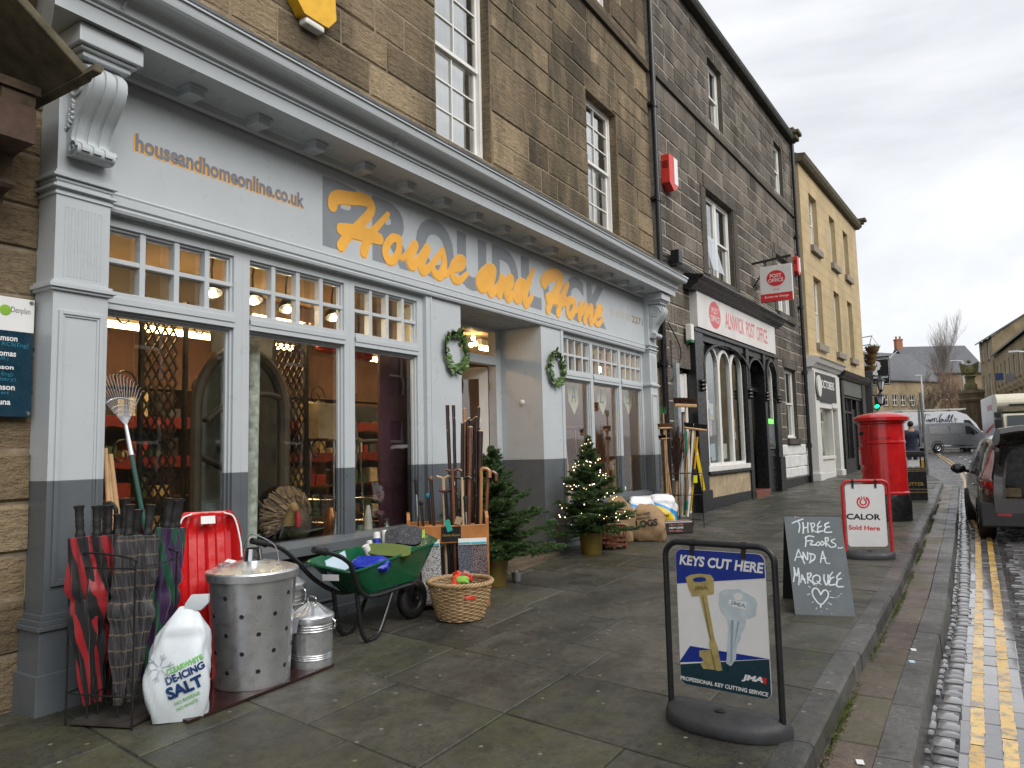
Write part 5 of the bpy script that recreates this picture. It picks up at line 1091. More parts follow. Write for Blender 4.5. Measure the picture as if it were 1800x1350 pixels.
uvk = lambda *p: S.uv(*KZ(*p))
zt = uvk(190,345)[1]; zt2 = uvk(735,318)[1]; zb1 = uvk(200,812)[1]; zb2 = uvk(752,790)[1]
top = [q for q in pp if q[1] > zt]; MB().prism([(x+(.001 if x < .2 else -.001), -.0042, z-.001) for x, z in [(pp[0][0], zt)]+top+[(top[-1][0], zt2)]], (0,.0008,0)).build('blue_heading', M_RBLUE, P, smooth=False)
bot = [q for q in pp if q[1] < zb2]; MB().prism([(x+(.001 if x < .2 else -.001), -.0042, z+.001) for x, z in [(bot[0][0], zb2)]+bot+[(pp[0][0], zb1)]], (0,.0008,0)).build('dark_footer', M_PETROL, P, smooth=False)
poly(P, M_RBLUE, [(212,803),(275,708),(728,783),(470,795)], .0011, 'blue_plinth')
M_KGOLD = mat('printed_gold', (.42,.335,.13), .4, var=.25, scale=22); M_KGOLD2 = mat('printed_dark_gold', (.22,.165,.05), .4); M_KBLUE = mat('printed_key_blue', (.53,.61,.65), .4, var=.12, scale=20); M_KBLUE2 = mat('printed_key_shade', (.30,.40,.46), .4)
poly(P, M_KGOLD, [(250,312),(275,298),(330,290),(395,298),(412,320),(414,408),(345,418),(288,422),(268,380)], .0016, 'gold_key')
poly(P, M_RBLUE, [(290,322),(310,312),(345,310),(368,318),(366,332),(335,338),(300,338)], .0021, 'key_hole'); poly(P, M_KGOLD, [(330,418),(372,414),(418,672),(437,715),(438,735),(462,850),(440,853),(418,846),(395,735),(385,700),(390,672)], .0017, 'gold_key')
poly(P, M_KGOLD, [(328,735),(395,730),(418,846),(352,840),(336,812),(350,806),(348,782),(330,768)], .0019, 'gold_key'); poly(P, M_KGOLD2, [(392,732),(400,731),(428,848),(418,850)], .0023, 'key_groove'); poly(P, M_KGOLD2, [(345,418),(352,417),(398,672),(391,673)], .0023, 'key_groove')
poly(P, M_KBLUE, [(445,400),(470,382),(560,378),(655,432),(665,465),(655,535),(620,545),(600,548),(598,575),(585,620),(568,640),(570,668),(555,690),(545,720),(540,785),(512,825),(485,810),(500,600),(492,548),(455,505),(443,470)], .0018, 'blue_key')
poly(P, M_PAPER, [(525,420),(535,405),(555,402),(575,412),(580,430),(565,443),(540,445)], .0024, 'key_hole'); poly(P, M_KBLUE2, [(512,560),(528,558),(520,800),(508,815)], .0024, 'key_groove'); poly(P, M_KBLUE2, [(550,565),(562,566),(535,700),(528,730)], .0024, 'key_groove'); poly(P, M_PAPER, [(498,440),(602,458),(600,500),(500,474)], .0023, 'key_label')
def ptext(s, x0, y0, x1, y1, h, m, bold=.02, shear=.0, lift=.0014, KZ_=None, S_=None, par=None):
    K = KZ_ or KZ; s_ = S_ or S; p0, p1 = s_.uv(*K(x0, y0)), s_.uv(*K(x1, y1)); ang = math.atan2(p1[1]-p0[1], p1[0]-p0[0])
    O = Vector((p0[0], -.003, p0[1])); text(s, m, par or P, O, Vector((math.cos(ang),0,math.sin(ang))), Vector((-math.sin(ang),0,math.cos(ang))), math.hypot(p1[0]-p0[0], p1[1]-p0[1]), h, bold=bold, shear=shear, lift=lift)
hh = lambda x, y0, y1: S.uv(*KZ(x,y0))[1]-S.uv(*KZ(x,y1))[1]
ptext('KEYS CUT HERE', 214, 237, 704, 291, hh(240,180,239), M_PAPER, .035, .18, .0022); ptext('PROFESSIONAL KEY CUTTING SERVICE', 220, 902, 730, 1003, hh(250,882,905), M_PAPER, .03, .15, .0022)
ptext('JMA', 574, 912, 700, 932, hh(600,872,914), M_PAPER, .05, .25, .0022); poly(P, M_SRED, [(690,893),(718,896),(716,930),(705,930)], .0026, 'logo_wedge')
ptext('JMA', 300, 390, 385, 388, hh(330,362,390), M_KGOLD2, .05, .1, .003); ptext('JMA', 505, 470, 598, 497, hh(530,445,474), M_KBLUE2, .03, .1, .003)

# chalkboard
bl, br_, bk_ = ground(1398,1080), ground(1504,1084), ground(1376,1052); a, W = facing(bl, br_); bkv = (bk_-bl); bkv.z = 0; D = bkv.length
t = thing('chalkboard_sign', 'grey chalkboard A-board with handwritten chalk words and a heart', 'A-board', bl, a)
loc = lambda v: Matrix.Rotation(-a, 3, 'Z') @ v
bkl = loc(bkv); apex = bkl*.5; apex.z = near(1427, 908, (bl+br_)/2+bkv*.5).z-bl.z
M_CHALKB = mat('grey_chalkboard', (.125,.145,.155), .55, var=.13, scale=5, dirt=.12); M_EDGE = mat('black_board_edge', (.015,.015,.016), .6)
g = MB(); fa = [Vector((0,0,0)), Vector((W,0,0)), Vector((W+apex.x, apex.y, apex.z)), Vector((apex.x, apex.y, apex.z))]
nrm = (fa[1]-fa[0]).cross(fa[3]-fa[0]).normalized(); g.prism(fa, -nrm*.012, 0, 1); FR = g.build('front_board', [M_CHALKB, M_EDGE], t, smooth=False)
g = MB(); fb_ = [Vector((bkl.x, bkl.y, 0)), Vector((W+bkl.x, bkl.y, 0)), Vector((W+apex.x, apex.y+.014, apex.z)), Vector((apex.x, apex.y+.014, apex.z))]; g.prism(fb_, Vector((0,.012,.004))); g.build('back_board', M_EDGE, t, smooth=False)
SB_ = Surf(bl, Vector((math.cos(a), math.sin(a), 0)), Matrix.Rotation(a,3,'Z') @ (fa[3]-fa[0]))
CZ = lambda p: SB_.uv(1370+p[0]/6.427, 890+p[1]/6.427)
# SB_ axes are not square to each other, so solve for board coordinates directly
Uw = Vector((math.cos(a), math.sin(a), 0)); Vw = (Matrix.Rotation(a,3,'Z') @ (fa[3]-fa[0])); Nw = Uw.cross(Vw).normalized(); Vs = Nw.cross(Uw).normalized(); SB_ = Surf(bl, Uw, Vs); SB_.N = Nw
Vl = Matrix.Rotation(-a,3,'Z') @ Vs; Nl = nrm
M_CHALK = mat('white_chalk', (.66,.74,.76), .9, var=.2, scale=40); M_CHIP = mat('bare_chip', (.55,.34,.2), .8)
ck = MB()
chalk = ["145,190 205,165 265,145","210,165 230,220 220,295","265,185 272,240 268,305","268,245 315,238","322,185 320,240 325,295","355,190 365,240 370,290","350,200 390,190 395,225 368,248 400,285 445,298","460,170 430,215 440,235 475,225","440,235 430,270 440,285 490,280","555,185 515,205 525,235 565,230","525,240 510,270 520,295 590,292",
 "300,345 300,400 295,455","290,355 335,335 388,345","302,395 345,390","352,385 375,395 350,435 420,435","440,400 415,425 435,445 460,425 440,400","480,395 465,425 485,440 505,415 480,395","520,355 520,410 528,450","515,365 550,355 548,390 525,405 560,445 580,462","625,370 590,385 595,405 635,430 630,455 590,465","665,470 672,472","686,472 692,473","706,466 712,467",
 "215,485 195,550 175,612","215,485 245,560 285,648","195,575 265,568","268,520 268,600","268,520 315,605 318,520","345,530 355,580 345,640","338,535 395,550 395,595 340,638","490,508 475,570 465,635","490,508 510,580 530,640 568,645","475,590 525,585",
 "165,690 170,770 160,850","165,690 195,790 215,700","215,700 225,790 218,888","255,775 240,860","255,775 280,830 295,868","245,825 285,822","320,755 318,800 322,868","315,765 355,755 350,795 325,812 365,855 395,885","420,775 380,800 380,850 420,875 455,845 455,795 420,775","425,845 470,885","505,775 505,830 530,890 550,840 548,775","600,745 570,790 580,815 615,800","580,815 560,870 570,890 625,885","690,750 650,795 660,825 700,815","660,825 645,880 660,908 720,908"]
for k in chalk: ck.ribbon([CZ_ for CZ_ in [SB_.uv(1370+float(p.split(',')[0])/6.427, 890+float(p.split(',')[1])/6.427) for p in k.split()]], rnd.uniform(.009,.012), Z0, UX, Vl, Nl, lift=.0012+.00002*len(ck.f)%.001, rise=.0004, n=5)
hrt = "467,1000 440,945 400,925 372,960 390,1030 467,1110 540,1040 552,985 530,950 495,955 467,1000"
ck.ribbon([SB_.uv(1370+float(p.split(',')[0])/6.427, 890+float(p.split(',')[1])/6.427) for p in hrt.split()], .011, Z0, UX, Vl, Nl, lift=.002, n=6); ck.ribbon([SB_.uv(1370+x/6.427, 890+y/6.427) for x, y in ((467,1105),(465,1140))], .012, Z0, UX, Vl, Nl, lift=.003)
for (x0,y0,x1,y1) in ((330,905,350,915),(315,1000,345,990),(370,1085,385,1080),(565,965,582,955),(575,1028,618,1035),(552,1090,592,1113),(415,1160,422,1148),(532,1155,540,1165),(645,1035,650,1028),(670,1015,676,1012),(695,992,702,988),(475,1188,477,1192)):
    ck.ribbon([SB_.uv(1370+x0/6.427, 890+y0/6.427), SB_.uv(1370+x1/6.427, 890+y1/6.427)], .006, Z0, UX, Vl, Nl, lift=.0022)
ck.build('chalk_writing', M_CHALK, FR, smooth=False)
cp = MB()
for (x, y, r) in ((180,122,9),(210,124,7),(630,880,8),(418,900,7),(725,780,5),(790,850,5),(480,125,4),(435,122,3),(592,1215,6),(217,1155,4),(320,1132,3),(190,1088,4),(578,345,5),(785,1232,4),(290,1150,3),(700,1195,3),(168,985,3),(770,640,3)):
    c = SB_.uv(1370+x/6.427, 890+y/6.427); cp.prism([Z0+UX*(c[0]+r*.0008*math.cos(q)*rnd.uniform(.7,1.3))+Vl*(c[1]+r*.0008*math.sin(q)*rnd.uniform(.7,1.3))+Nl*.0016 for q in np.linspace(0,6.28,8)[:-1]], -Nl*.001)
cp.build('chipped_paint', M_CHIP, FR, smooth=False)

# gas supplier's sign
cL, cR = ground(1487, 972, .06), ground(1569, 972, .06); cH = near(1515, 845, (cL+cR)/2).z-gz(9.3)
QZ = lambda x, y: (1350+x/3.213, 700+y/3.213); tmp = Surf(Vector((cL.x, cL.y, gz(cL.y))), Vector((cR.x-cL.x, cR.y-cL.y, 0)), VZ)
a0, a1 = tmp.uv(*QZ(408,488)), tmp.uv(*QZ(678,838))
keepS, keepKZ = S, KZ
M_REDFRAME = mat('red_powder_coat', (.55,.02,.025), .3, var=.06)
t, P, S, pp = swing_sign('gas_sign', 'red framed swing sign with a red flame ring logo', cL, cR, cH, M_REDFRAME, (max(.03,a0[0]), a1[0], a1[1], a0[1]), .17, .017); KZ = QZ
M_CRED = mat('logo_red', (.62,.02,.03), .4)
cx = S.uv(*QZ(537,586)); r0 = .062; g = MB()
for rr_, wd_ in ((r0, .016), (r0*.52, .015)):
    g.ribbon([(cx[0]+rr_*math.sin(q), cx[1]-rr_*math.cos(q)) for q in np.linspace(-2.45, 2.45, 30)], wd_, Vector((0,-.003,0)), UX, VZ, FY, lift=.0012, smooth=False)
for dx, h_ in ((-.038,.02), (.038,.02), (-.012,.035), (.012,.035)): g.ribbon([(cx[0]+dx, cx[1]+r0*.5), (cx[0]+dx, cx[1]+r0*.72+h_*.4)], .011, Vector((0,-.003,0)), UX, VZ, FY, lift=.0028)
g.build('flame_logo', M_CRED, P, smooth=False)
ptext('CALOR', 444, 684, 636, 688, .066, M_BLACK, .03); ptext('Sold Here', 455, 742, 632, 748, .052, M_CRED, .025)

# pillar box
pc_, pr_ = upright(1516, 1592, 917); pr_ = .345; pc_.x += .05
t = thing('pillar_box', 'red cast-iron pillar box with a black base on the pavement', 'post box', pc_); fh = math.atan2(-pc_.y, -pc_.x)
Hp = near(1552, 725, pc_).z-pc_.z
MB().lathe([(.001,-.02),(pr_*1.10,-.02),(pr_*1.10,.30),(pr_*1.07,.34),(pr_*1.05,.40),(pr_*1.03,.42)], (0,0,0), 40).build('base', M_BLACK, t, angle=40)
MB().lathe([(pr_*1.03,.42),(pr_*1.06,.43),(pr_*1.06,.45),(pr_,.47),(pr_*.985,1.24),(pr_*1.02,1.25),(pr_*1.02,1.275),(pr_*.985,1.285),(pr_*.985,Hp-.20),(pr_*1.06,Hp-.185),(pr_*1.06,Hp-.165)], (0,0,0), 48).build('body', M_RED, t, angle=35)
MB().lathe([(pr_*1.06,Hp-.165),(pr_*1.18,Hp-.15),(pr_*1.235,Hp-.14),(pr_*1.24,Hp-.09),(pr_*1.20,Hp-.075),(pr_*.95,Hp-.035),(pr_*.5,Hp-.006),(.001,Hp)], (0,0,0), 48).build('cap', M_RED, t, angle=30)
ca = fh-.95
def curved(mb, r, a0, a1, z0, z1, th, n=10):
    mb.loft([[((r+th)*math.cos(q), (r+th)*math.sin(q), z0), ((r+th)*math.cos(q), (r+th)*math.sin(q), z1), ((r-.01)*math.cos(q), (r-.01)*math.sin(q), z1), ((r-.01)*math.cos(q), (r-.01)*math.sin(q), z0)] for q in np.linspace(a0, a1, n)])
for name, q0, q1, z0, z1, m, th_ in (('aperture_hood', ca-.48, ca+.30, 1.30, 1.53, M_RED, .018), ('slot', ca-.28, ca+.10, 1.385, 1.445, M_BLACK, .021), ('notice_frame', ca-.42, ca-.1, .90, 1.20, M_RED, .028), ('notice', ca-.36, ca-.16, .95, 1.15, mat('collection_notice', (.6,.58,.55), .4), .031), ('aperture_hood', ca+.62, ca+1.35, 1.34, 1.50, M_RED, .014)):
    g = MB(); curved(g, pr_*.99, q0, q1, z0, z1, th_); g.build(name, m, t, smooth=True)
g = MB(); g.tube([(pr_*1.0*math.cos(ca+.46), pr_*1.0*math.sin(ca+.46), z) for z in (.48, 1.5)], .006, 5); g.build('door_seam', mat('dark_red_seam', (.2,.006,.008), .4), t)
# litter bin
lc = Vector((-1.25, 17.95, gz(17.95))); t = thing('litter_bin', 'black square litter bin with gold bands behind the pillar box', 'litter bin', lc, .25); M_GOLD = mat('gold_band', (.42,.30,.10), .4, .5)
Hb = near(1608, 793, lc).z-lc.z; g = MB(); g.box(-.22,.22,-.22,.22,-.02,Hb-.34); 
for sx in (-1,1):
    for sy in (-1,1): g.box(sx*.22-.03*(sx>0)-.0, sx*.22+.03*(sx<0), sy*.22-.03*(sy>0), sy*.22+.03*(sy<0), Hb-.34, Hb-.12)
g.box(-.22,.22,-.22,.22,Hb-.12,Hb-.03); g.box(-.2,.2,-.2,.2,Hb-.03,Hb); g.build('body', M_BLACK, t, smooth=False, bevel=.012)
g = MB()
for z in (.16, .22, Hb-.42, Hb-.38): g.box(-.224,.224,-.224,.224,z,z+.012)
g.build('gold_bands', M_GOLD, t, smooth=False); text('LITTER', M_GOLD, t, (-.16,-.222,.30), UX, VZ, .32, .07, bold=.02); MB().box(-.1,.12,-.16,-.15,Hb-.32,Hb-.18).build('liner', M_PAPER, t, smooth=False)
gp = ground(1631, 833); t = thing('sign_pole', 'tall grey metal pole standing at the kerb end', 'pole', gp); top = near(1618, 690, gp); MB().tube([(0,0,-.05), (top.x-gp.x, top.y-gp.y, top.z-gp.z)], .048, 10).build('pole', mat('grey_pole', (.2,.21,.21), .5, .3, var=.2), t); MB().box(-.17,-.10,-.04,.04,.9,2.3).build('side_strut', mat('grey_pole', (.2,.2,.2)), t, smooth=False)
# small drifts of paper
for i, (px, py) in enumerate(((1603,1164), (1512,1341), (1606,1143))):
    p = ground(px, py, -.105); tag(MB().obox(p+Vector((0,0,.004)), (.016,.004,0), (-.006,.02,.002), (0,0,.0015)).build('paper_scrap', mat('pale_blue_card', (.45,.58,.68)) if i == 0 else M_PAPER, smooth=False), ['pale blue scrap of paper on the brown gutter strip', 'white scrap of paper at the near end of the gutter strip', 'tiny white scrap just beyond the pale blue one'][i], 'litter')
# ------------------------------------------------------------------ goods in front of the shop window
def stripes(name, c1, c2, k=3.0, m=22.0, thr=.1, c3=None):
    if name in MATS: return MATS[name]
    M, t, b = _mat(name); o = _obj(t); s = _n(t, 'ShaderNodeSeparateXYZ'); t.links.new(o, s.inputs[0])
    an = _math(t, 'MULTIPLY', _math(t, 'ARCTAN2', s.outputs[1], s.outputs[0]), k); ph = _math(t, 'ADD', an, _math(t, 'MULTIPLY', s.outputs[2], m))
    ph = _math(t, 'ADD', ph, _math(t, 'MULTIPLY', _noise(t, o, 5, 2), 3.0))
    f = _ramp(t, _math(t, 'SINE', ph), [(thr, 0.0), (thr+.06, 1.0)]); c = _mix(t, f, c1, c2)
    if c3:
        f2 = _ramp(t, _math(t, 'SINE', _math(t, 'MULTIPLY', s.outputs[2], 75)), [(.93, 0.0), (.97, 1.0)]); c = _mix(t, f2, c, c3)
        f3 = _ramp(t, _math(t, 'SINE', _math(t, 'ADD', _math(t, 'MULTIPLY', an, 4), _math(t, 'MULTIPLY', s.outputs[2], 40))), [(.95, 0.0), (.99, 1.0)]); c = _mix(t, f3, c, c3)
    t.links.new(c, b.inputs['Base Color']); b.inputs['Roughness'].default_value = .5; b.inputs['Sheen Weight'].default_value = .2; MATS[name] = M; return M
UM = {'red': stripes('red_black_umbrella_cloth', (.008,.007,.008), (.30,.008,.014), 4, 14, .35), 'plaid': stripes('charcoal_check_umbrella_cloth', (.022,.022,.026), (.045,.045,.053), 4, 30, .5, (.13,.10,.065)), 'green': stripes('green_purple_umbrella_cloth', (.035,.012,.06), (.008,.075,.04), 3, 20, .4)}
def umbrella(kind_, seed, label, base, top, grip='straight', flap=False):
    d = Vector(top)-Vector(base); Ln = d.length; q = d.to_track_quat('Z', 'Y'); r = random.Random(seed)
    t = thing('umbrella', label, 'umbrella', base, group='umbrellas in the wire stand'); t.rotation_mode = 'QUATERNION'; t.rotation_quaternion = q
    k = Ln/1.0; g = MB(); rings = []; n = 40; ph = r.uniform(0,6)
    for i in range(28):
        z = (.06+.79*i/27); f = i/27; rad = (.018+.045*math.sin(min(1,f*1.5)*math.pi*.5)*(1-.28*max(0,f-.75)*4))
        rad *= 1+.10*math.sin(f*21+ph)*(.4 if f > .72 else 1)+(.12 if .50 < f < .58 else 0)-(.22 if .60 < f < .64 else 0)
        rings.append([(rad*(1+.20*math.cos(8*a+ph+f*5)+.07*math.sin(3*a+f*9+ph))*math.cos(a), rad*(1+.20*math.cos(8*a+ph+f*5)+.07*math.sin(3*a+f*9+ph))*math.sin(a), z*k) for a in np.linspace(0, 2*math.pi, n+1)[:-1]])
    if flap:
        for i in range(13, 22):
            for j in range(n):
                a = 2*math.pi*j/n; e = max(0, math.cos(a-ph))**2*.055*math.sin((i-13)/9*math.pi); x, y, z = rings[i][j]; rings[i][j] = (x+e*math.cos(a), y+e*math.sin(a), z)
    g.loft(rings); g.build('canopy', UM[kind_], t, angle=50)
    MB().tube([(0,0,0), (0,0,.09*k)], [.004,.009], 8).build('tip', M_RUBBER, t)
    h = MB()
    if grip == 'hook': h.tube(cat([(0,0,.84*k),(0,0,.92*k),(.005,0,.97*k),(.045,0,1.0*k),(.085,0,.97*k),(.09,0,.92*k)], 5), .013, 10)
    else: h.lathe([(.001,.85*k),(.023,.85*k),(.027,.862*k),(.021,.875*k),(.0205,.895*k),(.0235,.905*k),(.0205,.915*k),(.0235,.925*k),(.0205,.935*k),(.022,.95*k),(.0215,.98*k),(.027,.992*k),(.028,1.0*k),(.001,1.004*k)], (0,0,0), 18)
    h.build('handle', M_RUBBER, t, angle=60)
    c = MB(); c.tube([(0,0,.84*k),(0,0,.862*k)], .026, 12); c.build('runner', M_BLKMETAL, t)
    if kind_ != 'red': MB().obox((.028,-.01,.82*k), (.002,0,0), (0,.018,0), (.004,0,.028)).build('price_tag', M_CRATE, t, smooth=False)
ulist = [('red',(139,889),(153,1262),'straight'),('red',(170,889),(172,1255),'straight'),('red',(191,888),(182,1243),'straight'),('red',(208,904),(194,1240),'straight'),('plaid',(229,887),(206,1262),'straight'),('plaid',(265,887),(226,1256),'straight'),('green',(299,876),(252,1236),'straight'),('green',(309,880),(258,1230),'straight'),('red',(205,884),(190,1234),'hook'),('green',(317,877),(264,1222),'straight'),('plaid',(243,896),(214,1246),'straight'),('plaid',(222,876),(205,1238),'straight')]
ulab = ['red and black umbrella nearest the grey pilaster', 'second red and black umbrella from the pilaster, cloth bulging loose', 'red and black umbrella standing in front of the hooked handle', 'red and black umbrella with the lowest black grip', 'charcoal check umbrella at the near corner of the stand', 'charcoal check umbrella leaning towards the green ones', 'green and purple umbrella with a loose folded corner', 'green and purple umbrella nearest the red sledge', 'red and black umbrella with a curved hook handle', 'green and purple umbrella at the back beside the sledge', 'charcoal check umbrella half hidden between the two front check ones', 'charcoal check umbrella standing behind the check ones']
for i, (kd, tp, bs_, gr) in enumerate(ulist):
    b = ground(*bs_, .03); tpv = near(*tp, b+Vector((-.02,.02,0))); umbrella(kd, i, ulab[i], b, tpv, gr, i in (1,6))
fl, fr = ground(115,1276), ground(231.5,1285); bvec = Vector((-.13,.33,0)); brk, blk = fr+bvec, fl+bvec; z0 = fl.z
zt_ = near(130, 997, fl).z; zl = near(117, 1219, fl).z; zh = near(190, 972, (fl+fr)/2).z
t = thing('umbrella_stand', 'black wire stand holding a dozen folded umbrellas', 'umbrella stand', fl, world=True); M_WIRE = M_BLKMETAL
g = MB()
def hoop(p, q): g.tube(cat([p+Vector((0,0,0)), Vector((p.x,p.y,zt_-.02)), Vector((p.x,p.y,zt_+.05))+(q-p)*.04, Vector((0,0,zh))+Vector((p.x,p.y,0))+Vector(((q-p).x,(q-p).y,0))*.22, Vector((0,0,zh-.01))+Vector((p.x,p.y,0))+Vector(((q-p).x,(q-p).y,0))*.7, Vector((q.x,q.y,zt_+.04)), Vector((q.x,q.y,zt_-.04)), q], 6), .006, 7)
hoop(fl, fr); hoop(blk, brk)
for z in (zt_, zl):
    cs = [Vector((p.x,p.y,z)) for p in (fl, fr, brk, blk)]
    for i in range(4): g.tube([cs[i], cs[(i+1)%4]], .0045, 6)
for s_ in (.33,.66): g.tube([Vector((fl.x,fl.y,zl)).lerp(Vector((fr.x,fr.y,zl)), s_), Vector((blk.x,blk.y,zl)).lerp(Vector((brk.x,brk.y,zl)), s_)], .004, 6)
g.build('wire_frame', M_WIRE, t)
g = MB(); g.prism([p+Vector((0,0,.012)) for p in (fl+Vector((.03,-.0,0)), fr+Vector((-.02,.0,0)), brk, blk)], (0,0,.014)); g.build('drip_tray', mat('muddy_tray', (.05,.045,.04), .5, var=.4), t, smooth=False, bevel=.004)

# mat or board under the goods
bq = [ground(330,1272,.006), ground(588,1171,.006)]; o_ = Vector((-.55,.10,0)); g = MB(); g.prism([bq[0], bq[1], bq[1]+o_, bq[0]+o_+Vector((0,-.02,0))], (0,0,.014)); tag(g.build('floor_board', mat('wet_maroon_board', (.035,.016,.014), .2, var=.35, scale=5, bump=.1), smooth=False, bevel=.003), 'wet dark maroon board lying under the metal bins', 'board')

# salt bag
bc = ground(303, 1283, 0); bc = Vector((-3.80, 2.585, gz(2.585)+.0)); t = thing('salt_bag', 'white plastic sack of de-icing salt slumped beside the umbrella stand', 'sack', bc, math.radians(48)); r = random.Random(3)
M_SACK = mat('white_sack_plastic', (.70,.76,.80), .33, var=.04, scale=6, bump=.25, bscale=14)
def sackshape(W, D, H, seed, neck=.5, n=44, m=26, lump=.012, foot=True):
    r = random.Random(seed); ph = [r.uniform(0,6) for _ in range(8)]; rings = []
    for i in range(m):
        f = i/(m-1); z = H*f; wf = (.86+.17*math.sin(min(1,f/.75)*math.pi)) if f < .75 else .86-(1-neck)*.86*((f-.75)/.25)**1.1; df = (.55+.5*math.sin(min(1,f/.8)*math.pi*.92+.15)) if f < .8 else .70-.60*((f-.8)/.2)
        ring = []
        for j in range(n):
            a = 2*math.pi*j/n; c, s_ = math.cos(a), math.sin(a); e = .62
            x = W/2*wf*math.copysign(abs(c)**e, c); y = D/2*max(.05,df)*math.copysign(abs(s_)**e, s_)
            w_ = lump*(math.sin(3*a+ph[0]+f*7)+.6*math.sin(5*a+ph[1]-f*11)+.5*math.sin(9*f+ph[2]+a)+.45*math.sin(8*a+ph[4])*math.sin(f*17+ph[3])+.35*math.sin(13*a+26*f+ph[5])); k = 1+w_/max(.05, W/2)
            ring.append((x*k, y*k+.35*D*(f-.3)*0, z+.6*lump*math.sin(2*a+ph[6])))
        rings.append(ring)
    return rings
rg = [[(x+.05*max(0,z/.60-.6)*2, y-.02*max(0,z/.60-.75)*4, z) for x, y, z in q] for q in sackshape(.315, .20, .60, 4, .30, lump=.009)]; g = MB(); g.loft(rg)
g.loft([[(x, y, .578) for x, y in ((.02,-.03),(.11,-.035),(.12,.0),(.02,.0))], [(x, y, .62) for x, y in ((.03,-.045),(.15,-.055),(.155,-.03),(.035,-.02))], [(x, y, .665) for x, y in ((.06,-.04),(.15,-.06),(.155,-.045),(.065,-.025))]]); BAG = g.build('sack', M_SACK, t, angle=60)
M_NAVYP = mat('navy_print', (.012,.045,.16), .4); M_GRNP = mat('lime_print', (.16,.50,.10), .4)
def wrap(o, rings_fn):     # press flat lettering on to the bulging sack front
    pass
def sacktext(s, m, x, z, w_, h, ang, bold=.03):
    U = Vector((math.cos(ang), 0, math.sin(ang))); V = Vector((-math.sin(ang), 0, math.cos(ang))); g = MB(); text(s, m, None, Vector((x,0,z)), U, V, w_, h, bold=bold, mb=g, dense=True)
    out = []
    for v in g.v:
        f = min(.99, max(0, v[2]/.60)); i = f*25; ra, rb = rg[int(i)], rg[min(25,int(i)+1)]; best = None
        for rr_, wt in ((ra, 1-(i-int(i))), (rb, i-int(i))):
            pts = sorted([(p[0], p[1]) for p in rr_ if p[1] < .0]); y = float(np.interp(v[0], [p[0] for p in pts], [p[1] for p in pts])); best = (best or 0)+y*wt
        out.append((v[0], best-.005, v[2]))
    g.v = out; g.build('lettering', m, t, smooth=False)
sacktext('CLEARWHITE', M_GRNP, -.045, .262, .19, .030, .36); sacktext('DE-ICING', M_NAVYP, -.045, .210, .20, .042, .36, .04); sacktext('SALT', M_NAVYP, -.035, .130, .185, .068, .33, .045); sacktext('NO RESIDUE', M_GRNP, -.005, .098, .135, .018, .38, .01); sacktext('NO WASTE', M_GRNP, .005, .066, .115, .018, .38, .01)
g = MB(); cs = Vector((-.085, 0, .30))
for k in range(6):
    a = k*math.pi/3+.25
    for rr_, ln in ((0,.075),): g.ribbon([(cs.x+.012*math.cos(a), cs.z+.012*math.sin(a)), (cs.x+ln*math.cos(a), cs.z+ln*math.sin(a))], .004, Vector((0,-.088,0)), UX, VZ, FY)
    for s_ in (-.6,.6): g.ribbon([(cs.x+.042*math.cos(a), cs.z+.042*math.sin(a)), (cs.x+.042*math.cos(a)+.028*math.cos(a+s_), cs.z+.042*math.sin(a)+.028*math.sin(a+s_))], .003, Vector((0,-.0885,0)), UX, VZ, FY)
v2 = []
for v in g.v:
    i = min(24.9, max(0, v[2]/.60*25)); pts = sorted([(p[0], p[1]) for p in rg[int(i)] if p[1] < 0]); v2.append((v[0], float(np.interp(v[0], [p[0] for p in pts], [p[1] for p in pts]))-.004+(v[1]+.088), v[2]))
g.v = v2; g.build('snowflake_print', mat('pale_grey_print', (.38,.42,.46), .5), t, smooth=False)

# red sledge leaning on the window sill
sb, stp = Vector((-4.16, 3.06, gz(3)+.02)), near(365, 899, (-4.55, 3.0)); t = thing('sledge', 'bright red plastic sledge standing upright against the shop window', 'sledge', sb, world=True); M_SLED = mat('red_plastic', (.56,.012,.014), .22, var=.05, coat=.3)
def sled(off, M):
    A = sb+off; Bv = stp+off-A; lu = Bv.normalized(); lw = Vector((.42,.907,0)); lw = (lw-lu*lw.dot(lu)).normalized(); ln = lu.cross(lw); ln = ln if ln.dot(Vector((1,-.8,0))) > 0 else -ln; Ls = Bv.length; rings = []
    for i in range(31):
        f = i/30; hw = .195*(1-.30*max(0,(f-.86)/.14)**2.2)*(1-.25*max(0,(.08-f)/.08)**2); dep = .075*math.sin(min(1,max(0.02,(1-f)/.12))*math.pi/2)*math.sin(min(1,max(.05,f/.06))*math.pi/2); ring = []
        for u, dd in ((-1.06,.0),(-1,.012),(-.93,.0),(-.80,-.85),(-.62,-1),(-.56,-.80),(-.34,-.80),(-.28,-1),(-.06,-1),(0,-.8),(.06,-1),(.28,-1),(.34,-.8),(.56,-.8),(.62,-1),(.80,-.85),(.93,0),(1,.012),(1.06,0)):
            ring.append(A+lu*Ls*f+lw*hw*u+ln*(dep*dd if dd < 0 else dd))
        rings.append(ring)
    g = MB(); n = len(rings[0]); g.loft(rings, cap=False, closed=False); o = g.build('hull', M, t, angle=50); so_ = o.modifiers.new('sol', 'SOLIDIFY'); so_.thickness = .006; so_.offset = 0
    return A, lu, lw, ln, Ls
A, lu, lw, ln, Ls = sled(Vector((0,0,0)), M_SLED)
for s_ in (-1,1): MB().tube(cat([A+lu*Ls*.985+lw*s_*.10+ln*.012, A+lu*Ls*.95+lw*s_*.165+ln*.016, A+lu*Ls*.80+lw*s_*.20+ln*.012, A+lu*Ls*.70+lw*s_*.205+ln*.01], 5), .006, 6).build('rope', M_PAPER, t)
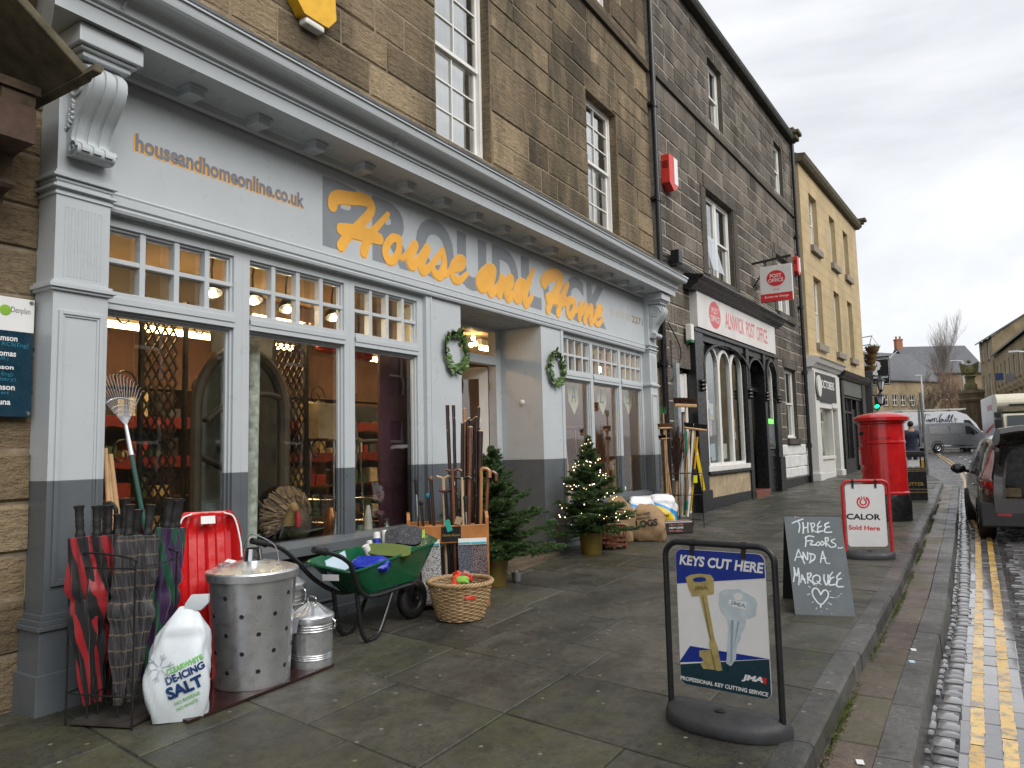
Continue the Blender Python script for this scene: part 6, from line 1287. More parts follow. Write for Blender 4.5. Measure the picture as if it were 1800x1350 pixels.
MB().obox(A+lu*Ls*.945+ln*.008, lw*.045, lu*.026, ln*.001).build('label', M_PAPER, t, smooth=False)

# galvanised incinerator and dustbins
def fluted(prof, n=64, k=0, amp=0.0, z0=0, z1=0):
    rings = []
    for r_, z in prof: rings.append([(r_*(1+(amp*math.cos(k*a) if z0 <= z <= z1 else 0))*math.cos(a), r_*(1+(amp*math.cos(k*a) if z0 <= z <= z1 else 0))*math.sin(a), z) for a in np.linspace(0, 2*math.pi, n+1)[:-1]])
    return rings
ic, irad = upright(378, 507, 1217, .012); t = thing('garden_incinerator', 'tall galvanised incinerator bin pierced with round holes, chimney on its lid', 'incinerator', ic); hI = near(450, 1000, ic).z-ic.z; ra, rb = irad, irad*1.16
face = math.atan2(-ic.y, -ic.x)
b = MB(); b.lathe([(ra*.9,.02),(ra*.97,.0),(ra,.006),(ra*1.005,.02)]+[(ra+(rb-ra)*f, .02+(hI-.06)*f) for f in np.linspace(.03,1,6)]+[(rb*1.01, hI-.03)], (0,0,0), 64); b.tube([(rb*math.cos(face+1.1)*f+math.cos(face+1.1)*.002, rb*math.sin(face+1.1)*f, z) for f, z in ((ra/rb,.02),(1,hI-.05))], .004, 5); b.build('body', M_GALV, t, angle=40)
r = random.Random(2)
for row in range(5):
    for kk in range(8):
        a = face+(kk+.5*(row%2))*2*math.pi/8+.15; f = .15+.175*row; rad = ra+(rb-ra)*f+.0012; z = .02+(hI-.06)*f; Mx = Matrix.Rotation(a,3,'Z') @ Matrix.Rotation(math.pi/2,3,'Y'); MB().lathe([(.0001,.0005),(.0105,.0005),(.0125,.0016),(.0140,-.001)], (rad*math.cos(a), rad*math.sin(a), z), 14, 0, Mx).build('hole', M_BLACK, t)
ld_ = MB(); ld_.lathe([(rb*1.015,hI-.045),(rb*1.055,hI-.045),(rb*1.06,hI-.004),(rb*1.035,hI+.006),(rb*.9,hI+.018),(rb*.5,hI+.045),(.058,hI+.058)], (0,0,0), 56); LID = ld_.build('lid', M_GALV, t, angle=30)
zc = near(455, 963, ic).z-ic.z; MB().lathe([(.062,hI+.056),(.050,zc),(.044,zc),(.05,hI+.06)], (0,0,0), 28).build('chimney', M_CHROME, LID, angle=50)
dl = Vector((math.cos(face+math.pi/2), math.sin(face+math.pi/2), 0)); MB().tube(cat([dl*.16+Vector((0,0,hI+.03)), dl*.13+Vector((0,0,zc+.01)), dl*.03+Vector((0,0,zc+.075)), dl*-.02+Vector((0,0,zc+.08)), dl*-.055+Vector((0,0,zc+.01)), dl*-.05+Vector((0,0,zc-.06))], 4), .0035, 6).build('wire_handle', M_CHROME, LID)
wr = MB(); r = random.Random(9); rings = []
for i in range(10):
    f = i/9; rings.append([(-.02+.06*math.cos(a)*math.sin(f*math.pi*.9+.2)*(1+.3*r.uniform(-1,1)), 0+.14*(f-.5)+.02*r.uniform(-1,1), .028*abs(math.sin(a))*(1+.6*r.uniform(-1,1))) for a in np.linspace(0,math.pi,12)])
wr.loft(rings, cap=False, closed=False); wo = wr.build('plastic_wrapper', glassmat('clear_film', (.9,.92,.93), 1.0, .12), loc=ic+Vector((-.10*math.sin(face), .12*math.cos(face),0))*0+Vector((-.09,-.10,hI+.022)), rot=(0,0,face+1.2)); tag(wo, 'crumpled clear plastic wrapper lying on the incinerator lid', 'wrapper')
tg = MB(); tg.box(-.03,.03,-.02,.02,0,.001); tag(tg.build('paper_leaflet', M_PAPER, loc=ic+Vector((-.10,-.09,hI+.055)), rot=(.3,.2,.4), smooth=False), 'white leaflet under the wrapper on the incinerator lid', 'leaflet')
def dustbin(c, R, H, lab, lidz=.09):
    t = thing('dustbin', lab, 'dustbin', c, group='small galvanised dustbins'); pr = [(R*.9,.01),(R*.99,0),(R,.012)]
    for z in np.linspace(.02, H*.16, 4): pr.append((R, z))
    for z0_ in (.18, .22, .26): pr += [(R*1.0, H*z0_), (R*1.022, H*(z0_+.012)), (R*1.0, H*(z0_+.026))]
    pr += [(R*1.005, H*f) for f in np.linspace(.32, .70, 12)]
    for z0_ in (.74, .79, .84): pr += [(R*1.01, H*z0_), (R*1.032, H*(z0_+.012)), (R*1.01, H*(z0_+.026))]
    pr += [(R*1.02, H*.92), (R*1.04, H)]
    b = MB(); b.loft(fluted(pr, 96, 24, .007, H*.31, H*.71)); b.build('body', M_GALV, t, angle=50)
    l = MB(); rings = []
    for r_, z, am in ((R*1.05,H-.028,0),(R*1.085,H-.028,0),(R*1.085,H+.004,0),(R*1.06,H+.012,0),(R*.9,H+.025,.03),(R*.6,H+lidz*.6,.05),(R*.3,H+lidz*.92,.05),(R*.12,H+lidz,0),(.002,H+lidz*1.02,0)):
        rings.append([(r_*math.cos(a), r_*math.sin(a), z+am*R*.35*math.cos(12*a)) for a in np.linspace(0,2*math.pi,73)[:-1]])
    l.loft(rings, cap=False); LD = l.build('lid', M_GALV, t, angle=60)
    MB().tube(cat([(-.035,0,H+lidz-.01),(-.034,0,H+lidz+.028),(0,0,H+lidz+.034),(.034,0,H+lidz+.028),(.035,0,H+lidz-.01)], 4), .006, 8).build('lid_handle', M_CHROME, LD)
    for s_ in (0, math.pi):
        q = s_+.35; e = Vector((math.cos(q), math.sin(q), 0)); f_ = Vector((-e.y, e.x, 0)); MB().tube(cat([e*R*1.02+Vector((0,0,H*.74)), e*(R+.03)+f_*.0+Vector((0,0,H*.78)), e*(R+.032)+Vector((0,0,H*.9)), e*R*1.03+Vector((0,0,H*.97))], 4), .006, 8).build('side_handle', M_CHROME, t)
    return t
dc, drad = upright(512, 585, 1180, .012); H1_ = near(555,1082,dc).z-dc.z; t = dustbin(dc, drad*.97, H1_, 'small lidded dustbin with a white price tag beside the incinerator')
fq = math.atan2(-dc.y,-dc.x); MB().obox((drad*1.12*math.cos(fq-.75), drad*1.12*math.sin(fq-.75), H1_-.035), (.022*math.sin(-fq+.75),.022*math.cos(fq-.75),.006), (0,0,0.001), (0.006,0.004,.045)).build('price_tag', mat('lilac_card', (.6,.58,.72), .6), t, smooth=False)
d2 = Vector((-4.18, 3.62, gz(3.6))); H2_ = near(530, 1025, d2).z-d2.z; dustbin(d2, .15, H2_, 'lidded dustbin half hidden between the incinerator and the wheelbarrow')

# rake and tool handles standing against the first window
rb_ = Vector((-4.35, 2.83, gz(2.8))); rt = near(222, 752, (-4.62, 2.73)); rb2 = near(250, 900, (-4.48,2.80)); dv = (rb2-rt).normalized(); t = thing('leaf_rake', 'wire leaf rake with a green handle standing upright at the first window', 'rake', rb2+dv*.75, world=True); M_GRNH = mat('green_handle', (.012,.075,.055), .35)
MB().tube([rt+dv*.14, rb2+dv*.75], .014, 10).build('handle', M_GRNH, t); MB().tube([rt-dv*.02, rt+dv*.18], [.011,.016], 10).build('socket', M_GALV, t)
sd = dv.cross(Vector((1,.2,0))).normalized(); 
if sd.y < 0: sd = -sd
tn = MB()
for i in range(17):
    a = -.62+1.24*i/16; e = (-dv*math.cos(a)+sd*math.sin(a)).normalized(); Lr = .30+.05*math.cos(a*2.5); tn.tube([rt-dv*.01, rt+e*Lr*.6, rt+e*Lr, rt+e*(Lr+.01)+Vector((.03,-.01,-.004))], .0018, 5)
tn.build('tines', M_GALV, t); cb_ = MB()
for rad_ in (.09,.12,.15,.20): cb_.tube([rt+(-dv*math.cos(a)+sd*math.sin(a))*rad_+Vector((.003,0,0)) for a in np.linspace(-.62,.62,14)], .002 if rad_ < .2 else .004, 5)
cb_.build('braces', M_CHROME, t)
for i, (tp, bp) in enumerate((((186,805),(192,905)), ((196,815),(207,905)), ((190,830),(199,905)))):
    p, q = onx(*tp, -4.66), onx(*bp, -4.60); e = (q-p).normalized(); tag(MB().tube([p-e*.06, q+e*.62], .015, 10).build('tool_handle', M_BROOM), ['pale wooden tool handle nearest the grey pilaster', 'pale wooden tool handle leaning furthest from the pilaster', 'pale wooden tool handle between two others by the pilaster'][i], 'tool handle', 'tool handles by the pilaster')

# wheelbarrow
M_WBG = mat('green_barrow_plastic', (.008,.105,.045), .28, var=.06, scale=4, dirt=.12); M_WBL = mat('dark_green_inside', (.008,.085,.04), .35)
A_, B_, C1, D1 = onx(531,987,-4.30), onx(621,1007,-3.86), onx(771,950,-3.90), onx(735,934,-4.27)
t = thing('wheelbarrow', 'green wheelbarrow with black tubular legs, loaded with garden goods', 'wheelbarrow', (-4.08, 4.4, gz(4.4)), world=True)
def rrect(P, f, n=5):
    out = []; k = len(P)
    for i in range(k):
        a, b, c = P[i-1], P[i], P[(i+1)%k]; p, q = b.lerp(a, f), b.lerp(c, f)
        for s_ in np.linspace(0,1,n): out.append((p*(1-s_)+b*s_)*(1-s_)+(b*(1-s_)+q*s_)*s_)
    return out
rim = [A_, B_, C1, D1]; cen = sum(rim, Vector())/4; yb0, yb1 = 4.18, 4.88; zb = near(655, 1040, (-3.95,4.35)).z
flr = [Vector((-4.22,yb0,zb+.015)), Vector((-3.95,yb0+.02,zb+.0)), Vector((-3.97,yb1,zb+.015)), Vector((-4.20,yb1,zb+.015))]
lv = lambda f: [r_.lerp(q, f) for r_, q in zip(rim, flr)]
out_ = [rrect(lv(f), .16) for f in (0, .25, .6, .9)]+[rrect([p.lerp(cen-Vector((0,0,.2)), .0)*1 for p in flr], .2)]
lip = [[p+(p-cen).normalized()*.018+Vector((0,0,-.006)) for p in out_[0]], [p+(p-cen).normalized()*.014+Vector((0,0,.006)) for p in out_[0]]]
inn = [[p+(cen-p).normalized()*.012+Vector((0,0,.004)) for p in rg_] for rg_ in out_]
g = MB(); g.loft(list(reversed(out_))+lip+inn, cap=False); k = len(out_[-1]); base_i = 0; g.f.append(tuple(range(k-1,-1,-1))); g.m.append(0); g.t.append(g.tint); nlast = len(g.v)-k; g.f.append(tuple(range(nlast, nlast+k))); g.m.append(0); g.t.append(g.tint)
g.build('tray', M_WBG, t, angle=40)
M_BTUBE = mat('black_barrow_tube', (.012,.012,.013), .28, .0, var=.2, coat=.2)
def wp3(px, py, X): return onx(px, py, X)
g1_ = wp3(553,967,-3.84); g2_ = wp3(444,951,-4.33); fr_ = MB(); ax = Vector((-4.10, 4.93, gz(5)+.16)); 
n1 = [g1_, wp3(590,975,-3.86), wp3(614,990,-3.87), wp3(622,1010,-3.88), Vector((-3.90,4.12,zb+.03)), Vector((-3.93,4.3,zb-.02)), Vector((-3.98,4.8,zb-.02)), Vector((-4.05,4.9,ax.z+.03)), ax+Vector((.06,0,0))]
n2 = [g2_, wp3(490,962,-4.31), wp3(520,985,-4.29), Vector((-4.27,3.98,zb+.14)), Vector((-4.25,4.14,zb+.03)), Vector((-4.22,4.3,zb-.02)), Vector((-4.17,4.8,zb-.02)), Vector((-4.15,4.9,ax.z+.03)), ax-Vector((.06,0,0))]
for n_ in (n1, n2): fr_.tube(cat(n_, 5), .017, 10)
for X0, s_ in ((-3.93,0), (-4.23,.06)):
    gy0 = gz(4.2); fr_.tube(cat([(X0,4.10+s_,zb+.02), (X0+.01,4.13+s_,gy0+.12), (X0+.015,4.17+s_,gy0+.03), (X0+.01,4.24+s_,gy0+.017), (X0,4.33+s_,gy0+.04), (X0-.01,4.42+s_,gy0+.16), (X0-.02,4.52+s_,zb-.02)], 6), .017, 10)
fr_.build('frame', M_BTUBE, t)
for p, q in ((g1_, wp3(575,971,-3.85)), (g2_, wp3(468,956,-4.32))): e = (q-p).normalized(); MB().tube([p-e*.01, p+e*.11], .022, 12).tube([p+e*.10, p+e*.115], .027, 12).build('grip', M_RUBBER, t)
Mw = Matrix.Rotation(math.pi/2, 3, 'Y'); wh = MB(); Rw = .165; n_ = 28; rings = []
for i in range(n_*2):
    pass
wh.lathe([(Rw*.55,-.03),(Rw*.62,-.038),(Rw*.85,-.042),(Rw*.97,-.028),(Rw,-.012),(Rw,.012),(Rw*.97,.028),(Rw*.85,.042),(Rw*.62,.038),(Rw*.55,.03)], ax, 32, 0, Mw); WH = wh.build('wheel', M_RUBBER, t, angle=50); MB().lathe([(.001,-.045),(.03,-.045),(.03,-.02),(Rw*.5,-.018),(Rw*.57,-.03),(Rw*.57,.03),(Rw*.5,.018),(.03,.02),(.03,.045),(.001,.045)], ax, 24, 0, Mw).build('rim', M_BLKMETAL, WH)
MB().obox(onx(583,1014,-3.955)+Vector((.02,-.03,0)), (.05,.030,-.002), (.004,-.006,.022), (.001,-.0018,0)).build('barcode_label', M_PAPER, t, smooth=False)
# goods in the barrow
def goods(px, py, X): return onx(px, py, X)
M_BLUEP = mat('blue_plastic_bag', (.01,.03,.36), .3, var=.15, bump=.2, bscale=18)
bt = [((641,958),(655,985),.03,'white-capped bottle lying nearest the barrow handles'), ((648,950),(655,975),.024,'slim white bottle behind the blue-labelled one'), ((662,935),(663,970),.03,'tall white bottle with a red arc and blue label'), ((676,932),(678,958),.027,'white bottle behind the black speckled pads')]
for i, (a, b, r_, lab) in enumerate(bt):
    X = -4.12-.03*i; p, q = goods(*a, X), goods(*b, X+.03); e = (q-p).normalized(); tt = thing('bottle', lab, 'bottle', q, group='bottles in the wheelbarrow', world=True)
    MB().tube([q, q-e*.02, p+e*.055, p+e*.05], [r_*.9, r_, r_, r_*.8], 14).build('body', M_BLUEP if i in (1,2) else M_PAPER, tt); MB().tube([p+e*.06, p+e*.005, p], [r_*.98, r_*.95, r_*.6], 14).build('cap', M_WHITE, tt)
M_SPECK = mat('speckled_black_foam', (.02,.02,.025), .6, var=.3)
def specks(name):
    M, tt, b = _mat(name); o = _obj(tt); v = _n(tt, 'ShaderNodeTexVoronoi', Scale=95.0); tt.links.new(o, v.inputs['Vector']); tt.links.new(_ramp(tt, v.outputs['Distance'], [(.16, (.35,.35,.38)), (.24, (.022,.022,.028))]), b.inputs['Base Color']); b.inputs['Roughness'].default_value = .6; return M
M_SPECK = specks('speckled_foam'); M_OLIVE = mat('olive_foam', (.09,.13,.015), .6, var=.15, scale=9, bump=.15)
def pad(px, py, X, w_, h_, m, lab, name, tilt, yaw, th=.03):
    p = goods(px, py, X); tt = tag(MB().prism([(w_/2*math.copysign(abs(math.cos(q))**.55, math.cos(q)), 0, h_/2*math.copysign(abs(math.sin(q))**.55, math.sin(q))) for q in np.linspace(0,2*math.pi,29)[:-1]], (0,th,0)).build(name, m, smooth=False, bevel=.006, loc=p, rot=(tilt[0], tilt[1], yaw)), lab, 'kneeling pad'); return tt
pad(689,943,-4.12,.115,.13,M_SPECK,'small black speckled pad behind the larger one','kneeling_pad',(-.5,-.1,0),.6); pad(718,940,-4.02,.22,.17,M_SPECK,'large black speckled pad with a lime tag in the wheelbarrow','kneeling_pad',(-.6,.12,0),.6)
pad(684,966,-3.97,.34,.115,M_OLIVE,'long olive green pad lying across the wheelbarrow','kneeling_pad',(-.75,.10,0),.62)
p = goods(738,940,-3.96); tag(MB().obox(p, (.03,.03,.01), (-.01,.01,.03), (.004,-.005,0)).build('lime_tag', mat('lime_strap', (.30,.42,.03), .5), smooth=False), 'lime green strap on the large speckled pad', 'strap')
rgb_ = sackshape(.30,.16,.12,12,.6,32,14,.012); g = MB().loft(rgb_); p = goods(650,992,-3.99); o = g.build('blue_bag', M_BLUEP, loc=p+Vector((0,0,-.06)), rot=(0,0,.7)); tag(o, 'royal blue plastic bag in the near end of the wheelbarrow', 'bag')
p = goods(592,985,-4.10); tag(MB().obox(p+Vector((0,0,-.03)), (.03,.07,.03), (-.03,.01,.06), (.004,0,.0)).build('pale_blue_sheet', mat('pale_blue_card', (.45,.58,.68)), smooth=False), 'pale blue sheet leaning inside the wheelbarrow', 'sheet')
# ------------------------------------------------------------------ walking-stick stand, basket, trees, fuel, brooms
pL, pR = Vector((-4.30, 5.13, gz(5.1))), Vector((-3.775, 5.585, gz(5.6))); a, W = facing(pL, pR); t = thing('stick_stand', 'orange wooden stand for walking sticks with a black name plate', 'stick stand', pL, a); STK = t
Hs = near(858, 897, pR).z-pR.z; zr = near(858, 919, pR).z-pR.z; zr0 = near(858, 938, pR).z-pR.z; D_s = .26
g = MB()
for x in (0, W): g.prism([(x-.014,0,0),(x-.014,D_s,0),(x-.014,D_s,Hs*.93),(x-.014,D_s*.85,Hs),(x-.014,.05,Hs),(x-.014,0,Hs*.94)], (.028,0,0))
g.build('side_panel', M_WOOD, t, smooth=False, bevel=.006)
g = MB(); g.box(.014,W-.014,-.004,.014,zr0-.06,zr); g.build('front_rail', M_WOOD, t, smooth=False, bevel=.004); g = MB(); g.box(.014,W-.014,D_s-.02,D_s,zr0-.06,zr+.02).box(.014,W-.014,0,.016,.03,.13).box(.014,W-.014,.016,D_s,.03,.045).box(.014,W-.014,.12,.135,zr-.03,zr+.0); g.build('rail', M_WOOD, t, smooth=False, bevel=.003)
NP = MB().box(W*.41,W*.66,-.009,-.0045,zr0-.045,zr-.012).build('name_plate', M_BLACK, t, smooth=False); text('Charles Buyers', M_GOLD, t, (W*.425,-.0095,zr0-.005), UX, VZ, W*.22, .026, bold=.01)
def inw(u, v, z): c, s_ = math.cos(a), math.sin(a); return pL+Vector((c*u-s_*v, s_*u+c*v, z))
M_BARK = mat('dark_blackthorn', (.035,.017,.011), .35, var=.4, scale=26, bump=.25, coat=.3); M_HAZEL = mat('tan_cane', (.40,.20,.075), .3, var=.15, coat=.3); M_MAHOG = mat('brown_hardwood', (.16,.06,.028), .25, var=.2, coat=.5); M_PALEWOOD = mat('bare_wood', (.55,.40,.25), .6)
sticks = [  # top px, u, v along stand, kind, material, radius, label
 ((786,712), .46,.10,'cut',M_BARK,.013,'tall dark thumbstick leaning left with a white tag'), ((797,712), .50,.14,'cut',M_BARK,.012,'tall dark thumbstick crossing the leaning one at the top'), ((816,718),.54,.17,'cut',M_HAZEL,.012,'tall tan hazel stick beside the doorway'),
 ((824,735),.55,.21,'cut',M_BARK,.013,'dark knobbly stick behind the pale-topped one'), ((827,751),.58,.10,'cap',M_MAHOG,.016,'thick brown staff with a pale rounded top'), ((835,735),.60,.20,'cut',M_BARK,.012,'dark knobbly stick in the middle of the tall bunch'), ((842,716),.64,.15,'cut',M_BARK,.012,'tallest dark stick nearest the fir tree'), ((845,758),.68,.10,'cap',M_BARK,.018,'thick bark-covered staff in front of the crook'), ((820,740),.53,.22,'cut',M_BARK,.012,'dark stick half hidden behind the tan hazel stick'), ((832,738),.60,.23,'cut',M_BARK,.011,'dark stick at the very back of the bunch'),
 ((846,826),.70,.05,'crook',M_HAZEL,.013,'pale cane with a large crook handle'), ((858,832),.77,.08,'crook',M_MAHOG,.013,'brown cane with a crook, beside the fir tree'), ((795,826),.47,.05,'derby',M_MAHOG,.013,'brown stick with a long curved derby handle'), ((812,839),.55,.06,'derby',M_PALEWOOD,.011,'pale stick with a dark derby handle'),
 ((731,842),.13,.12,'grip',M_CHROME,.008,'grey metal trekking pole with a long black grip'), ((757,838),.30,.12,'knob',M_MAHOG,.012,'stick with a carved brown animal head'), ((779,838),.38,.10,'derby',M_PALEWOOD,.012,'stick with a pale twisted root handle'), ((752,868),.28,.15,'knob',mat('turquoise_knob', (.01,.22,.36), .4),.011,'stick with a turquoise handle'), ((783,862),.42,.08,'derby',mat('wine_red_handle', (.10,.01,.02), .3),.011,'stick with a wine red handle'), ((818,872),.60,.05,'grip',M_CHROME,.008,'metal trekking pole with a broad black grip'), ((740,880),.20,.08,'knob',M_RUBBER,.011,'stick with a round black knob')]
rs = random.Random(17)
sticks += [((812+5*k, 738+rs.randint(-10,14)), .52+.03*k, .13+.02*(k%5), 'cut', (M_BARK, M_MAHOG)[k%3 == 1], .011, 'dark stick lost in the dense middle of the bunch') for k in range(7)]
for i, (tp, u, v, kd, m, r_, lab) in enumerate(sticks):
    u = u*W/.78 if u < .78 else W*.95; u = min(u, W-.05); b = inw(u, v, .05); tpv = near(*tp, inw(u, v, 0)); tt = thing('walking_stick', lab, 'walking stick', b, group='walking sticks in the stand', world=True); e = (tpv-b).normalized(); Ln = (tpv-b).length
    cam_r = Vector((RM[0][0], RM[0][1], 0)).normalized()
    n = 9; pts = [b+e*Ln*k/n+Vector((rs.uniform(-1,1),rs.uniform(-1,1),0))*(.004 if m is M_BARK else 0) for k in range(n+1)]; r_ = r_*1.25; rad = [r_*(.75+.3*k/n)*(rs.uniform(.9,1.15) if m is M_BARK else 1) for k in range(n+1)]
    if kd == 'crook':
        pts = pts[:-1]+[tpv-e*.07]; rad = rad[:-1]+[r_]; pts += cat([tpv-e*.06, tpv-cam_r*.0+e*.0, tpv+cam_r*.035+e*.012, tpv+cam_r*.07-e*.01, tpv+cam_r*.078-e*.07], 5)[1:]; rad = [r_]*len(pts)
    sm = M_CHROME if kd == 'grip' else m
    shaft = M_BARK if kd == 'knob' else (m if m not in (MATS.get('wine_red_handle'),) else M_BLACK)
    MB().tube(pts, rad, 9).build('shaft', sm if kd == 'grip' else shaft, tt)
    if kd in ('cut','cap'): MB().ball(tpv, r_*(1.0 if kd == 'cut' else 1.1), 8, 6, (1,1,.5)).build('cut_top', M_PALEWOOD, tt)
    if kd == 'derby': MB().tube(cat([tpv-cam_r*.06+e*.005, tpv-cam_r*.03-e*.004, tpv+cam_r*.01-e*.012, tpv+cam_r*.05+e*.004, tpv+cam_r*.085-e*.012], 4), [.012]*17, 8).tube([tpv-e*.05, tpv-e*.008], [r_, .014], 8).build('handle', M_BARK if i == 13 else m, tt)
    if kd == 'grip': MB().tube([tpv, tpv-e*.01, tpv-e*.05, tpv-e*.10, tpv-e*.14], [.018,.021,.016,.018,.014], 10).build('grip', M_RUBBER, tt)
    if kd == 'knob': MB().ball(tpv-e*.02, .022, 10, 8, (1,1,1.3)).build('handle', m, tt)
    if i in (0, 1, 2, 6, 12): MB().obox(tpv-e*.12+cam_r*.012, cam_r*.007, e*.018, Vector((.001,-.001,0))).build('price_tag', M_PAPER, tt, smooth=False)
    if m is M_BARK and kd != 'derby' or m is M_HAZEL and kd == 'cut':
        k = MB()
        for q in range(7): f = rs.uniform(.15,.95); aa = rs.uniform(0,6.3); k.ball(b+e*Ln*f+Vector((math.cos(aa), math.sin(aa), 0))*r_*.85, .005, 6, 4)
        k.build('knot', M_PALEWOOD, tt)
tag(MB().obox(inw(W*.50,-.02,zr+.0), Matrix.Rotation(a,3,'Z') @ Vector((.022,0,.008)), Matrix.Rotation(a,3,'Z') @ Vector((-.016,0,.05)), (.0006,-.0008,0)).build('swing_tag', mat('teal_card', (.02,.36,.26), .5), smooth=False), 'teal swing tag hanging over the front rail', 'tag'); tag(MB().obox(inw(W*.63,-.015,zr+.04), Matrix.Rotation(a,3,'Z') @ Vector((.028,0,-.008)), Matrix.Rotation(a,3,'Z') @ Vector((.012,0,.032)), (.0006,-.0008,0)).build('swing_tag', M_CRATE, smooth=False), 'brown card swing tag hanging over the front rail', 'tag')
def patt(name, c1, c2, sc):
    M, tt, b = _mat(name); o = _obj(tt); v = _n(tt, 'ShaderNodeTexVoronoi', Scale=sc); tt.links.new(o, v.inputs['Vector']); tt.links.new(_ramp(tt, v.outputs['Distance'], [(.38, c1), (.46, c2)]), b.inputs['Base Color']); b.inputs['Roughness'].default_value = .15; b.inputs['Coat Weight'].default_value = .6; _bump(tt, b, _noise(tt, o, 25, 4), .4, .01); return M
for i, (u, wd_, zb_, m, lab) in enumerate(((.27,.17,.06,patt('black_white_print',(.02,.02,.022),(.5,.5,.5),120.),'black and white patterned stick pack hanging behind the wheelbarrow'), (.70,.12,.14,patt('dark_pack',(.03,.032,.04),(.12,.13,.16),95.),'dark clear-wrapped stick pack in the middle of the stand'), (.88,.15,.10,patt('floral_pack',(.33,.22,.20),(.06,.06,.07),110.),'floral clear-wrapped stick pack nearest the fir tree'))):
    o = MB(); u0 = W*u; o.prism([(u0-wd_/2,-.035,zr0-.07),(u0+wd_/2,-.035,zr0-.07),(u0+wd_/2+.012,-.07,zb_),(u0-wd_/2+.012,-.07,zb_)], (0,.03,0)); tt = thing('stick_pack', lab, 'pack', pL, a, group='stick packs on the stand'); o.build('bag', m, tt, smooth=False, bevel=.008); MB().box(u0-wd_/2+.005,u0+wd_/2-.005,-.045,-.03,zr0-.075,zr0-.02).build('header_card', M_PAPER, tt, smooth=False); MB().box(u0-wd_/2+.008,u0+wd_/2-.008,-.049,-.0455,zr0-.068,zr0-.052).build('blue_band', mat('aqua_band', (.08,.4,.48), .5), tt, smooth=False)
# wicker basket
bk, brad = upright(771, 848, 1096); hB = near(810, 1030, bk).z-bk.z+.0; r1 = brad*1.46; t = thing('wicker_basket', 'round pale wicker basket of red and orange packets on the pavement', 'basket', bk); M_WICK = mat('pale_willow', (.40,.27,.135), .5, var=.28, scale=24, bump=.2)
hB = .30; g = MB(); ns = 26; rr_ = lambda z: brad+(r1-brad)*(z/hB)**.85
rows = 19
for k in range(rows):
    z = .012+(hB-.03)*k/(rows-1); g.tube([(( rr_(z)+.006*math.cos(q*ns/2+k*math.pi))*math.cos(q), (rr_(z)+.006*math.cos(q*ns/2+k*math.pi))*math.sin(q), z+.0015*math.sin(7*q+k)) for q in np.linspace(0, 2*math.pi, ns*4+1)], .0062, 6, cap=False)
g.build('weave', M_WICK, t); g = MB()
for j in range(ns): q = 2*math.pi*j/ns; g.tube([(rr_(z)*math.cos(q), rr_(z)*math.sin(q), z) for z in (.005, hB*.5, hB)], .005, 6)
g.lathe([(.001,.006),(brad,.006),(brad,.02)], (0,0,0), 24); g.build('stakes', M_WICK, t); g = MB()
for s_ in (0, math.pi*2/3, math.pi*4/3): g.tube([((r1+.012*math.cos(16*q+s_))*math.cos(q), (r1+.012*math.cos(16*q+s_))*math.sin(q), hB+.012*math.sin(16*q+s_)) for q in np.linspace(0, 2*math.pi, 160)], .0095, 7, cap=False)
g.build('rim', M_WICK, t); MB().lathe([(.001,.03),(rr_(.1)*.9,.03)], (0,0,0), 20).build('lining', M_CRATE, t)
rb3 = random.Random(6); mset = [mat('orange_red_packet', (.72,.06,.03), .3, bump=.3, bscale=30), mat('scarlet_packet', (.62,.02,.03), .35, bump=.3, bscale=30), mat('lime_packet', (.22,.5,.06), .4), mat('clear_packet', (.45,.25,.2), .2)]
for i in range(13):
    q, d = rb3.uniform(0,6.3), rb3.uniform(0, brad*.95); c = bk+Vector((d*math.cos(q), d*math.sin(q), hB*.80+rb3.uniform(0,.06))); rg2 = sackshape(rb3.uniform(.08,.13), rb3.uniform(.04,.07), rb3.uniform(.05,.08), i, .7, 20, 8, .006); tag(MB().loft(rg2).build('packet', mset[0 if i < 6 else 1 if i < 9 else 2 if i < 10 else 3], loc=c, rot=(rb3.uniform(-.6,.6), rb3.uniform(-.6,.6), rb3.uniform(0,6))), 'small bright packet lying in the wicker basket', 'packet', 'packets in the wicker basket')
for i, q in enumerate((.0,)): 
    f = face if False else math.atan2(-bk.y,-bk.x); tag(MB().obox(bk+Vector((rr_(.2)*1.02*math.cos(f+.35), rr_(.2)*1.02*math.sin(f+.35), .205)), (-.045*math.sin(f+.35), .045*math.cos(f+.35), 0), (0,0,.014), (.006*math.cos(f), .006*math.sin(f), 0)).build('packet', mset[0], smooth=False, bevel=.004), 'orange packet poking through the side of the wicker basket', 'packet')

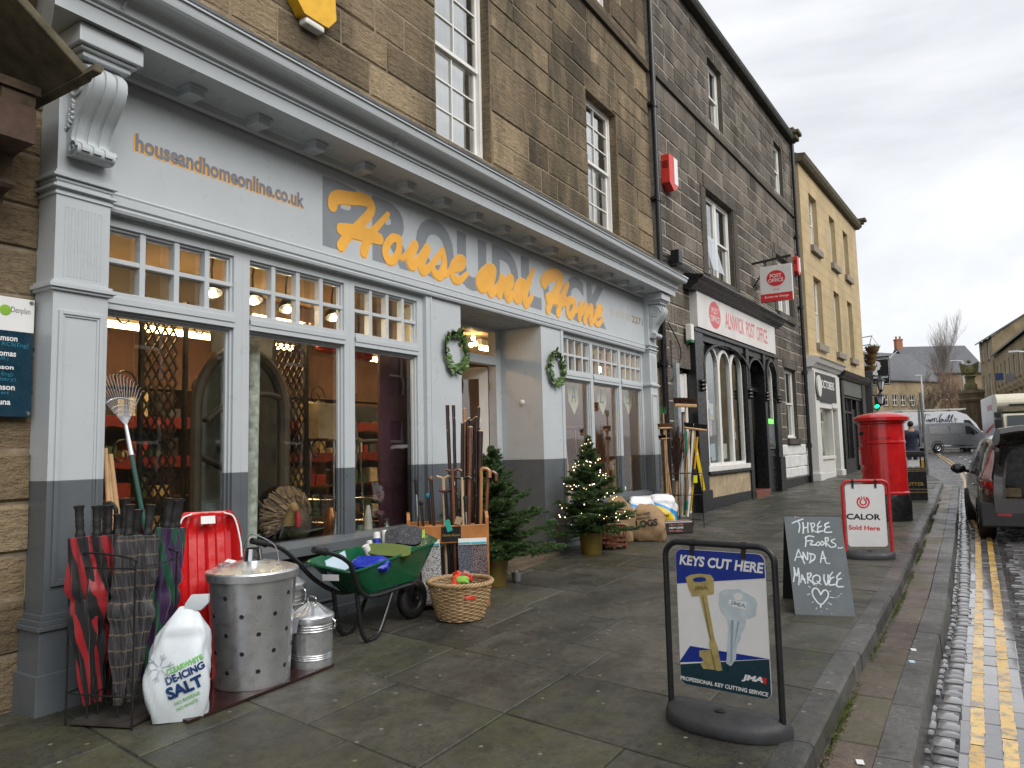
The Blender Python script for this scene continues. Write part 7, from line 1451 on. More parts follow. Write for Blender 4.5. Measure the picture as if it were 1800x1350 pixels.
# fir trees in olive pots
def fir(seed, H, R, z0, levels, lop=None):
    r = random.Random(seed); nd = MB(); wd = MB(); tips = []
    wd.tube([(0,0,0), (.01,.0,H*.5), (0,.01,H)], [.024,.014,.003], 8)
    def needles(p, d, L_, dens=1.0, ln=.026):
        side = d.orthogonal().normalized(); oth = d.cross(side)
        for k in range(int(L_*720*dens)):
            s_ = r.random(); aa = r.uniform(0,6.283); o = (side*math.cos(aa)+oth*math.sin(aa)); o.z = o.z*.6+.12; e = (o+d*r.uniform(.3,.9)).normalized()*ln*r.uniform(.7,1.2); q = p+d*L_*s_; wv = e.cross(Vector((r.uniform(-1,1),r.uniform(-1,1),r.uniform(-1,1)))).normalized()*.0026
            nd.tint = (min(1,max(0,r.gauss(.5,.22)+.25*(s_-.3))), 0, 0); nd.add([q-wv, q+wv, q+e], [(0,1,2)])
    for li in range(levels):
        f = li/(levels-1); z = z0+(H-z0)*(f**.92)*.96; Rl = R*(1-f)**.85+.03; nb = max(4, int(9*(1-f*.5)))
        for b in range(nb):
            an = 2*math.pi*(b+r.uniform(-.25,.25))/nb+li*1.3; Lb = Rl*r.uniform(.62,1.2); el = .05+.75*f**1.5+r.uniform(-.12,.16); zj = r.uniform(-.04,.04)
            if lop: Lb *= lop(an, f)
            d = Vector((math.cos(an)*math.cos(el), math.sin(an)*math.cos(el), math.sin(el))); n = 6; pts = []
            for k in range(n+1):
                s_ = k/n; p = Vector((0,0,z+zj))+d*Lb*s_+Vector((0,0,-.10*Lb*s_*(1-f)+.12*Lb*s_*s_)); pts.append(p)
            wd.tube(pts, [.006*(1-.75*k/n)+.0012 for k in range(n+1)], 5)
            for k in range(n):
                e = pts[k+1]-pts[k]; needles(pts[k], e.normalized(), e.length, .55 if k == 0 else 1.0)
                nt_ = 1 if k < 1 else 2
                for s_ in (-1,1):
                    for rep in range(nt_):
                        q = pts[k].lerp(pts[k+1], r.random()); lt = Lb*.46*(1-.62*k/n)*r.uniform(.6,1.1)+.02; td = (e.normalized()*.75+e.normalized().cross(VZ).normalized()*s_*.85+Vector((0,0,r.uniform(-.28,.34)))).normalized(); needles(q, td, lt); tips.append(q+td*lt)
                        if lt > .07:
                            for s2 in (-1,1): q2 = q+td*lt*r.uniform(.3,.7); t2 = (td+td.cross(VZ).normalized()*s2*.8).normalized(); needles(q2, t2, lt*.45)
            tips.append(pts[-1])
    needles(Vector((0,0,H*.86)), VZ.copy(), H*.14, .8); return nd, wd, tips
M_TWIG = mat('fir_bark', (.09,.06,.035), .8, var=.3)
def potted(c, R0, H, seed, Rf, lab, potlab, ph, levels, lop=None):
    po = thing('plant_pot', potlab, 'plant pot', c); MB().lathe([(R0*.80,0),(R0*.83,.0),(R0*1.0,ph-.012),(R0*1.02,ph),(R0*.96,ph),(R0*.95,ph-.05),(.001,ph-.06)], (0,0,0), 32).build('pot', M_GOLDPOT, po, angle=40); MB().lathe([(R0*.94,ph-.045),(.001,ph-.035)], (0,0,0), 20).build('soil', M_DIRT, po)
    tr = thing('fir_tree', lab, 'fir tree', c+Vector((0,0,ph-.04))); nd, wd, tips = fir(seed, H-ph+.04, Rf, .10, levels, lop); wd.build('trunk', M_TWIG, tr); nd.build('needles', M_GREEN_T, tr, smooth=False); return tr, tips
p1c, p1r = upright(850, 884, 1037); p1c = Vector((-4.235, 6.36, gz(6.36))); H1f = near(867, 786, p1c).z-p1c.z; lopf = lambda an, f: 1.15 if (f < .35 and abs(math.atan2(math.sin(an-.9), math.cos(an-.9))) < .75) else .95
potted(p1c, .155, H1f, 3, .52, 'unlit fir tree beside the stick stand at the shop entrance', 'olive gold pot of the unlit fir tree', .27, 11, lopf)
p2c, p2r = upright(1021, 1059, 976); H2f = near(1060, 770, p2c).z-p2c.z; TR2, tips2 = potted(p2c, p2r*1.12, H2f, 8, .49, 'fir tree wound with tiny warm fairy lights', 'olive gold pot of the fairy-lit fir tree', .265, 11)
fl_t = thing('fairy_lights', 'string of tiny warm white lights wound round the fir tree', 'fairy lights', p2c+Vector((0,0,.225))); r = random.Random(31); bm_ = MB(); wr = MB(); Ht = H2f-.22; pts = []
for i in range(300):
    f = i/299; z = .14+(Ht-.16)*f**1.25; an = f*31; Rr = .47*(1-f)**.85*(1+.12*math.sin(i*.9))+.022; pts.append(Vector((Rr*math.cos(an), Rr*math.sin(an), z+r.uniform(-.03,.03)+.05*math.sin(an*1.7)*(1-f))))
wr.tube(pts, .0016, 4); wr.build('wire', mat('clear_wire', (.30,.30,.24), .3), fl_t); bo = []
for i, p in enumerate(pts):
    if r.random() < .5: bm_.ball(p+Vector((r.uniform(-.02,.02), r.uniform(-.02,.02), r.uniform(-.03,.03))), r.choice((.004,.005,.0062)), 6, 4)
kind(bm_.build('bulbs', emit('fairy_bulb', (1.0,.80,.45), 3.5), fl_t), 'stuff')

# wreaths on the piers
def wreath(c, R1, lab, seed):
    r = random.Random(seed); t = thing('wreath', lab, 'wreath', c, world=True); g = MB(); cc = Vector(c)
    ring = lambda q, k=1.0: cc+Vector((.02, R1*k*math.cos(q), R1*1.12*k*math.sin(q)))
    for s_ in (0,2.1,4.2): g.tube([ring(q, 1+.05*math.sin(9*q+s_))+Vector((.006*math.cos(9*q+s_),0,0)) for q in np.linspace(0,2*math.pi,60)], .0035, 5, cap=False)
    g.build('twig_ring', M_TWIG, t); lf = MB()
    for i in range(190):
        q = r.uniform(0, 6.283); b = ring(q, r.uniform(.9,1.1)); tg_ = Vector((0,-math.sin(q),math.cos(q))); o = Vector((0,math.cos(q),math.sin(q))); d = (tg_*r.uniform(.3,1)+o*r.uniform(-.9,1)+Vector((r.uniform(0,.8),0,0))).normalized(); L_ = r.uniform(.05,.088); wv = d.cross(Vector((1,r.uniform(-.6,.6),r.uniform(-.6,.6)))).normalized()*L_*.30; up_ = d.cross(wv).normalized()*.006
        lf.tint = (r.random(),0,0); lf.add([b, b+d*L_*.35+wv, b+d*L_*.8+wv*.75+up_, b+d*L_, b+d*L_*.8-wv*.75+up_, b+d*L_*.35-wv, b+d*L_*.5-up_], [(0,6,1),(1,6,2),(2,6,3),(3,6,4),(4,6,5),(5,6,0)])
    lf.build('leaves', M_LEAF, t, smooth=False); w_ = MB()
    for i in range(14): w_.ball(ring(r.uniform(0,6.28), r.uniform(.95,1.1))+Vector((.03,0,0)), .0055, 6, 4)
    w_.build('berry', M_PAPER, t)
wreath(onx(798,618,XF-.01), .175, 'green leafy wreath on the pier nearer the long window', 4); wreath(onx(975,647,XF+.01), .175, 'green leafy wreath on the pier beyond the doorway', 9)

# brazier, log sacks, coal, briquettes
bz = Vector((-4.13, 9.05, gz(9))); t = thing('fire_basket', 'round rusty iron fire basket beside the fairy-lit fir', 'fire basket', bz); rz_ = .165; g = MB()
for z in (.05,.11,.27): g.lathe([(rz_+.006,z),(rz_+.006,z+.025),(rz_-.002,z+.025),(rz_-.002,z)], (0,0,0), 32)
g.lathe([(.001,.055),(rz_,.055)], (0,0,0), 24); g.build('hoops', M_RUST, t, angle=40); g = MB()
for i in range(14):
    q = 2*math.pi*i/14; g.tube([((rz_)*math.cos(q+s_*.25), rz_*math.sin(q+s_*.25), .07+.21*s_) for s_ in (0,.5,1)], .008, 6)
g.build('bars', M_RUST, t)
for i in range(4): q = i*math.pi/2+.4; MB().ball((rz_*.85*math.cos(q), rz_*.85*math.sin(q), .03), .03, 10, 6).build('foot', M_RUST, t)
M_HESS = mat('brown_hessian', (.33,.215,.115), .85, var=.16, scale=12, bump=.5, bscale=110); M_INKB = mat('black_stencil', (.025,.02,.018), .8, var=.2)
def fuel(name, lab, catg, loc, yaw, dims, seed, m, neck, pitch=0.0, group=None, lump=.016):
    rg_ = sackshape(*dims, seed, neck, 44, 24, lump); t = thing(name, lab, catg, loc, yaw, group); t.rotation_euler = (pitch, 0, yaw); MB().loft(rg_).build('sack', m, t, angle=60); return t, rg_
def front_text(t, rg_, H, s, m, x, z, w_, h, ang=0.0, bold=.04, nm='lettering'):
    g = MB(); text(s, m, None, Vector((x,0,z)), Vector((math.cos(ang),0,math.sin(ang))), Vector((-math.sin(ang),0,math.cos(ang))), w_, h, bold=bold, mb=g, dense=True); out = []; n = len(rg_)-1
    for v in g.v:
        i = min(n-.01, max(0, v[2]/H*n)); y = 0
        for q, wt in ((int(i), 1-(i-int(i))), (int(i)+1, i-int(i))): pts = sorted([(p[0], p[1]) for p in rg_[q] if p[1] < 0]); y += wt*float(np.interp(v[0], [p[0] for p in pts], [p[1] for p in pts]))
        out.append((v[0], y-.006, v[2]))
    g.v = out; g.build(nm, m, t, smooth=False)
lx = Vector((-4.02, 9.93, gz(9.9))); t, rg_ = fuel('log_sack', 'brown hessian sack stencilled LOGS slumped on the pavement', 'sack', lx, .35, (.52,.34,.50), 3, M_HESS, .42, -.06); front_text(t, rg_, .5, 'LOGS', M_INKB, -.14, .18, .30, .095, .12); front_text(t, rg_, .5, 'SEASONED', M_INKB, -.16, .335, .22, .042, .10, .02); front_text(t, rg_, .5, 'HARDWOOD', M_INKB, -.15, .285, .21, .038, .10, .02)
lx2 = Vector((-4.36, 9.72, gz(9.7))); fuel('log_sack', 'second brown hessian sack tied at the neck, behind the stencilled one', 'sack', lx2, .5, (.46,.36,.62), 6, M_HESS, .30)
def coalmat():
    M, tt, b = _mat('coal_bag_print'); o = _obj(tt); s = _n(tt, 'ShaderNodeSeparateXYZ'); tt.links.new(o, s.inputs[0]); zz = _math(tt, 'ADD', s.outputs[2], _math(tt, 'MULTIPLY', s.outputs[0], .45)); wob = _math(tt, 'ADD', zz, _math(tt, 'MULTIPLY', _math(tt, 'SUBTRACT', _noise(tt, o, 4, 3), .5), .10))
    c = _ramp(tt, wob, [(.20, (.02,.018,.018)), (.215, (.012,.22,.55)), (.40, (.015,.27,.62)), (.415, (.72,.74,.76))])
    fl_m = _ramp(tt, _noise(tt, _map(tt, o, (1,1,.5)), 11, 5, .7, 1.2), [(.52, 0.0), (.6, 1.0)]); low = _ramp(tt, wob, [(.12, 1.0), (.2, 0.0)]); c = _mix(tt, _math(tt, 'MULTIPLY', fl_m, low), c, (.62,.16,.02))
    ex = _math(tt, 'MULTIPLY', s.outputs[0], 5.6); ez = _math(tt, 'MULTIPLY', _math(tt, 'SUBTRACT', zz, .29), 11.0); el_ = _math(tt, 'ADD', _math(tt, 'MULTIPLY', ex, ex), _math(tt, 'MULTIPLY', ez, ez)); ye_ = _ramp(tt, _math(tt, 'MULTIPLY', el_, .5), [(.42, 1.0), (.48, 0.0)]); c = _mix(tt, ye_, c, (.78,.55,.02))
    tt.links.new(c, b.inputs['Base Color']); b.inputs['Roughness'].default_value = .3; _bump(tt, b, _noise(tt, o, 14, 4), .4, .015); return M
M_COAL = coalmat()
for i, (loc_, yaw, seed, lab) in enumerate(((Vector((-4.36,10.55,gz(10.5))), .75, 5, 'blue and yellow coal bag standing behind the log sack'), (Vector((-4.22,11.05,gz(11))), .55, 9, 'blue and yellow coal bag standing behind the briquette pack'))):
    t, rg_ = fuel('coal_bag', lab, 'coal bag', loc_, yaw, (.46,.26,.56), seed, M_COAL, .78, .05, 'bagged coal by the shop', .022); front_text(t, rg_, .56, 'Coal', M_BLACK, -.07, .268, .14, .045, -.2, .02)
bq_ = Vector((-3.97, 10.88, gz(10.9))); yb_ = .72; t = thing('briquette_pack', 'shrink-wrapped dark pack of fuel briquettes lying on the flagstones', 'pack', bq_, yb_)
MB().box(-.26,.26,-.11,.11,0,.185).build('wrapped_block', mat('dark_shrink_wrap', (.035,.028,.026), .18, var=.5, scale=20, coat=.6, bump=.3, bscale=40), t, smooth=False, bevel=.02); MB().box(-.24,.24,-.09,.09,.1852,.187).build('pale_top', mat('pink_grey_wrap', (.30,.22,.2), .3, var=.3, scale=18), t, smooth=False)
for i, (z, m, s) in enumerate(((.135, mat('pink_print', (.45,.16,.15), .5), 'HEAT LOGS'), (.09, M_PAPER, 'HEAT LOGS'), (.045, mat('pink_print', (.4,.2,.2)), 'FUEL'))): text(s, m, t, (-.12,-.111,z-.012), UX, VZ, .22, .026, bold=.03)

# broom rack
rc = Vector((-4.03, 11.62, gz(11.6))); t = thing('broom_rack', 'black wire rack crowded with brooms and long handles', 'rack', rc, .9, world=False); g = MB(); w2, d2_ = .22, .15
for z in (.12,.52,.86):
    cs = [(-w2,-d2_,z),(w2,-d2_,z),(w2,d2_,z),(-w2,d2_,z)]
    for i in range(4): g.tube([cs[i], cs[(i+1)%4]], .006, 6)
    for s_ in (-.33,.33): g.tube([(w2*s_*2,-d2_,z),(w2*s_*2,d2_,z)], .005, 5)
for x in (-w2,w2):
    for y in (-d2_,d2_): g.tube([(x,y,0),(x,y,.86)], .007, 6)
g.build('wire_frame', M_BLKMETAL, t)
M_BRIS = mat('brown_bristle', (.07,.028,.016), .8, var=.5, scale=90, bump=.8, bscale=160); M_BRISK = mat('black_bristle', (.012,.011,.010), .8, var=.4, scale=90, bump=.8, bscale=160); M_BRIST = mat('tan_bristle', (.20,.09,.035), .8, var=.4, scale=90, bump=.7, bscale=150)
camr = Vector((RM[0][0], RM[0][1], 0)).normalized(); camf = Vector((-camr.y, camr.x, 0))
def broom(tp, bp, L_, hb, hbr, mb_, mh, lab, twist=0.0, name='broom', up=True):
    b = near(*bp, rc); b.z = max(b.z, gz(b.y)+.04); p = near(*tp, b); e = (p-b).normalized(); tt = thing(name, lab, 'broom', b, group='brooms in the wire rack', world=True); MB().tube([b, p], .013, 9).build('handle', mh, tt); ax_ = (camr*math.cos(twist)+camf*math.sin(twist)); ax_ = (ax_-e*ax_.dot(e)).normalized(); th_ = e.cross(ax_).normalized()
    MB().obox(p+e*hb/2, ax_*L_/2, th_*.035, e*hb/2).build('head', M_BROOM, tt, smooth=False, bevel=.012); br = MB(); r = random.Random(len(lab))
    for i in range(150):
        u = r.uniform(-.5,.5)*L_*.96; v = r.uniform(-.03,.03); q = p+e*hb+ax_*u+th_*v; d = (e+ax_*(u/L_*.45+r.uniform(-.08,.08))+th_*(v*5+r.uniform(-.08,.08))).normalized(); w_ = d.cross(th_).normalized()*.006; br.add([q-w_, q+w_, q+d*hbr*r.uniform(.85,1.05)+w_*.8, q+d*hbr*r.uniform(.85,1.05)-w_*.8], [(0,1,2,3)]); w_ = th_*.006; br.add([q-w_, q+w_, q+d*hbr*r.uniform(.85,1.0)+w_, q+d*hbr*r.uniform(.85,1.0)-w_], [(0,1,2,3)])
    br.build('bristles', mb_, tt, smooth=False)
broom((1205,716),(1203,905),.36,.055,.10,M_BRIS,M_BROOM,'big yard broom with long reddish brown bristles, tallest in the rack',.1); broom((1170,754),(1177,900),.24,.03,.06,M_BRIST,M_BROOM,'small tan broom standing left of the twiggy besom',.25); broom((1222,756),(1206,905),.36,.035,.075,M_BRISK,M_BROOM,'wide black broom leaning beside the yellow tools',-.1); broom((1168,772),(1184,905),.20,.02,.05,M_BRISK,M_BROOM,'short black brush head tucked below the tan broom',.6)
b = near(1188,905,rc); p = near(1190,745,b); tt = thing('besom', 'twiggy brown besom standing in the wire rack', 'besom', near(1188,905,rc), group='brooms in the wire rack', world=True); g = MB(); r = random.Random(77); c0 = near(1190,835,b); up_ = (p-c0)
for i in range(230): q = c0+Vector((r.uniform(-.03,.03),r.uniform(-.03,.03),r.uniform(-.1,.08))); e = q+up_*r.uniform(.55,1.05)+camr*r.uniform(-.11,.11)+camf*r.uniform(-.08,.08); m_ = q.lerp(e,.5)+camr*r.uniform(-.02,.02); g.tube([q, m_, e], [.0035,.003,.0012], 4)
g.build('twigs', mat('dark_twigs', (.05,.024,.018), .8, var=.3), tt); MB().tube([b, c0], .014, 8).build('handle', M_BROOM, tt)
for tp, bp, r_, m, lab in (((1219,745),(1209,908),.017,M_PAPER,'white pole in the broom rack'), ((1206,760),(1203,906),.016,M_GRNH,'dark green handle in the broom rack'), ((1166,727),(1174,902),.013,M_BROOM,'wooden hoe handle at the rack corner nearest the shop'), ((1213,752),(1198,908),.014,M_BROOM,'pale broom handle leaning across the rack'), ((1226,768),(1214,898),.015,mat('yellow_handle', (.62,.36,.02), .35),'yellow tool handle in the broom rack'), ((1196,765),(1192,906),.013,M_BROOM,'pale handle in the middle of the broom rack'), ((1209,775),(1207,905),.013,M_HAZEL,'tan handle between the green and white ones')):
    b = near(*bp, rc); b.z = max(b.z, gz(b.y)+.05); p = near(*tp, b); tag(MB().tube([b, p], r_, 9).build('tool_handle', m), lab, 'tool handle', 'long handles in the rack')
M_TEALG = mat('teal_grip', (.01,.26,.19), .4); p = near(1206,758,rc); tag(MB().tube([p+Vector((0,0,.0)), p-Vector((0,0,.34))], .021, 10).build('teal_grip', M_TEALG), 'teal plastic grip on a tool in the rack', 'grip'); p = near(1208,897,rc); q = near(1208,880,rc); tag(MB().tube([p,q], .022, 10).build('teal_ferrule', M_TEALG), 'teal plastic end of a pole low in the rack', 'ferrule')
g = MB(); p = near(1166,728,rc)
for s_ in (-.045,-.015,.015,.045): g.tube([p+camr*s_*.6, p+camr*s_+Vector((0,0,.06)), p+camr*s_*1.1+camf*-.02+Vector((0,0,.11))], .007, 5)
tag(g.build('garden_fork', mat('bright_green_fork', (.03,.22,.06), .4)), 'bright green hand fork standing up among the brooms', 'fork')
p, q = near(1212,762,rc)+Vector((.04,.05,0)), near(1237,862,rc)+Vector((.10,.02,0)); q = near(1237, 862, (rc.x+.12, rc.y+.1)); tt = thing('spirit_level', 'long yellow spirit level leaning out of the broom rack', 'spirit level', q, world=True); MB().bar(p, q, .055, .025, camf).build('body', mat('level_yellow', (.72,.50,.01), .3), tt, smooth=False, bevel=.004)
e = (q-p); 
for f in (.35,.72): MB().obox(p+e*f-camf*.014, camr*.012, e.normalized()*.03, camf*.002).build('vial', M_PAPER, tt, smooth=False)
yl2 = thing('yellow_case', 'yellow-labelled black case hooked on the broom rack', 'case', near(1222,845,rc), world=True); c = near(1222,842,(rc.x+.1,rc.y)); MB().obox(c, camr*.03, camf*.02, (0,0,.06)).build('card', mat('fluorescent_card', (.62,.62,.03), .5), yl2, smooth=False); MB().obox(c+Vector((0,0,.11)), camr*.03, camf*.025, (0,0,.05)).build('clip', M_RUBBER, yl2, smooth=False, bevel=.01)
# small steel bucket behind the first pot
bb_ = Vector((-4.12, 6.62, gz(6.6))); t = thing('steel_bucket', 'little steel bucket half hidden behind the fir tree pot', 'bucket', bb_); MB().lathe([(.001,.004),(.045,.004),(.06,.10),(.064,.10)], (0,0,0), 20).build('pail', M_GALV, t)
# ------------------------------------------------------------------ vehicles
M_CARP = mat('brown_grey_car_paint', (.075,.068,.066), .2, .35, var=.06, coat=.7, dirt=.2); M_CGLASS = mat('dark_car_glass', (.012,.014,.016), .05, var=.05, spec=.7); M_TLAMP = mat('red_lens', (.40,.012,.015), .12, coat=.6); M_CLENS = mat('clear_lens', (.52,.40,.40), .12, coat=.6)
def wheel(par, c, R, w_, ax='X', rimm=None):
    Mw = Matrix.Rotation(math.pi/2, 3, 'Y') if ax == 'X' else Matrix.Rotation(math.pi/2, 3, 'X')
    o = MB().lathe([(R*.6,-w_/2),(R*.93,-w_/2),(R,-w_*.3),(R,w_*.3),(R*.93,w_/2),(R*.6,w_/2)], c, 28, 0, Mw).build('wheel', M_RUBBER, par, angle=50); g = MB(); g.lathe([(.001,-w_*.42),(R*.16,-w_*.42),(R*.2,-w_*.3),(R*.52,-w_*.34),(R*.62,-w_*.46),(R*.62,w_*.46),(R*.52,w_*.34),(R*.2,w_*.3),(R*.16,w_*.42),(.001,w_*.42)], c, 24, 0, Mw)
    g.build('rim', rimm or M_CHROME, o, angle=40); s = MB()
    for k in range(5):
        a = k*2*math.pi/5+.3
        for sg in (-1,1):
            d = Vector((sg*w_*.37, math.cos(a)*R*.38, math.sin(a)*R*.38)) if ax == 'X' else Vector((math.cos(a)*R*.38, sg*w_*.37, math.sin(a)*R*.38)); s.ball(Vector(c)+d, R*.11, 8, 6)
    s.build('wheel_opening', M_BLACK, o); return o
# dark people carrier, tailgate up
cx0, cy0 = .86, 13.3; t = thing('parked_car', 'dark brown-grey people carrier parked with its tailgate open', 'car', (cx0, cy0, rz(cy0)), .075)
def sect(y, zt, wb, wr, zsh=.98, hw=.885, zb=.24, rake=0.0, k=1.0):
    half = [(0,zb),(hw*.80,zb),(hw*.95,zb+.08),(hw*.995,.48),(hw,.70),(hw*.985,.88),(wb,zsh),(wb*.985,zsh+.05),((wb+wr)/2,(zsh+zt)/2+.03),(wr,zt-.10),(wr*.86,zt-.025),(wr*.5,zt),(0,zt+.012)]
    full = half+[(-x,z) for x, z in reversed(half[1:-1])]; return [(x, y+rake*max(0,(z-.92))*1.0, z) for x, z in full]
b = MB(); st_ = [(0,1.50,.72,.58,.98,.74,.30,.40),(.12,1.56,.80,.63,.98,.82,.26,.34),(.45,1.60,.85,.66,.98,.885,.22,.2),(1.0,1.63,.855,.675,.97,.89,.2,0),(1.8,1.64,.855,.68,.96,.89,.2,0),(2.5,1.62,.855,.67,.95,.89,.2,0),(2.95,1.50,.85,.655,.95,.885,.2,0),(3.3,1.24,.84,.70,.95,.88,.2,0),(3.6,1.02,.83,.76,.93,.87,.2,0),(4.1,.95,.80,.74,.86,.84,.2,0),(4.35,.78,.70,.66,.70,.74,.26,0)]
rings = [sect(y,zt,wb,wr,zs,hw,zb,rk) for y,zt,wb,wr,zs,hw,zb,rk in st_]
def inner(r_, k, dy, zmin): return [(x*k, y+dy, max(zmin, z*.97+.0 if z < 1.0 else z-.055)) for x, y, z in r_]
rim_ = inner(rings[0], .82, -.004, .66)
b.loft([rim_, rings[0]], cap=False); b.loft(rings, cap=False); n = len(rings[0]); b.f.append(tuple(len(b.v)-n+j for j in range(n))); b.m.append(0); b.t.append(b.tint)
b.build('body', M_CARP, t, angle=38)
g = MB(); back = [(x*.93, .95, max(.62,z)) for x, y, z in rim_]; g.loft([[(x*.995, y+.03, z) for x, y, z in rim_], back], cap=False); g.f.append(tuple(len(g.v)-n+j for j in range(n))); g.m.append(0); g.t.append(g.tint); g.build('boot_lining', M_BLACK, t)
MB().loft([[(x*1.03, y-.012, z) for x, y, z in rim_], [(x*.985, y-.022, z*1.0) for x, y, z in rim_]], cap=False).build('boot_seal', mat('seal_grey', (.16,.155,.15), .3, .3), t)
wn = MB()
for sg in (-1,1):
    for y0, y1 in ((.62,1.35),(1.42,2.28),(2.34,2.9)):
        def pt(y, f):
            i = max(k for k in range(len(st_)) if st_[k][0] <= y+1e-6); j = min(i+1, len(st_)-1); u = (y-st_[i][0])/max(.01, st_[j][0]-st_[i][0]); P = [rings[i][q] for q in (7,9)]; Q = [rings[j][q] for q in (7,9)]; A0 = Vector(P[0]).lerp(Vector(Q[0]), u); B0 = Vector(P[1]).lerp(Vector(Q[1]), u); r_ = A0.lerp(B0, f); m_ = Vector(rings[i][8]).lerp(Vector(rings[j][8]), u); off = .006+.012*(1-abs(2*f-1)); return Vector((sg*(abs(r_.x)+off+(abs(m_.x)-abs((A0.x+B0.x)/2))*(1-abs(2*f-1))), y, r_.z))
        yy = [y0+(y1-y0)*k/4 for k in range(5)]; ff = (.05,.35,.65,.93); wn.add([pt(y+(.28*f if y0 < 1 and k == 0 else 0), f) for k, y in enumerate(yy) for f in ff], [(k*4+q, k*4+q+1, (k+1)*4+q+1, (k+1)*4+q) for k in range(4) for q in range(3)])
wn.build('side_window', M_CGLASS, t, angle=60)
for sg, nm in ((-1,'a'),(1,'b')):
    def cpt(u, z):    # round the rear corner: u=0 on the back face, u=1 along the side
        e_ = .42*u**1.35; hw_ = float(np.interp(e_, [0,.12,.45], [.74,.82,.885]))-max(0,z-.95)*.32-.012*(z < .95); return Vector((sg*(hw_+.010), (.40-.2*min(1,e_/.3))*max(0,z-.92)-.012+e_, z))
    def patch(zs, us, m, nm_):
        g = MB(); rows = []
        for z, (ua, ub) in zip(zs, us): rows.append([cpt(ua+(ub-ua)*k/5, z) for k in range(6)])
        g.loft(rows, cap=False, closed=False); o = g.build(nm_, m, par, angle=60); so_ = o.modifiers.new('s','SOLIDIFY'); so_.thickness = .02; so_.offset = -1; return o
    par = t; hl_ = patch((.80,.86,.90,.915), ((.0,.85),(.0,.92),(.0,.93),(.0,.9)), M_TLAMP, 'tail_light'); par = hl_
    patch((.918,.96,1.02,1.10,1.2,1.3,1.36), ((.0,.80),(.02,.62),(.05,.5),(.08,.42),(.12,.36),(.18,.34),(.24,.3)), M_CLENS, 'clear_lens'); patch((.93,1.0,1.1,1.25,1.38), ((.80,.90),(.56,.70),(.42,.56),(.35,.48),(.30,.40)), M_TLAMP, 'red_edge')
    MB().box(sg*.62-.09, sg*.62+.09, -.012, .01, .405, .445).build('reflector', M_TLAMP, t, smooth=False)
    mm = MB(); mm.ball((sg*1.03, 2.62, 1.03), .105, 14, 10, (1.15,.55,.85)); mm.tube([(sg*.86,2.66,.98),(sg*.99,2.64,1.0)], .03, 8); MR = mm.build('door_mirror', M_BLACK, t); MB().ball((sg*1.03,2.585,1.03), .085, 12, 8, (1.15,.3,.8)).build('mirror_glass', M_CGLASS, MR)
    MB().tube([(sg*.905,1.0,.82),(sg*.925,1.03,.82),(sg*.925,1.17,.82),(sg*.905,1.2,.82)], .014, 8).build('door_handle', M_CHROME, t)
    for y in (.78, 3.42): wheel(t, (sg*.80, y, .325), .325, .22)
MB().prism([(.9,.0-.03,.25),(.9,.02,.60),(.9,.2,.62),(.9,.2,.22)], (-1.8,0,0)).build('bumper', mat('black_bumper', (.02,.02,.021), .5), t, smooth=False, bevel=.02)
tg_ = MB(); prof_t = [(.55,1.58),(.2,1.67),(-.25,1.74),(-.62,1.73),(-.66,1.66),(-.50,1.56),(-.2,1.50),(.35,1.50)]
tg_.loft([[(x*w_, y, z-(abs(x)**3)*.05) for y, z in prof_t] for x, w_ in zip(np.linspace(-1,1,9), [.66]*9)]); TGt = tg_.build('tailgate', M_CARP, t, angle=40); MB().prism([(-.58,-.60,1.655),(.58,-.60,1.655),(.52,.1,1.485),(-.52,.1,1.485)], (0,-.0,-.012)).build('rear_window', M_CGLASS, TGt, smooth=False); MB().box(-.66,.66,.5,2.4,1.645,1.66).build('roof_panel', M_CARP, t) if False else None
for sg in (-1,1): MB().tube([(sg*.62,.14,1.12),(sg*.60,-.28,1.55)], .014, 8).build('strut', M_BLACK, TGt)
MB().box(-.30,.05,.25,.6,.665,.80).build('cardboard', M_CRATE, t, smooth=False) if False else tag(MB().box(cx0-.62,cx0-.38,cy0+.3,cy0+.6,rz(cy0)+.665,rz(cy0)+.80).build('cardboard_box', M_CRATE, smooth=False, bevel=.005), 'small cardboard box in the open boot of the dark car', 'box')

# vans: side profile run across the width, pulled in towards the roof
def van(name, label, loc, yaw, L_, Wd, H, prof, m, tum=.10, zt=.9):
    t = thing(name, label, 'van', loc, yaw); rings = []
    for x, k in ((-Wd/2+.0,.965),(-Wd/2+.0,.985),(-Wd/2+.06,1.0),(0,1.006),(Wd/2-.06,1.0),(Wd/2,.985),(Wd/2,.965)):
        ring = []
        for y, z in prof: e = 1-tum*max(0,(z-zt)/(H-zt))**1.5 if z > zt else 1; ring.append((x*e, L_/2+(y-L_/2)*(1-(1-k)*.5), H/2+(z-H/2)*k if z > zt else z))
        rings.append(ring)
    MB().loft(rings).build('body', m, t, angle=32); return t
def vside(t, W_, pts, m, nm, off=.012, H=1.8, zt=.9, tum=.10):
    for sg in (-1,1):
        g = MB(); P = []
        for y, z in pts: e = 1-tum*max(0,(z-zt)/(H-zt))**1.5 if z > zt else 1; P.append((sg*(W_/2*e+off), y, z))
        g.prism(P, (-sg*.02,0,0)); g.build(nm, m, t, smooth=False)
vp = deep(1648.5, 795, 46); rear = deep(1627, 795, 46); vy = math.atan2(2.21, 3.25)-math.pi/2
M_VGREY = mat('grey_van_paint', (.25,.255,.26), .3, .2, var=.05, coat=.5); M_VGREY2 = mat('grey_van_panel', (.29,.295,.30), .3, .3)
gpf = [(0,.30),(.02,1.0),(.06,1.70),(.22,1.83),(2.2,1.84),(2.9,1.80),(3.35,1.52),(3.75,1.14),(4.35,.98),(4.52,.80),(4.55,.32),(3.9,.26),(.5,.26)]
base = Vector((-3.36, 53.3, rz(52.9))); yawv = -math.atan2(.827, .562)
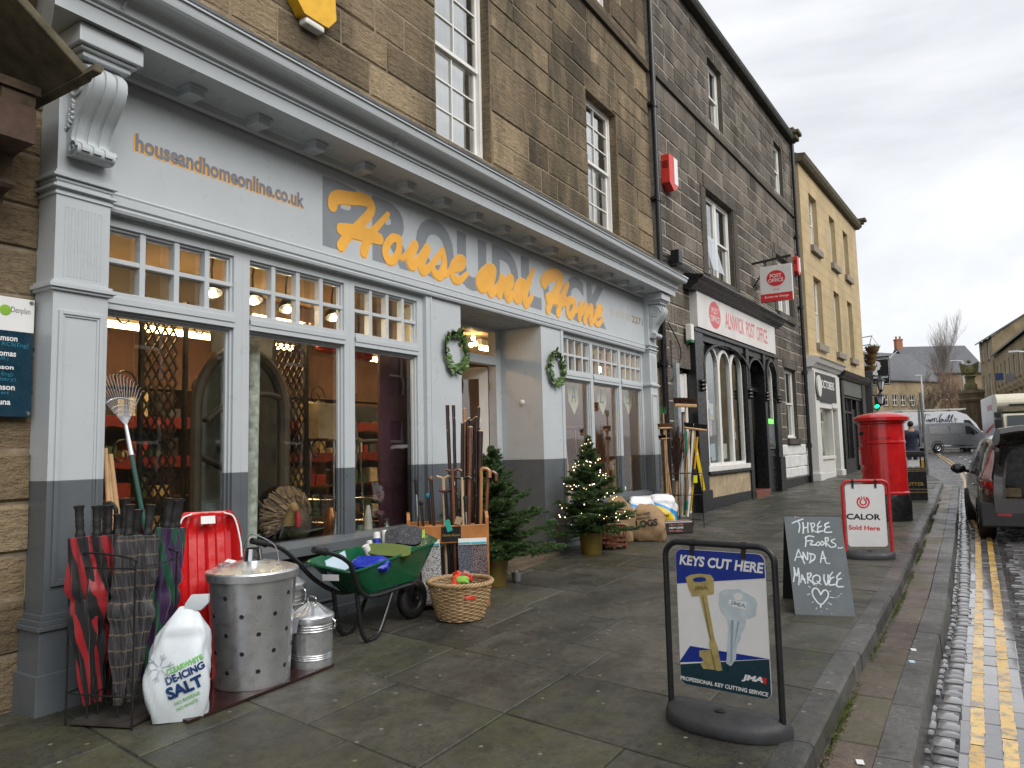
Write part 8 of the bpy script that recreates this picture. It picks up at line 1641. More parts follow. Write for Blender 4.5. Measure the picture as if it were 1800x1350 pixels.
t = van('parked_van', 'dark grey panel van standing across the road junction', base, yawv, 4.55, 1.8, 1.84, gpf, M_VGREY); 
vside(t, 1.8, [(.35,1.15),(.32,1.62),(1.55,1.63),(1.55,1.15)], M_VGREY2, 'side_panel'); vside(t, 1.8, [(1.66,1.15),(1.66,1.63),(2.42,1.60),(2.42,1.15)], M_VGREY2, 'side_panel'); vside(t, 1.8, [(2.62,1.12),(2.66,1.62),(2.92,1.58),(3.45,1.14)], M_CGLASS, 'side_window', .02); vside(t, 1.8, [(1.05,.40),(3.05,.40),(3.05,.45),(1.05,.45)], M_CHROME, 'rubbing_strip'); vside(t, 1.8, [(1.60,.5),(1.60,1.66),(1.612,1.66),(1.612,.5)], M_BLACK, 'door_seam')
vside(t,1.8,[(4.28,.78),(4.20,.95),(4.40,.92),(4.50,.78)],M_CLENS,'headlight')
for sg in (-1,1):
    for y in (.78, 3.72): wheel(t, (sg*.82, y, .31), .31, .2); MB().lathe([(.36,0),(.40,0),(.40,.02),(.36,.02)], (sg*.905-.01,y,.33), 24, 0, Matrix.Rotation(math.pi/2,3,'Y')).build('wheel_arch', M_BLACK, t)
    MB().ball((sg*.98,3.05,1.16), .12, 10, 8, (.8,.5,1)).build('door_mirror', M_BLACK, t)
# white builder's van with ladders
M_VW = mat('white_van_paint', (.62,.64,.66), .3, var=.04, coat=.4); base2 = deep(1583, 778, 50); base2 = Vector((-4.9, 57.3, rz(57.3))); Lw, Hw, Ww = 5.6, 2.62, 2.0
wpf = [(0,.35),(.0,2.3),(.05,2.52),(.3,2.62),(3.9,2.60),(4.5,2.36),(5.0,1.75),(5.25,1.25),(5.55,1.15),(5.6,.4),(.4,.32)]
e_r = deep(1699, 740, 50); yw_ = math.atan2(e_r.y-base2.y, e_r.x-base2.x)-math.pi/2; base2 += Vector((-math.cos(yw_), -math.sin(yw_), 0))*1.0; Lreal = math.hypot(e_r.x-base2.x, e_r.y-base2.y)
t = van('parked_van', 'tall white van with black script lettering and ladders on its roof', base2, yw_, Lw, Ww, Hw, wpf, M_VW, .08); WVAN = t
vside(t, Ww, [(4.35,1.45),(4.3,2.0),(4.62,1.98),(5.0,1.45)], M_CGLASS, 'side_window', .02, Hw, .9, .08); vside(t, Ww, [(.1,1.40),(4.2,1.40),(4.2,1.43),(.1,1.43)], mat('van_crease', (.4,.42,.44), .4), 'crease', .012, Hw, .9, .08); vside(t, Ww, [(1.55,.5),(1.55,2.3),(1.57,2.3),(1.57,.5)], M_DGREY, 'door_seam', .014, Hw, .9, .08)
for sg in (-1,1):
    for y in (1.1, 4.7): wheel(t, (sg*.88, y, .34), .34, .22)
for sg, dy in ((-1,0),(1,0)): MB().obox((sg*1.0, -.42, 1.35), (.025,0,0), (0,.42,0), (0,0,1.0)).build('rear_door', M_VW, t, smooth=False, bevel=.02)
vn = Matrix.Rotation(yw_, 3, 'Z') @ Vector((1,0,0)); wo_ = base2; TS = Surf(base2+vn*(Ww/2*.955+.03), Matrix.Rotation(yw_,3,'Z') @ Vector((0,1,0)), VZ); TZ = lambda x, y: TS.uv(1610+x/19.29, 700+y/19.29)
tb = [([(270,545),(330,545),(480,572)],.035),([(325,550),(305,650),(285,800)],.06),([(350,720),(365,780),(400,770),(420,710),(415,720),(450,790),(465,720)],.05),([(470,720),(500,800),(515,730),(545,700)],.055),([(560,690),(555,790)],.05),([(560,720),(610,680),(620,790),(640,690),(690,680),(700,790),(740,790)],.055),([(880,535),(830,600),(800,720),(800,810),(850,800),(905,750),(880,700),(820,760)],.07),([(920,710),(930,770),(975,780),(1010,710),(1020,790),(1060,780)],.05),([(1060,780),(1120,650),(1145,560),(1105,600),(1085,740),(1130,800)],.06),([(1130,800),(1210,680),(1250,560),(1210,610),(1190,740),(1230,830),(1270,850)],.065),([(1300,640),(1290,660)],.04),([(1320,870),(1345,800),(1310,720),(1340,690),(1385,720)],.06)]
g = MB(); Vz = VZ; Uu = Vector((0,1,0)); O_ = Vector((Ww/2*.955+.03,0,0)); lf = .004
for pts, wd_ in tb: lf += .003; g.ribbon([TZ(*p) for p in pts], wd_*.8, O_, Uu, Vz, Vector((1,0,0)), lift=lf, rise=.002)
g.build('script_lettering', mat('navy_script', (.012,.016,.035), .4), t, smooth=False)
for sg in (-.45,.35):
    tt = thing('roof_ladder', 'aluminium ladder strapped on the white van roof, the %s one' % ('farther' if sg < 0 else 'nearer'), 'ladder', base2, yw_); g = MB()
    for s2 in (-.17,.17): g.box(sg+s2-.02, sg+s2+.02, -.7, 4.6, Hw+.10, Hw+.19)
    for k in range(18): g.tube([(sg-.17,-.55+.29*k,Hw+.145),(sg+.17,-.55+.29*k,Hw+.145)], .018, 6)
    g.build('ladder_body', mat('weathered_aluminium', (.42,.42,.38), .5, .5, var=.2), tt)
g = MB()
for y in (.5,2.0,3.5): g.box(-.85,.85,y-.03,y+.03,Hw+.03,Hw+.09); g.box(-.85,-.80,y-.03,y+.03,Hw-.14,Hw+.03); g.box(.80,.85,y-.03,y+.03,Hw-.14,Hw+.03)
g.build('roof_rack', M_BLACK, WVAN, smooth=False)
# cream box lorry
tl = Vector((.92, 47.0, rz(47.4))); M_TCREAM = mat('cream_lorry_paint', (.60,.56,.44), .35, var=.06, dirt=.15); M_TBOX = mat('white_box_panel', (.66,.68,.70), .35, var=.04, dirt=.12); t = thing('box_lorry', 'cream box lorry with an overcab body facing down the street', 'lorry', tl, .10)
Bz0, Bz1 = 1.0, 3.32; MB().box(0,2.4,1.9,7.2,Bz0-.25,Bz1).build('cargo_box', M_TBOX, t, smooth=False, bevel=.06)
MB().prism([(.02,1.9,Bz0+1.3),(.02,1.9,Bz1-.02),(.02,.75,Bz1-.05),(.02,.28,Bz1-.35),(.02,.2,Bz0+1.62),(.02,.6,Bz0+1.32)], (2.36,0,0)).build('overcab_body', M_TCREAM, t, smooth=False, bevel=.16)
MB().box(.55,1.85,.17,.24,Bz1-.72,Bz1-.62).build('vent', M_BLACK, t, smooth=False)
CAB = MB().prism([(.25,0,.5),(.25,-.02,1.25),(.25,.22,2.20),(.25,1.85,2.28),(.25,1.85,.5)], (1.9,0,0)).build('cab', M_TCREAM, t, smooth=False, bevel=.10)
MB().prism([(.36,-.035,1.34),(2.04,-.035,1.34),(1.98,.175,2.1),(.42,.175,2.1)], (0,-.02,.002)).build('windscreen', mat('lorry_glass', (.05,.06,.065), .08, spec=.4), CAB, smooth=False, bevel=.02)
MB().box(.235,.25,.45,1.35,1.35,2.05).build('side_window', M_CGLASS, CAB, smooth=False); MB().box(.4,2.0,-.06,0,.75,1.1).build('grille', M_BLACK, CAB, smooth=False); MB().box(.25,2.15,-.12,.2,.35,.62).build('bumper', M_TCREAM, t, smooth=False, bevel=.03)
for x in (.45,1.95): MB().box(x-.14,x+.14,-.07,-.02,.66,.82).build('headlight', M_CLENS, t, smooth=False)
for x in (-.02,2.42):
    MB().box(x-.16,x+.16,-.08,.02,2.02,2.30).box(x-.17,x+.17,-.08,.02,1.42,1.92).build('door_mirror', M_BLACK, t, smooth=False, bevel=.03); MB().tube([(x,-.03,2.36),(x+(.28 if x < 1 else -.28),.15,2.36)], .02, 6).tube([(x,-.03,1.36),(x+(.28 if x < 1 else -.28),.15,1.36)], .02, 6).build('mirror_arm', M_BLACK, t)
MB().prism([(-.012,1.95,1.75),(-.012,5.5,1.35),(-.012,5.5,1.2),(-.012,1.95,1.58)], (.01,0,0)).build('red_stripe', M_SRED, t, smooth=False); MB().box(-.012,-.002,2.3,4.2,2.5,2.8).build('red_logo', mat('faded_pink_logo', (.55,.2,.22), .5), t, smooth=False)
for x in (.4,2.0):
    for y in (.75,5.9): wheel(t, (x,y,.42), .42, .26, 'X', M_TBOX)
MB().tube([(1.2,-.06,1.4),(1.75,-.03,1.95)], .012, 5).build('wiper', M_BLACK, CAB)

# ------------------------------------------------------------------ pedestrian in a navy jacket, seen from behind
pp_ = deep(1604, 800, 25.5); pg2 = Vector((pp_.x, pp_.y, gz(pp_.y)-.1)); Hd = near(1603, 741, pg2).z-pg2.z; t = thing('person', 'person in a navy hooded jacket walking away beyond the pillar box', 'person', pg2, math.radians(15)); hk_ = Hd/1.75
def skin(name, nodes, edges, m, par, subd=2):
    me = bpy.data.meshes.new(name); me.from_pydata([tuple(c*hk_ for c in n[0]) for n in nodes], edges, []); o = bpy.data.objects.new(name, me); COL.objects.link(o); o.parent = par; me.materials.append(m)
    sm = o.modifiers.new('skin','SKIN'); sm.use_smooth_shade = True; lay = me.skin_vertices[0].data
    for i, nd_ in enumerate(nodes): lay[i].radius = (nd_[1][0]*hk_, nd_[1][1]*hk_); lay[i].use_root = (i == 0)
    s2 = o.modifiers.new('sub','SUBSURF'); s2.levels = subd; s2.render_levels = subd; return o
def bodymat():
    M, tt, b = _mat('skin_and_trousers'); o = _obj(tt); s = _n(tt, 'ShaderNodeSeparateXYZ'); tt.links.new(o, s.inputs[0]); f = _math(tt, 'GREATER_THAN', s.outputs[2], 1.0*hk_); f2 = _math(tt, 'LESS_THAN', s.outputs[2], .09*hk_); c = _mix(tt, f, (.03,.032,.04), (.42,.25,.18)); c = _mix(tt, f2, c, (.02,.018,.016)); tt.links.new(c, b.inputs['Base Color']); b.inputs['Roughness'].default_value = .7; return M
N = [((0,0,.95),(.14,.10)),((0,.01,1.2),(.14,.10)),((0,0,1.42),(.15,.09)),((0,.01,1.51),(.055,.06)),((0,.025,1.60),(.075,.09)),((0,.02,1.70),(.07,.085)),((.19,0,1.40),(.06,.06)),((.27,.03,1.13),(.045,.05)),((.26,.20,.98),(.036,.036)),((.25,.28,.93),(.03,.022)),((-.19,0,1.40),(.06,.06)),((-.26,-.02,1.13),(.045,.05)),((-.26,.06,.90),(.036,.036)),((-.26,.09,.81),(.03,.024)),((.09,.02,.86),(.085,.09)),((.10,.10,.48),(.06,.065)),((.10,.02,.09),(.04,.045)),((.11,.17,.04),(.04,.03)),((-.09,0,.86),(.085,.09)),((-.10,-.02,.48),(.06,.065)),((-.10,-.16,.12),(.04,.045)),((-.11,-.03,.04),(.04,.03))]
Eb = [(0,1),(1,2),(2,3),(3,4),(4,5),(2,6),(6,7),(7,8),(8,9),(2,10),(10,11),(11,12),(12,13),(0,14),(14,15),(15,16),(16,17),(0,18),(18,19),(19,20),(20,21)]
skin('body', N, Eb, bodymat(), t)
J = [((0,0,.98),(.20,.15)),((0,.0,.82),(.21,.16)),((0,.01,1.2),(.19,.14)),((0,0,1.40),(.19,.13)),((0,-.02,1.50),(.10,.10)),((.21,0,1.39),(.085,.085)),((.29,.03,1.13),(.07,.07)),((.27,.19,1.0),(.055,.055)),((-.21,0,1.39),(.085,.085)),((-.28,-.02,1.13),(.07,.07)),((-.27,.05,.92),(.055,.055))]
skin('jacket', J, [(0,1),(0,2),(2,3),(3,4),(3,5),(5,6),(6,7),(3,8),(8,9),(9,10)], mat('navy_jacket', (.012,.018,.045), .7, var=.2, bump=.2), t)
MB().ball((0,.0*hk_,1.675*hk_), .1*hk_, 14, 10, (.92,1.02,1.0)).build('hair', mat('dark_hair', (.02,.013,.009), .7, var=.3), t)
hnd = MB()
for hx_, hy_, hz_ in ((.25,.30,.915),(-.26,.10,.79)):
    for k in range(4): hnd.tube([((hx_-.024+.016*k)*hk_,(hy_+.01)*hk_,(hz_)*hk_), ((hx_-.024+.016*k)*hk_,(hy_+.045)*hk_,(hz_-.03-.004*(k in (1,2)))*hk_), ((hx_-.022+.015*k)*hk_,(hy_+.045)*hk_,(hz_-.065)*hk_)], [.009*hk_,.008*hk_,.006*hk_], 6)
    hnd.tube([((hx_+.03*(-1 if hx_ > 0 else 1))*hk_,hy_*hk_,hz_*hk_), ((hx_+.045*(-1 if hx_ > 0 else 1))*hk_,(hy_+.04)*hk_,(hz_-.03)*hk_)], [.01*hk_,.007*hk_], 6)
hnd.build('fingers', mat('skin_tone', (.42,.25,.18), .6), t); fc = MB(); fc.ball((0,.118*hk_,1.625*hk_), .016*hk_, 8, 6)
for sg in (-1,1): fc.ball((sg*.077*hk_,.03*hk_,1.63*hk_), .018*hk_, 8, 6, (.5,.8,1.2))
fc.build('ears_and_nose', mat('skin_tone', (.42,.25,.18)), t); fe2 = MB()
for sg in (-1,1): fe2.ball((sg*.03*hk_,.108*hk_,1.65*hk_), .010*hk_, 8, 6)
fe2.box(-.02*hk_,.02*hk_,.10*hk_,.112*hk_,1.58*hk_,1.586*hk_); fe2.build('eyes_and_mouth', M_BLACK, t)
q = deep(1619, 800, 27); tag(MB().box(q.x-.14,q.x+.14,q.y-.1,q.y+.1,gz(q.y)-.08,gz(q.y)+.42).build('yellow_bollard', mat('yellow_handle', (.62,.36,.02)), smooth=False, bevel=.03), 'yellow box standing beyond the grey pole', 'box')
# ------------------------------------------------------------------ the far end of the street
M_FARST = stone('far_tan_stone', (.23,.175,.105), (.34,.265,.16), (.42,.335,.21), .2, .05, 2.0); M_FARST2 = stone('far_brown_stone', (.19,.135,.075), (.28,.21,.125), (.36,.275,.165), .25, .05, 7.0); M_SLATE = mat('grey_slate', (.085,.09,.098), .6, var=.25, scale=3, bump=.3, bscale=30); M_CHIM = mat('orange_brick_chimney', (.30,.12,.06), .8, var=.25, scale=6)
def frame_at(p, q): a_ = math.atan2(q.y-p.y, q.x-p.x); return a_, math.hypot(q.x-p.x, q.y-p.y)
def farhouse(name, label, p, q, depth, zbase, zeave, zridge, wins, m, roof='long', chim=()):
    """facade from p to q (left to right seen from the street), building behind it; wins are (u0,u1,z0,z1)"""
    a_, W_ = frame_at(p, q); t = thing(name, label, 'house', Vector((p.x, p.y, zbase)), a_); H = zeave-zbase
    w = MB(); w.tint = (.45,.1,0)
    zs_ = sorted({-1.0, H}|{z for x in wins for z in x[2:]})
    for z0, z1 in zip(zs_[:-1], zs_[1:]):
        for u0, u1 in spans(0, W_, [(x[0], x[1]) for x in wins if x[2] < z1-.001 and x[3] > z0+.001]): w.box(u0, u1, 0, .3, z0, z1)
    w.box(0,.3,.3,depth,-1,H); w.box(W_-.3,W_,.3,depth,-1,H); w.box(.3,W_-.3,depth-.3,depth,-1,H); rh = zridge-zeave
    if roof == 'gable':
        for x in (0, W_-.3): w.prism([(x,0,H),(x,0,H+.06),(x,depth/2,H+rh+.17),(x,depth,H+.06),(x,depth,H)], (.3,0,0))
    WL = w.build('wall', m, t, smooth=False); r = MB(); r.prism([(-.2,-.35,H-.05),(-.2,depth/2,H+rh+.1),(-.2,depth+.35,H-.05),(-.2,depth+.35,H+.08),(-.2,depth/2,H+rh+.26),(-.2,-.35,H+.1)], (W_+.4,0,0)); RF = r.build('roof', M_SLATE, t, smooth=False)
    for u in chim: c = MB(); c.box(u-.5,u+.5,depth/2-.4,depth/2+.4,H+rh-.3,H+rh+1.3); c.box(u-.56,u+.56,depth/2-.46,depth/2+.46,H+rh+1.3,H+rh+1.5); [c.tube([(u+s_,depth/2,H+rh+1.5),(u+s_,depth/2,H+rh+1.95)], .14, 8) for s_ in (-.3,.3)]; c.build('chimney', M_CHIM, RF, smooth=False)
    for u0, u1, z0, z1 in wins:
        f = MB(); k = .08; f.box(u0,u0+k,.1,.2,z0,z1); f.box(u1-k,u1,.1,.2,z0,z1); f.box(u0+k,u1-k,.1,.2,z0,z0+k); f.box(u0+k,u1-k,.1,.2,z1-k,z1); f.box((u0+u1)/2-.04,(u0+u1)/2+.04,.11,.19,z0+k,z1-k); f.box(u0+k,u1-k,.11,.19,(z0+z1)/2-.04,(z0+z1)/2+.04); WN_ = f.build('window', M_WHITE, t, smooth=False); MB().box(u0,u1,.21,.23,z0,z1).build('pane', M_CGLASS, WN_, smooth=False); MB().box(u0-.08,u1+.08,-.08,.1,z0-.14,z0).build('sill', m, WN_, smooth=False)
    return t, W_
# terrace across the end
pA, pB = deep(1548, 772, 98), deep(1660, 772, 104); zA = deep(1560, 667, 98).z; zR = deep(1580, 634, 104).z; zg = 1.3
farhouse('terrace_house', 'low tan stone terrace with a grey slate roof across the end of the street', pA, pB, 9, zg, zA, zR+1.2, [(u, u+1.1, z, z+1.5) for u in (1.0,2.9,4.6,6.5) for z in (2.4,4.9)], M_FARST, chim=())
pA2, pB2 = deep(1618, 772, 112), deep(1742, 772, 112); zA = deep(1680, 655, 112).z; zR = deep(1680, 622, 116).z
t, W_ = farhouse('terrace_house', 'taller stone terrace with rooflights and an orange chimney behind the bare trees', pA2, pB2, 10, zg, zA, zR+1.3, [(u, u+1.2, z, z+1.7) for u in (1.2,3.6,6.2,8.6) for z in (3.2,6.2)], M_FARST2, chim=(.3,))
for px in (1680, 1722): q = deep(px, 645, 113); l = t.matrix_basis.inverted() if False else None; a_ = t.rotation_euler.z; v = Matrix.Rotation(-a_,3,'Z') @ (q-t.location); MB().obox((v.x, 1.6, v.z+.6), (.5,0,0), (0,.5,.42), (0,-.04,.05)).build('rooflight', M_PAPER, t, smooth=False)
# stone houses down the right-hand side
gA = deep(1734, 772, 80); gB = deep(1757, 772, 74.5); zE = deep(1752, 591, 74.5).z
t, W_ = farhouse('stone_house', 'tall tan stone house with a blank brown gable beyond the lorry', gA, gB, 10, 1.2, zE, zE+3.2, [(u, u+1.0, z, z+2.2) for u in (.9,3.6) for z in (1.0,4.7,8.4)], M_FARST, 'gable', (1.2,))
gC = deep(1759, 772, 73.8); gD = deep(1834, 772, 54); zE2 = deep(1800, 598, 62.5).z
t, W_ = farhouse('stone_house', 'long lower stone house with pedimented windows behind the lorry', gC, gD, 10, 1.0, zE2, zE2+2.6, [(u, u+1.05, z, z+1.9) for u in np.arange(1.2, 19, 2.6) for z in (2.2,5.6)], M_FARST, 'gable', ())
for u in np.arange(1.2, 19, 2.6): MB().prism([(u-.2,-.02,4.5),(u+1.25,-.02,4.5),(u+.52,-.02,5.05)], (0,-.25,0)).build('pediment', M_FARST, t, smooth=False)
g = MB(); g.box(13.0,13.25,-.3,0,1.6,2.6); g.build('black_board', M_BLACK, t, smooth=False)
for px, py, w_, h_, m, lab in ((1757,662,.55,.6,M_NAVYP,'navy hanging board on the stone house beyond the lorry'), (1775,663,.55,.6,mat('grey_board', (.25,.25,.26), .5),'grey and red hanging board nearest the frame edge')):
    q = deep(px, py, 62 if px < 1780 else 57); tag(MB().box(q.x-w_/2,q.x+w_/2,q.y,q.y+.08,q.z-h_/2,q.z+h_/2).build('hanging_board', m, smooth=False), lab, 'sign')
# stone fountain drum with a mossy figure
mc = deep(1713.5, 772, 62); mc.z = rz(mc.y)-.3; zt = deep(1713, 686, 62).z-mc.z; zt2 = deep(1713, 630, 62).z-mc.z; t = thing('stone_fountain', 'round carved stone fountain house topped by a mossy statue', 'monument', mc); Rm = .93; M_PANT = stone('fountain_stone', (.10,.07,.042), (.15,.11,.065), (.22,.165,.10), .4, .5, 3.0)
b = MB(); b.tint = (.4,.2,0); pr = [(Rm,0),(Rm*1.06,.3),(Rm*.94,.4),(Rm*.94,zt*.78),(Rm*1.05,zt*.80),(Rm*1.08,zt*.84),(Rm*.98,zt*.86),(Rm*.98,zt*.93),(Rm*1.06,zt*.95),(Rm*1.0,zt),(.001,zt)]
b.lathe(pr, (0,0,0), 28)
for k in range(10): q = k*2*math.pi/10; b.box(Rm*.94*math.cos(q)-.06,Rm*.94*math.cos(q)+.06,Rm*.94*math.sin(q)-.06,Rm*.94*math.sin(q)+.06,.45,zt*.77)
b.build('drum', M_PANT, t, angle=40); s = MB(); s.tint = (.5,.9,0); hs_ = zt2-zt; s.lathe([(Rm*.55,zt),(Rm*.5,zt+hs_*.2),(Rm*.36,zt+hs_*.24),(Rm*.36,zt+hs_*.4),(Rm*.5,zt+hs_*.45),(.2,zt+hs_*.5)], (0,0,0), 12); s.tube([(0,0,zt+hs_*.45),(.05,0,zt+hs_*.65),(0,0,zt+hs_*.82)], [.26,.30,.12], 10); s.ball((0,0,zt+hs_*.93), .16, 10, 8)
for sg in (-1,1): s.prism([(sg*.1,.0,zt+hs_*.8),(sg*.72,.05,zt+hs_*.92),(sg*.6,.05,zt+hs_*.5),(sg*.15,0,zt+hs_*.5)], (0,.1,0)); s.tube([(sg*.2,-.05,zt+hs_*.75),(sg*.35,-.2,zt+hs_*.6),(sg*.1,-.35,zt+hs_*.55)], .08, 8)
s.build('statue', stone('mossy_statue_stone', (.09,.085,.03), (.14,.13,.05), (.2,.18,.08), .2, .9, 5.0), t, angle=50)
# bare winter trees
M_BRANCH = mat('bare_branch', (.14,.105,.07), .85, var=.3); M_BRANCHR = mat('reddish_twig', (.21,.125,.08), .85, var=.3)
def bare(label, px, py_top, py_base, dist, seed, spread, m, depth=5, upright_=False, nk=3):
    base = deep(px, py_base, dist); base.z = rz(base.y); Ht = deep(px, py_top, dist).z-base.z; t = thing('bare_tree', label, 'tree', base); r = random.Random(seed); tr = MB(); cr = MB(); cnt = [0]
    def grow(p, d, L_, rad, lev, mb):
        n = 3; pts = [p]; 
        for k in range(n): d = (d+Vector((r.uniform(-.16,.16), r.uniform(-.16,.16), r.uniform(-.05,.14)))).normalized(); pts.append(pts[-1]+d*L_/n)
        mb.tube(pts, [rad*(1-.4*k/n) for k in range(n+1)], 5 if rad > .04 else 3, cap=False)
        if lev <= 0: return
        for k in range(nk if lev > 1 else nk+1):
            s_ = r.uniform(.35,1.0); i = min(n-1, int(s_*n)); q = pts[i].lerp(pts[i+1], s_*n-i); sp = spread*(.5+.5*r.random()); an = r.uniform(0,6.283); sd = d.orthogonal().normalized(); sd = Matrix.Rotation(an, 3, d) @ sd; nd = (d*math.cos(sp)+sd*math.sin(sp)+Vector((0,0,.25 if upright_ else .08))).normalized(); grow(q, nd, L_*r.uniform(.55,.78), rad*.55, lev-1, cr)
        grow(pts[-1], d, L_*.75, rad*.62, lev-1, cr)
    grow(Vector((0,0,-.2)), Vector((0,0,1)), Ht*(.34 if upright_ else .32), Ht*(.0065 if upright_ else .014), depth, tr); tr.build('trunk', m, t); cr.build('crown', m, t)
    return t
bare('tall narrow bare poplar rising above the far roofs', 1657, 560, 720, 96, 5, .2, mat('pale_poplar_twig', (.22,.19,.165), .85), 6, True); bare('spreading bare tree above the white van', 1622, 640, 760, 76, 8, .95, M_BRANCH, 5); bare('reddish bare tree left of the stone fountain', 1682, 622, 755, 82, 21, .8, M_BRANCHR, 5); bare('second reddish bare tree between the poplar and the fountain', 1661, 630, 760, 88, 33, .85, M_BRANCHR, 5)
# lamp column
q = deep(1697, 700, 66); q.z = rz(q.y); z1 = deep(1697, 634, 66).z-q.z; t = thing('street_lamp', 'tall grey street lamp column behind the white van', 'street lamp', q); MB().tube([(0,0,0),(0,0,z1)], [.11,.07], 10).build('column', M_TBOX, t); MB().tube([(0,0,z1),(-.5,0,z1+.08)], .05, 8).build('arm', M_TBOX, t); MB().box(-.95,-.4,-.1,.1,z1+.03,z1+.13).build('lamp_head', M_TBOX, t, smooth=False, bevel=.03)
q = deep(1622, 700, 70); q.z = rz(q.y); z1 = deep(1620, 660, 70).z-q.z; t = thing('street_lamp', 'thin grey street lamp rising above the spreading bare tree', 'street lamp', q); MB().tube([(0,0,0),(0,0,z1)], [.10,.06], 8).build('column', M_TBOX, t); MB().box(-.5,.1,-.08,.08,z1,z1+.1).build('lamp_head', M_TBOX, t, smooth=False)
q = deep(1788, 618, 52); t = thing('wall_lamp', 'white lamp arm reaching over the road from the right-hand houses', 'street lamp', q, world=True); MB().tube([q, q+Vector((1.3,.5,-.1))], .05, 6).build('arm', M_TBOX, t); MB().box(q.x-.5,q.x+.1,q.y-.12,q.y+.12,q.z-.03,q.z+.08).build('lamp_head', M_TBOX, t, smooth=False)
# hotel beyond the yellow building: dark frontage, baskets, sign, lanterns
hb_ = Matrix.Rotation(thy, 3, 'Z') @ Vector((0, 9.7, 0))+Vector((-4.40,24.8,0)); PB = thing('pub_building', 'black-fronted inn beyond the yellow building', 'pub', hb_, thy+.16)
w = MB(); w.tint = (.4,.3,0); w.box(-6,-.75,0,16,0,9.0); w.build('wall', M_STONE2, PB, smooth=False); w = MB(); w.box(-.75,.22,.02,2.2,-.1,3.9); w.box(-.75,.16,2.2,15,3.1,4.0); w.box(-.75,.30,.3,15.5,3.95,4.35); w.box(-.75,.06,2.2,15,-.1,3.1); w.build('black_frontage', M_BLACK, PB, smooth=False, bevel=.03)
MB().box(-.75,-.02,.0,.12,4.3,9.0).build('black_drainpipe', M_BLACK, PB, smooth=False)
M_COIR = mat('coir_basket', (.16,.085,.035), .9, var=.35, scale=14, bump=.6, bscale=40); M_WPLANT = tintmat('winter_plant', (.05,.06,.015), (.17,.20,.06), .8)
def hbasket(px, py, r_px, dist, lab, seed):
    c = deep(px, py, dist); R_p = r_px/FPX*dist; t = thing('hanging_basket', lab, 'hanging basket', c, group='hanging baskets on the inn'); MB().lathe([(.001,-R_p*.8),(R_p*.45,-R_p*.75),(R_p*.8,-R_p*.4),(R_p,R_p*.15),(R_p*.93,R_p*.15),(.001,R_p*.05)], (0,0,0), 20).build('basket', M_COIR, t); r = random.Random(seed); g = MB()
    for i in range(140):
        an, d = r.uniform(0,6.3), R_p*r.uniform(0,1.1); p = Vector((d*math.cos(an), d*math.sin(an), R_p*.1)); e = p+Vector((r.uniform(-.08,.08), r.uniform(-.08,.08), R_p*r.uniform(.0,.65))); g.tint = (r.random(),0,0); wv = Vector((r.uniform(-1,1),r.uniform(-1,1),r.uniform(-1,1)))*.03; g.add([p-wv, p+wv, e], [(0,1,2)])
    g.build('plants', M_WPLANT, t, smooth=False); k = MB(); k.tube([(-R_p*1.3,.3,R_p*1.9),(R_p*.1,0,R_p*1.9)], .02, 5); [k.tube([(R_p*.95*math.cos(q),R_p*.95*math.sin(q),R_p*.15),(0,0,R_p*1.85)], .01, 4) for q in (0,2.1,4.2)]; k.build('bracket', M_BLKMETAL, t)
hbasket(1533.5, 613, 12, 35, 'topmost coir hanging basket with straggling plants', 1); hbasket(1530.5, 625, 10.5, 37.5, 'second coir hanging basket from the top', 2); hbasket(1530, 634, 10, 40, 'third coir hanging basket from the top', 3); hbasket(1530, 646, 10, 43, 'lowest coir hanging basket beside the inn sign', 4)
sx0, sx1, sz1, sz0, dd_ = 1528, 1564, 630, 678, 46; P0 = deep(sx0, sz0, dd_); P1 = deep(sx1, sz1, dd_); t = thing('inn_sign', 'black inn sign with a white cameo head', 'sign', (P0.x, P0.y, P0.z), world=True); yS = P0.y
MB().box(P0.x,P1.x,yS,yS+.12,P0.z,P1.z).build('panel', M_BLACK, t, smooth=False); u = P1.x-P0.x; v = P1.z-P0.z; g = MB()
for a0_, a1_, b0_, b1_ in ((.03,.97,.03,.045),(.03,.97,.955,.97),(.955,.97,.045,.955),(.03,.045,.045,.955)): g.box(P0.x+u*a0_,P0.x+u*a1_,yS-.012,yS-.002,P0.z+v*b0_,P0.z+v*b1_)
g.build('border', M_PAPER, t, smooth=False); hd_ = [(.05,.40),(.18,.40),(.42,.36),(.46,.42),(.40,.50),(.44,.56),(.54,.58),(.56,.66),(.62,.70),(.58,.76),(.58,.84),(.46,.90),(.28,.92),(.12,.86),(.05,.72),(.10,.60),(.05,.52)]
MB().prism([(P0.x+u*a_, yS-.012, P0.z+v*b_) for a_, b_ in hd_], (0,.01,0)).build('cameo_head', M_PAPER, t, smooth=False); text('QUEENS HEAD', M_PAPER, t, (P0.x+u*.06, yS-.003, P0.z+v*.24), UX, VZ, u*.84, v*.085, bold=.03); text('HOTEL', M_PAPER, t, (P0.x+u*.30, yS-.003, P0.z+v*.10), UX, VZ, u*.40, v*.085, bold=.03)
MB().tube([(P0.x-1.2,yS+.05,P1.z+.08),(P1.x,yS+.05,P1.z+.08)], .05, 6).build('bracket', M_BLKMETAL, t)
tag(MB().tube([deep(1563,630,47), deep(1577,617,47)], [.05,.03], 6).build('flagpole', mat('pale_pole', (.5,.46,.46), .5)), 'slanting bare flagpole above the inn sign', 'flagpole')
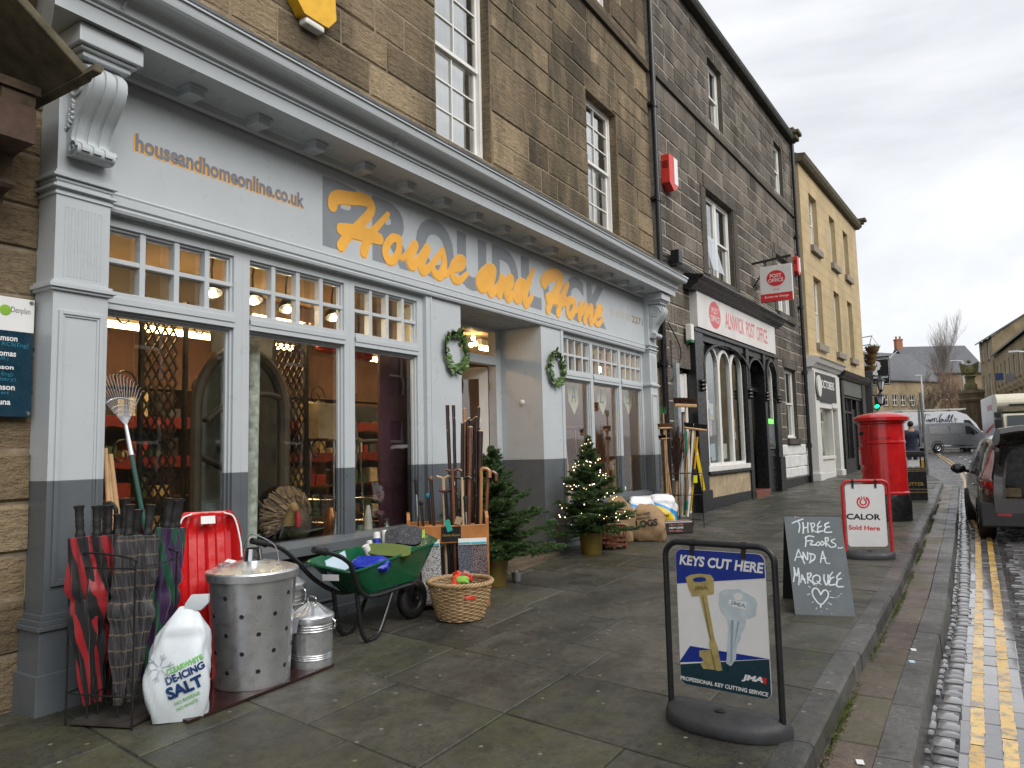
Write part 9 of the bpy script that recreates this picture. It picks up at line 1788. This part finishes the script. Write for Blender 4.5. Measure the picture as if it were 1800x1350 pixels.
def lantern(px, py, dist, s, lab):
    c = deep(px, py, dist); t = thing('wall_lantern', lab, 'lantern', c, group='lanterns on the inn'); MB().lathe([(.10*s,-.32*s),(.20*s,.12*s)], (0,0,0), 6).build('glass', mat('pale_lantern_glass', (.5,.52,.52), .2), t, smooth=False); g = MB(); g.lathe([(.26*s,.12*s),(.25*s,.16*s),(.08*s,.30*s),(.03*s,.44*s)], (0,0,0), 6); g.lathe([(.05*s,-.45*s),(.12*s,-.33*s)], (0,0,0), 6)
    for k in range(6): q = k*math.pi/3; g.tube([(.10*s*math.cos(q),.10*s*math.sin(q),-.32*s),(.205*s*math.cos(q),.205*s*math.sin(q),.13*s)], .015*s, 4)
    g.tube([(0,0,-.4*s),(-.15*s,.1,-.6*s),(-.8*s,.3,-.6*s)], .03*s, 5); g.build('frame', M_BLKMETAL, t, smooth=False)
lantern(1547.5, 674, 41, 1.05, 'black lantern overlapping the foot of the inn sign'); lantern(1547.5, 700, 48, 1.1, 'farther black lantern above the green traffic light')
q = deep(1542, 715, 56); t = thing('traffic_light', 'traffic light showing green above the pillar box', 'traffic light', q, world=True); MB().box(q.x-.16,q.x+.16,q.y,q.y+.2,q.z-.2,q.z+.75).box(q.x+.26,q.x+.55,q.y,q.y+.2,q.z+.1,q.z+.6).build('housing', M_BLACK, t, smooth=False); MB().ball(q+Vector((0,-.02,0)), .17, 12, 8, (1,.3,1)).build('green_lamp', emit('signal_green', (.0,.75,.32), 1.3), t); MB().tube([(q.x,q.y+.1,rz(q.y)),(q.x,q.y+.1,q.z-.2)], .06, 8).build('post', M_BLKMETAL, t)

# ------------------------------------------------------------------ terrace on the other side of the road (only reflected in the panes)
OX = 13.5; OB = thing('facing_terrace', 'brown stone terrace across the road, mirrored in the shop windows', 'terrace', (OX, 6, 0), world=True); w = MB(); w.tint = (.4,.3,0); owin = [(y, y+1.1, z, z+1.9) for y in np.arange(-14, 30, 3.1) for z in (.9, 4.0, 6.7)]
for z0, z1 in zip([-.5,.9,2.8,4.0,5.9,6.7,8.6], [.9,2.8,4.0,5.9,6.7,8.6,8.9]):
    for a_, b_ in spans(-16, 32, [(x[0], x[1]) for x in owin if x[2] < z1-.01 and x[3] > z0+.01]): w.box(OX, OX+.4, a_, b_, z0, z1)
w.build('wall', M_STONE1, OB, smooth=False); f = MB(); p_ = MB()
for y0, y1, z0, z1 in owin: f.box(OX+.12,OX+.2,y0,y0+.09,z0,z1); f.box(OX+.12,OX+.2,y1-.09,y1,z0,z1); f.box(OX+.12,OX+.2,y0,y1,(z0+z1)/2-.05,(z0+z1)/2+.05); p_.box(OX+.21,OX+.25,y0,y1,z0,z1)
f.build('window_frames', M_WHITE, OB, smooth=False); p_.build('panes', M_CGLASS, OB, smooth=False); MB().prism([(OX-.3,-16,9.2),(OX+4,-16,11.6),(OX+8,-16,9.2)], (0,48,0)).build('roof', M_SLATE, OB, smooth=False)
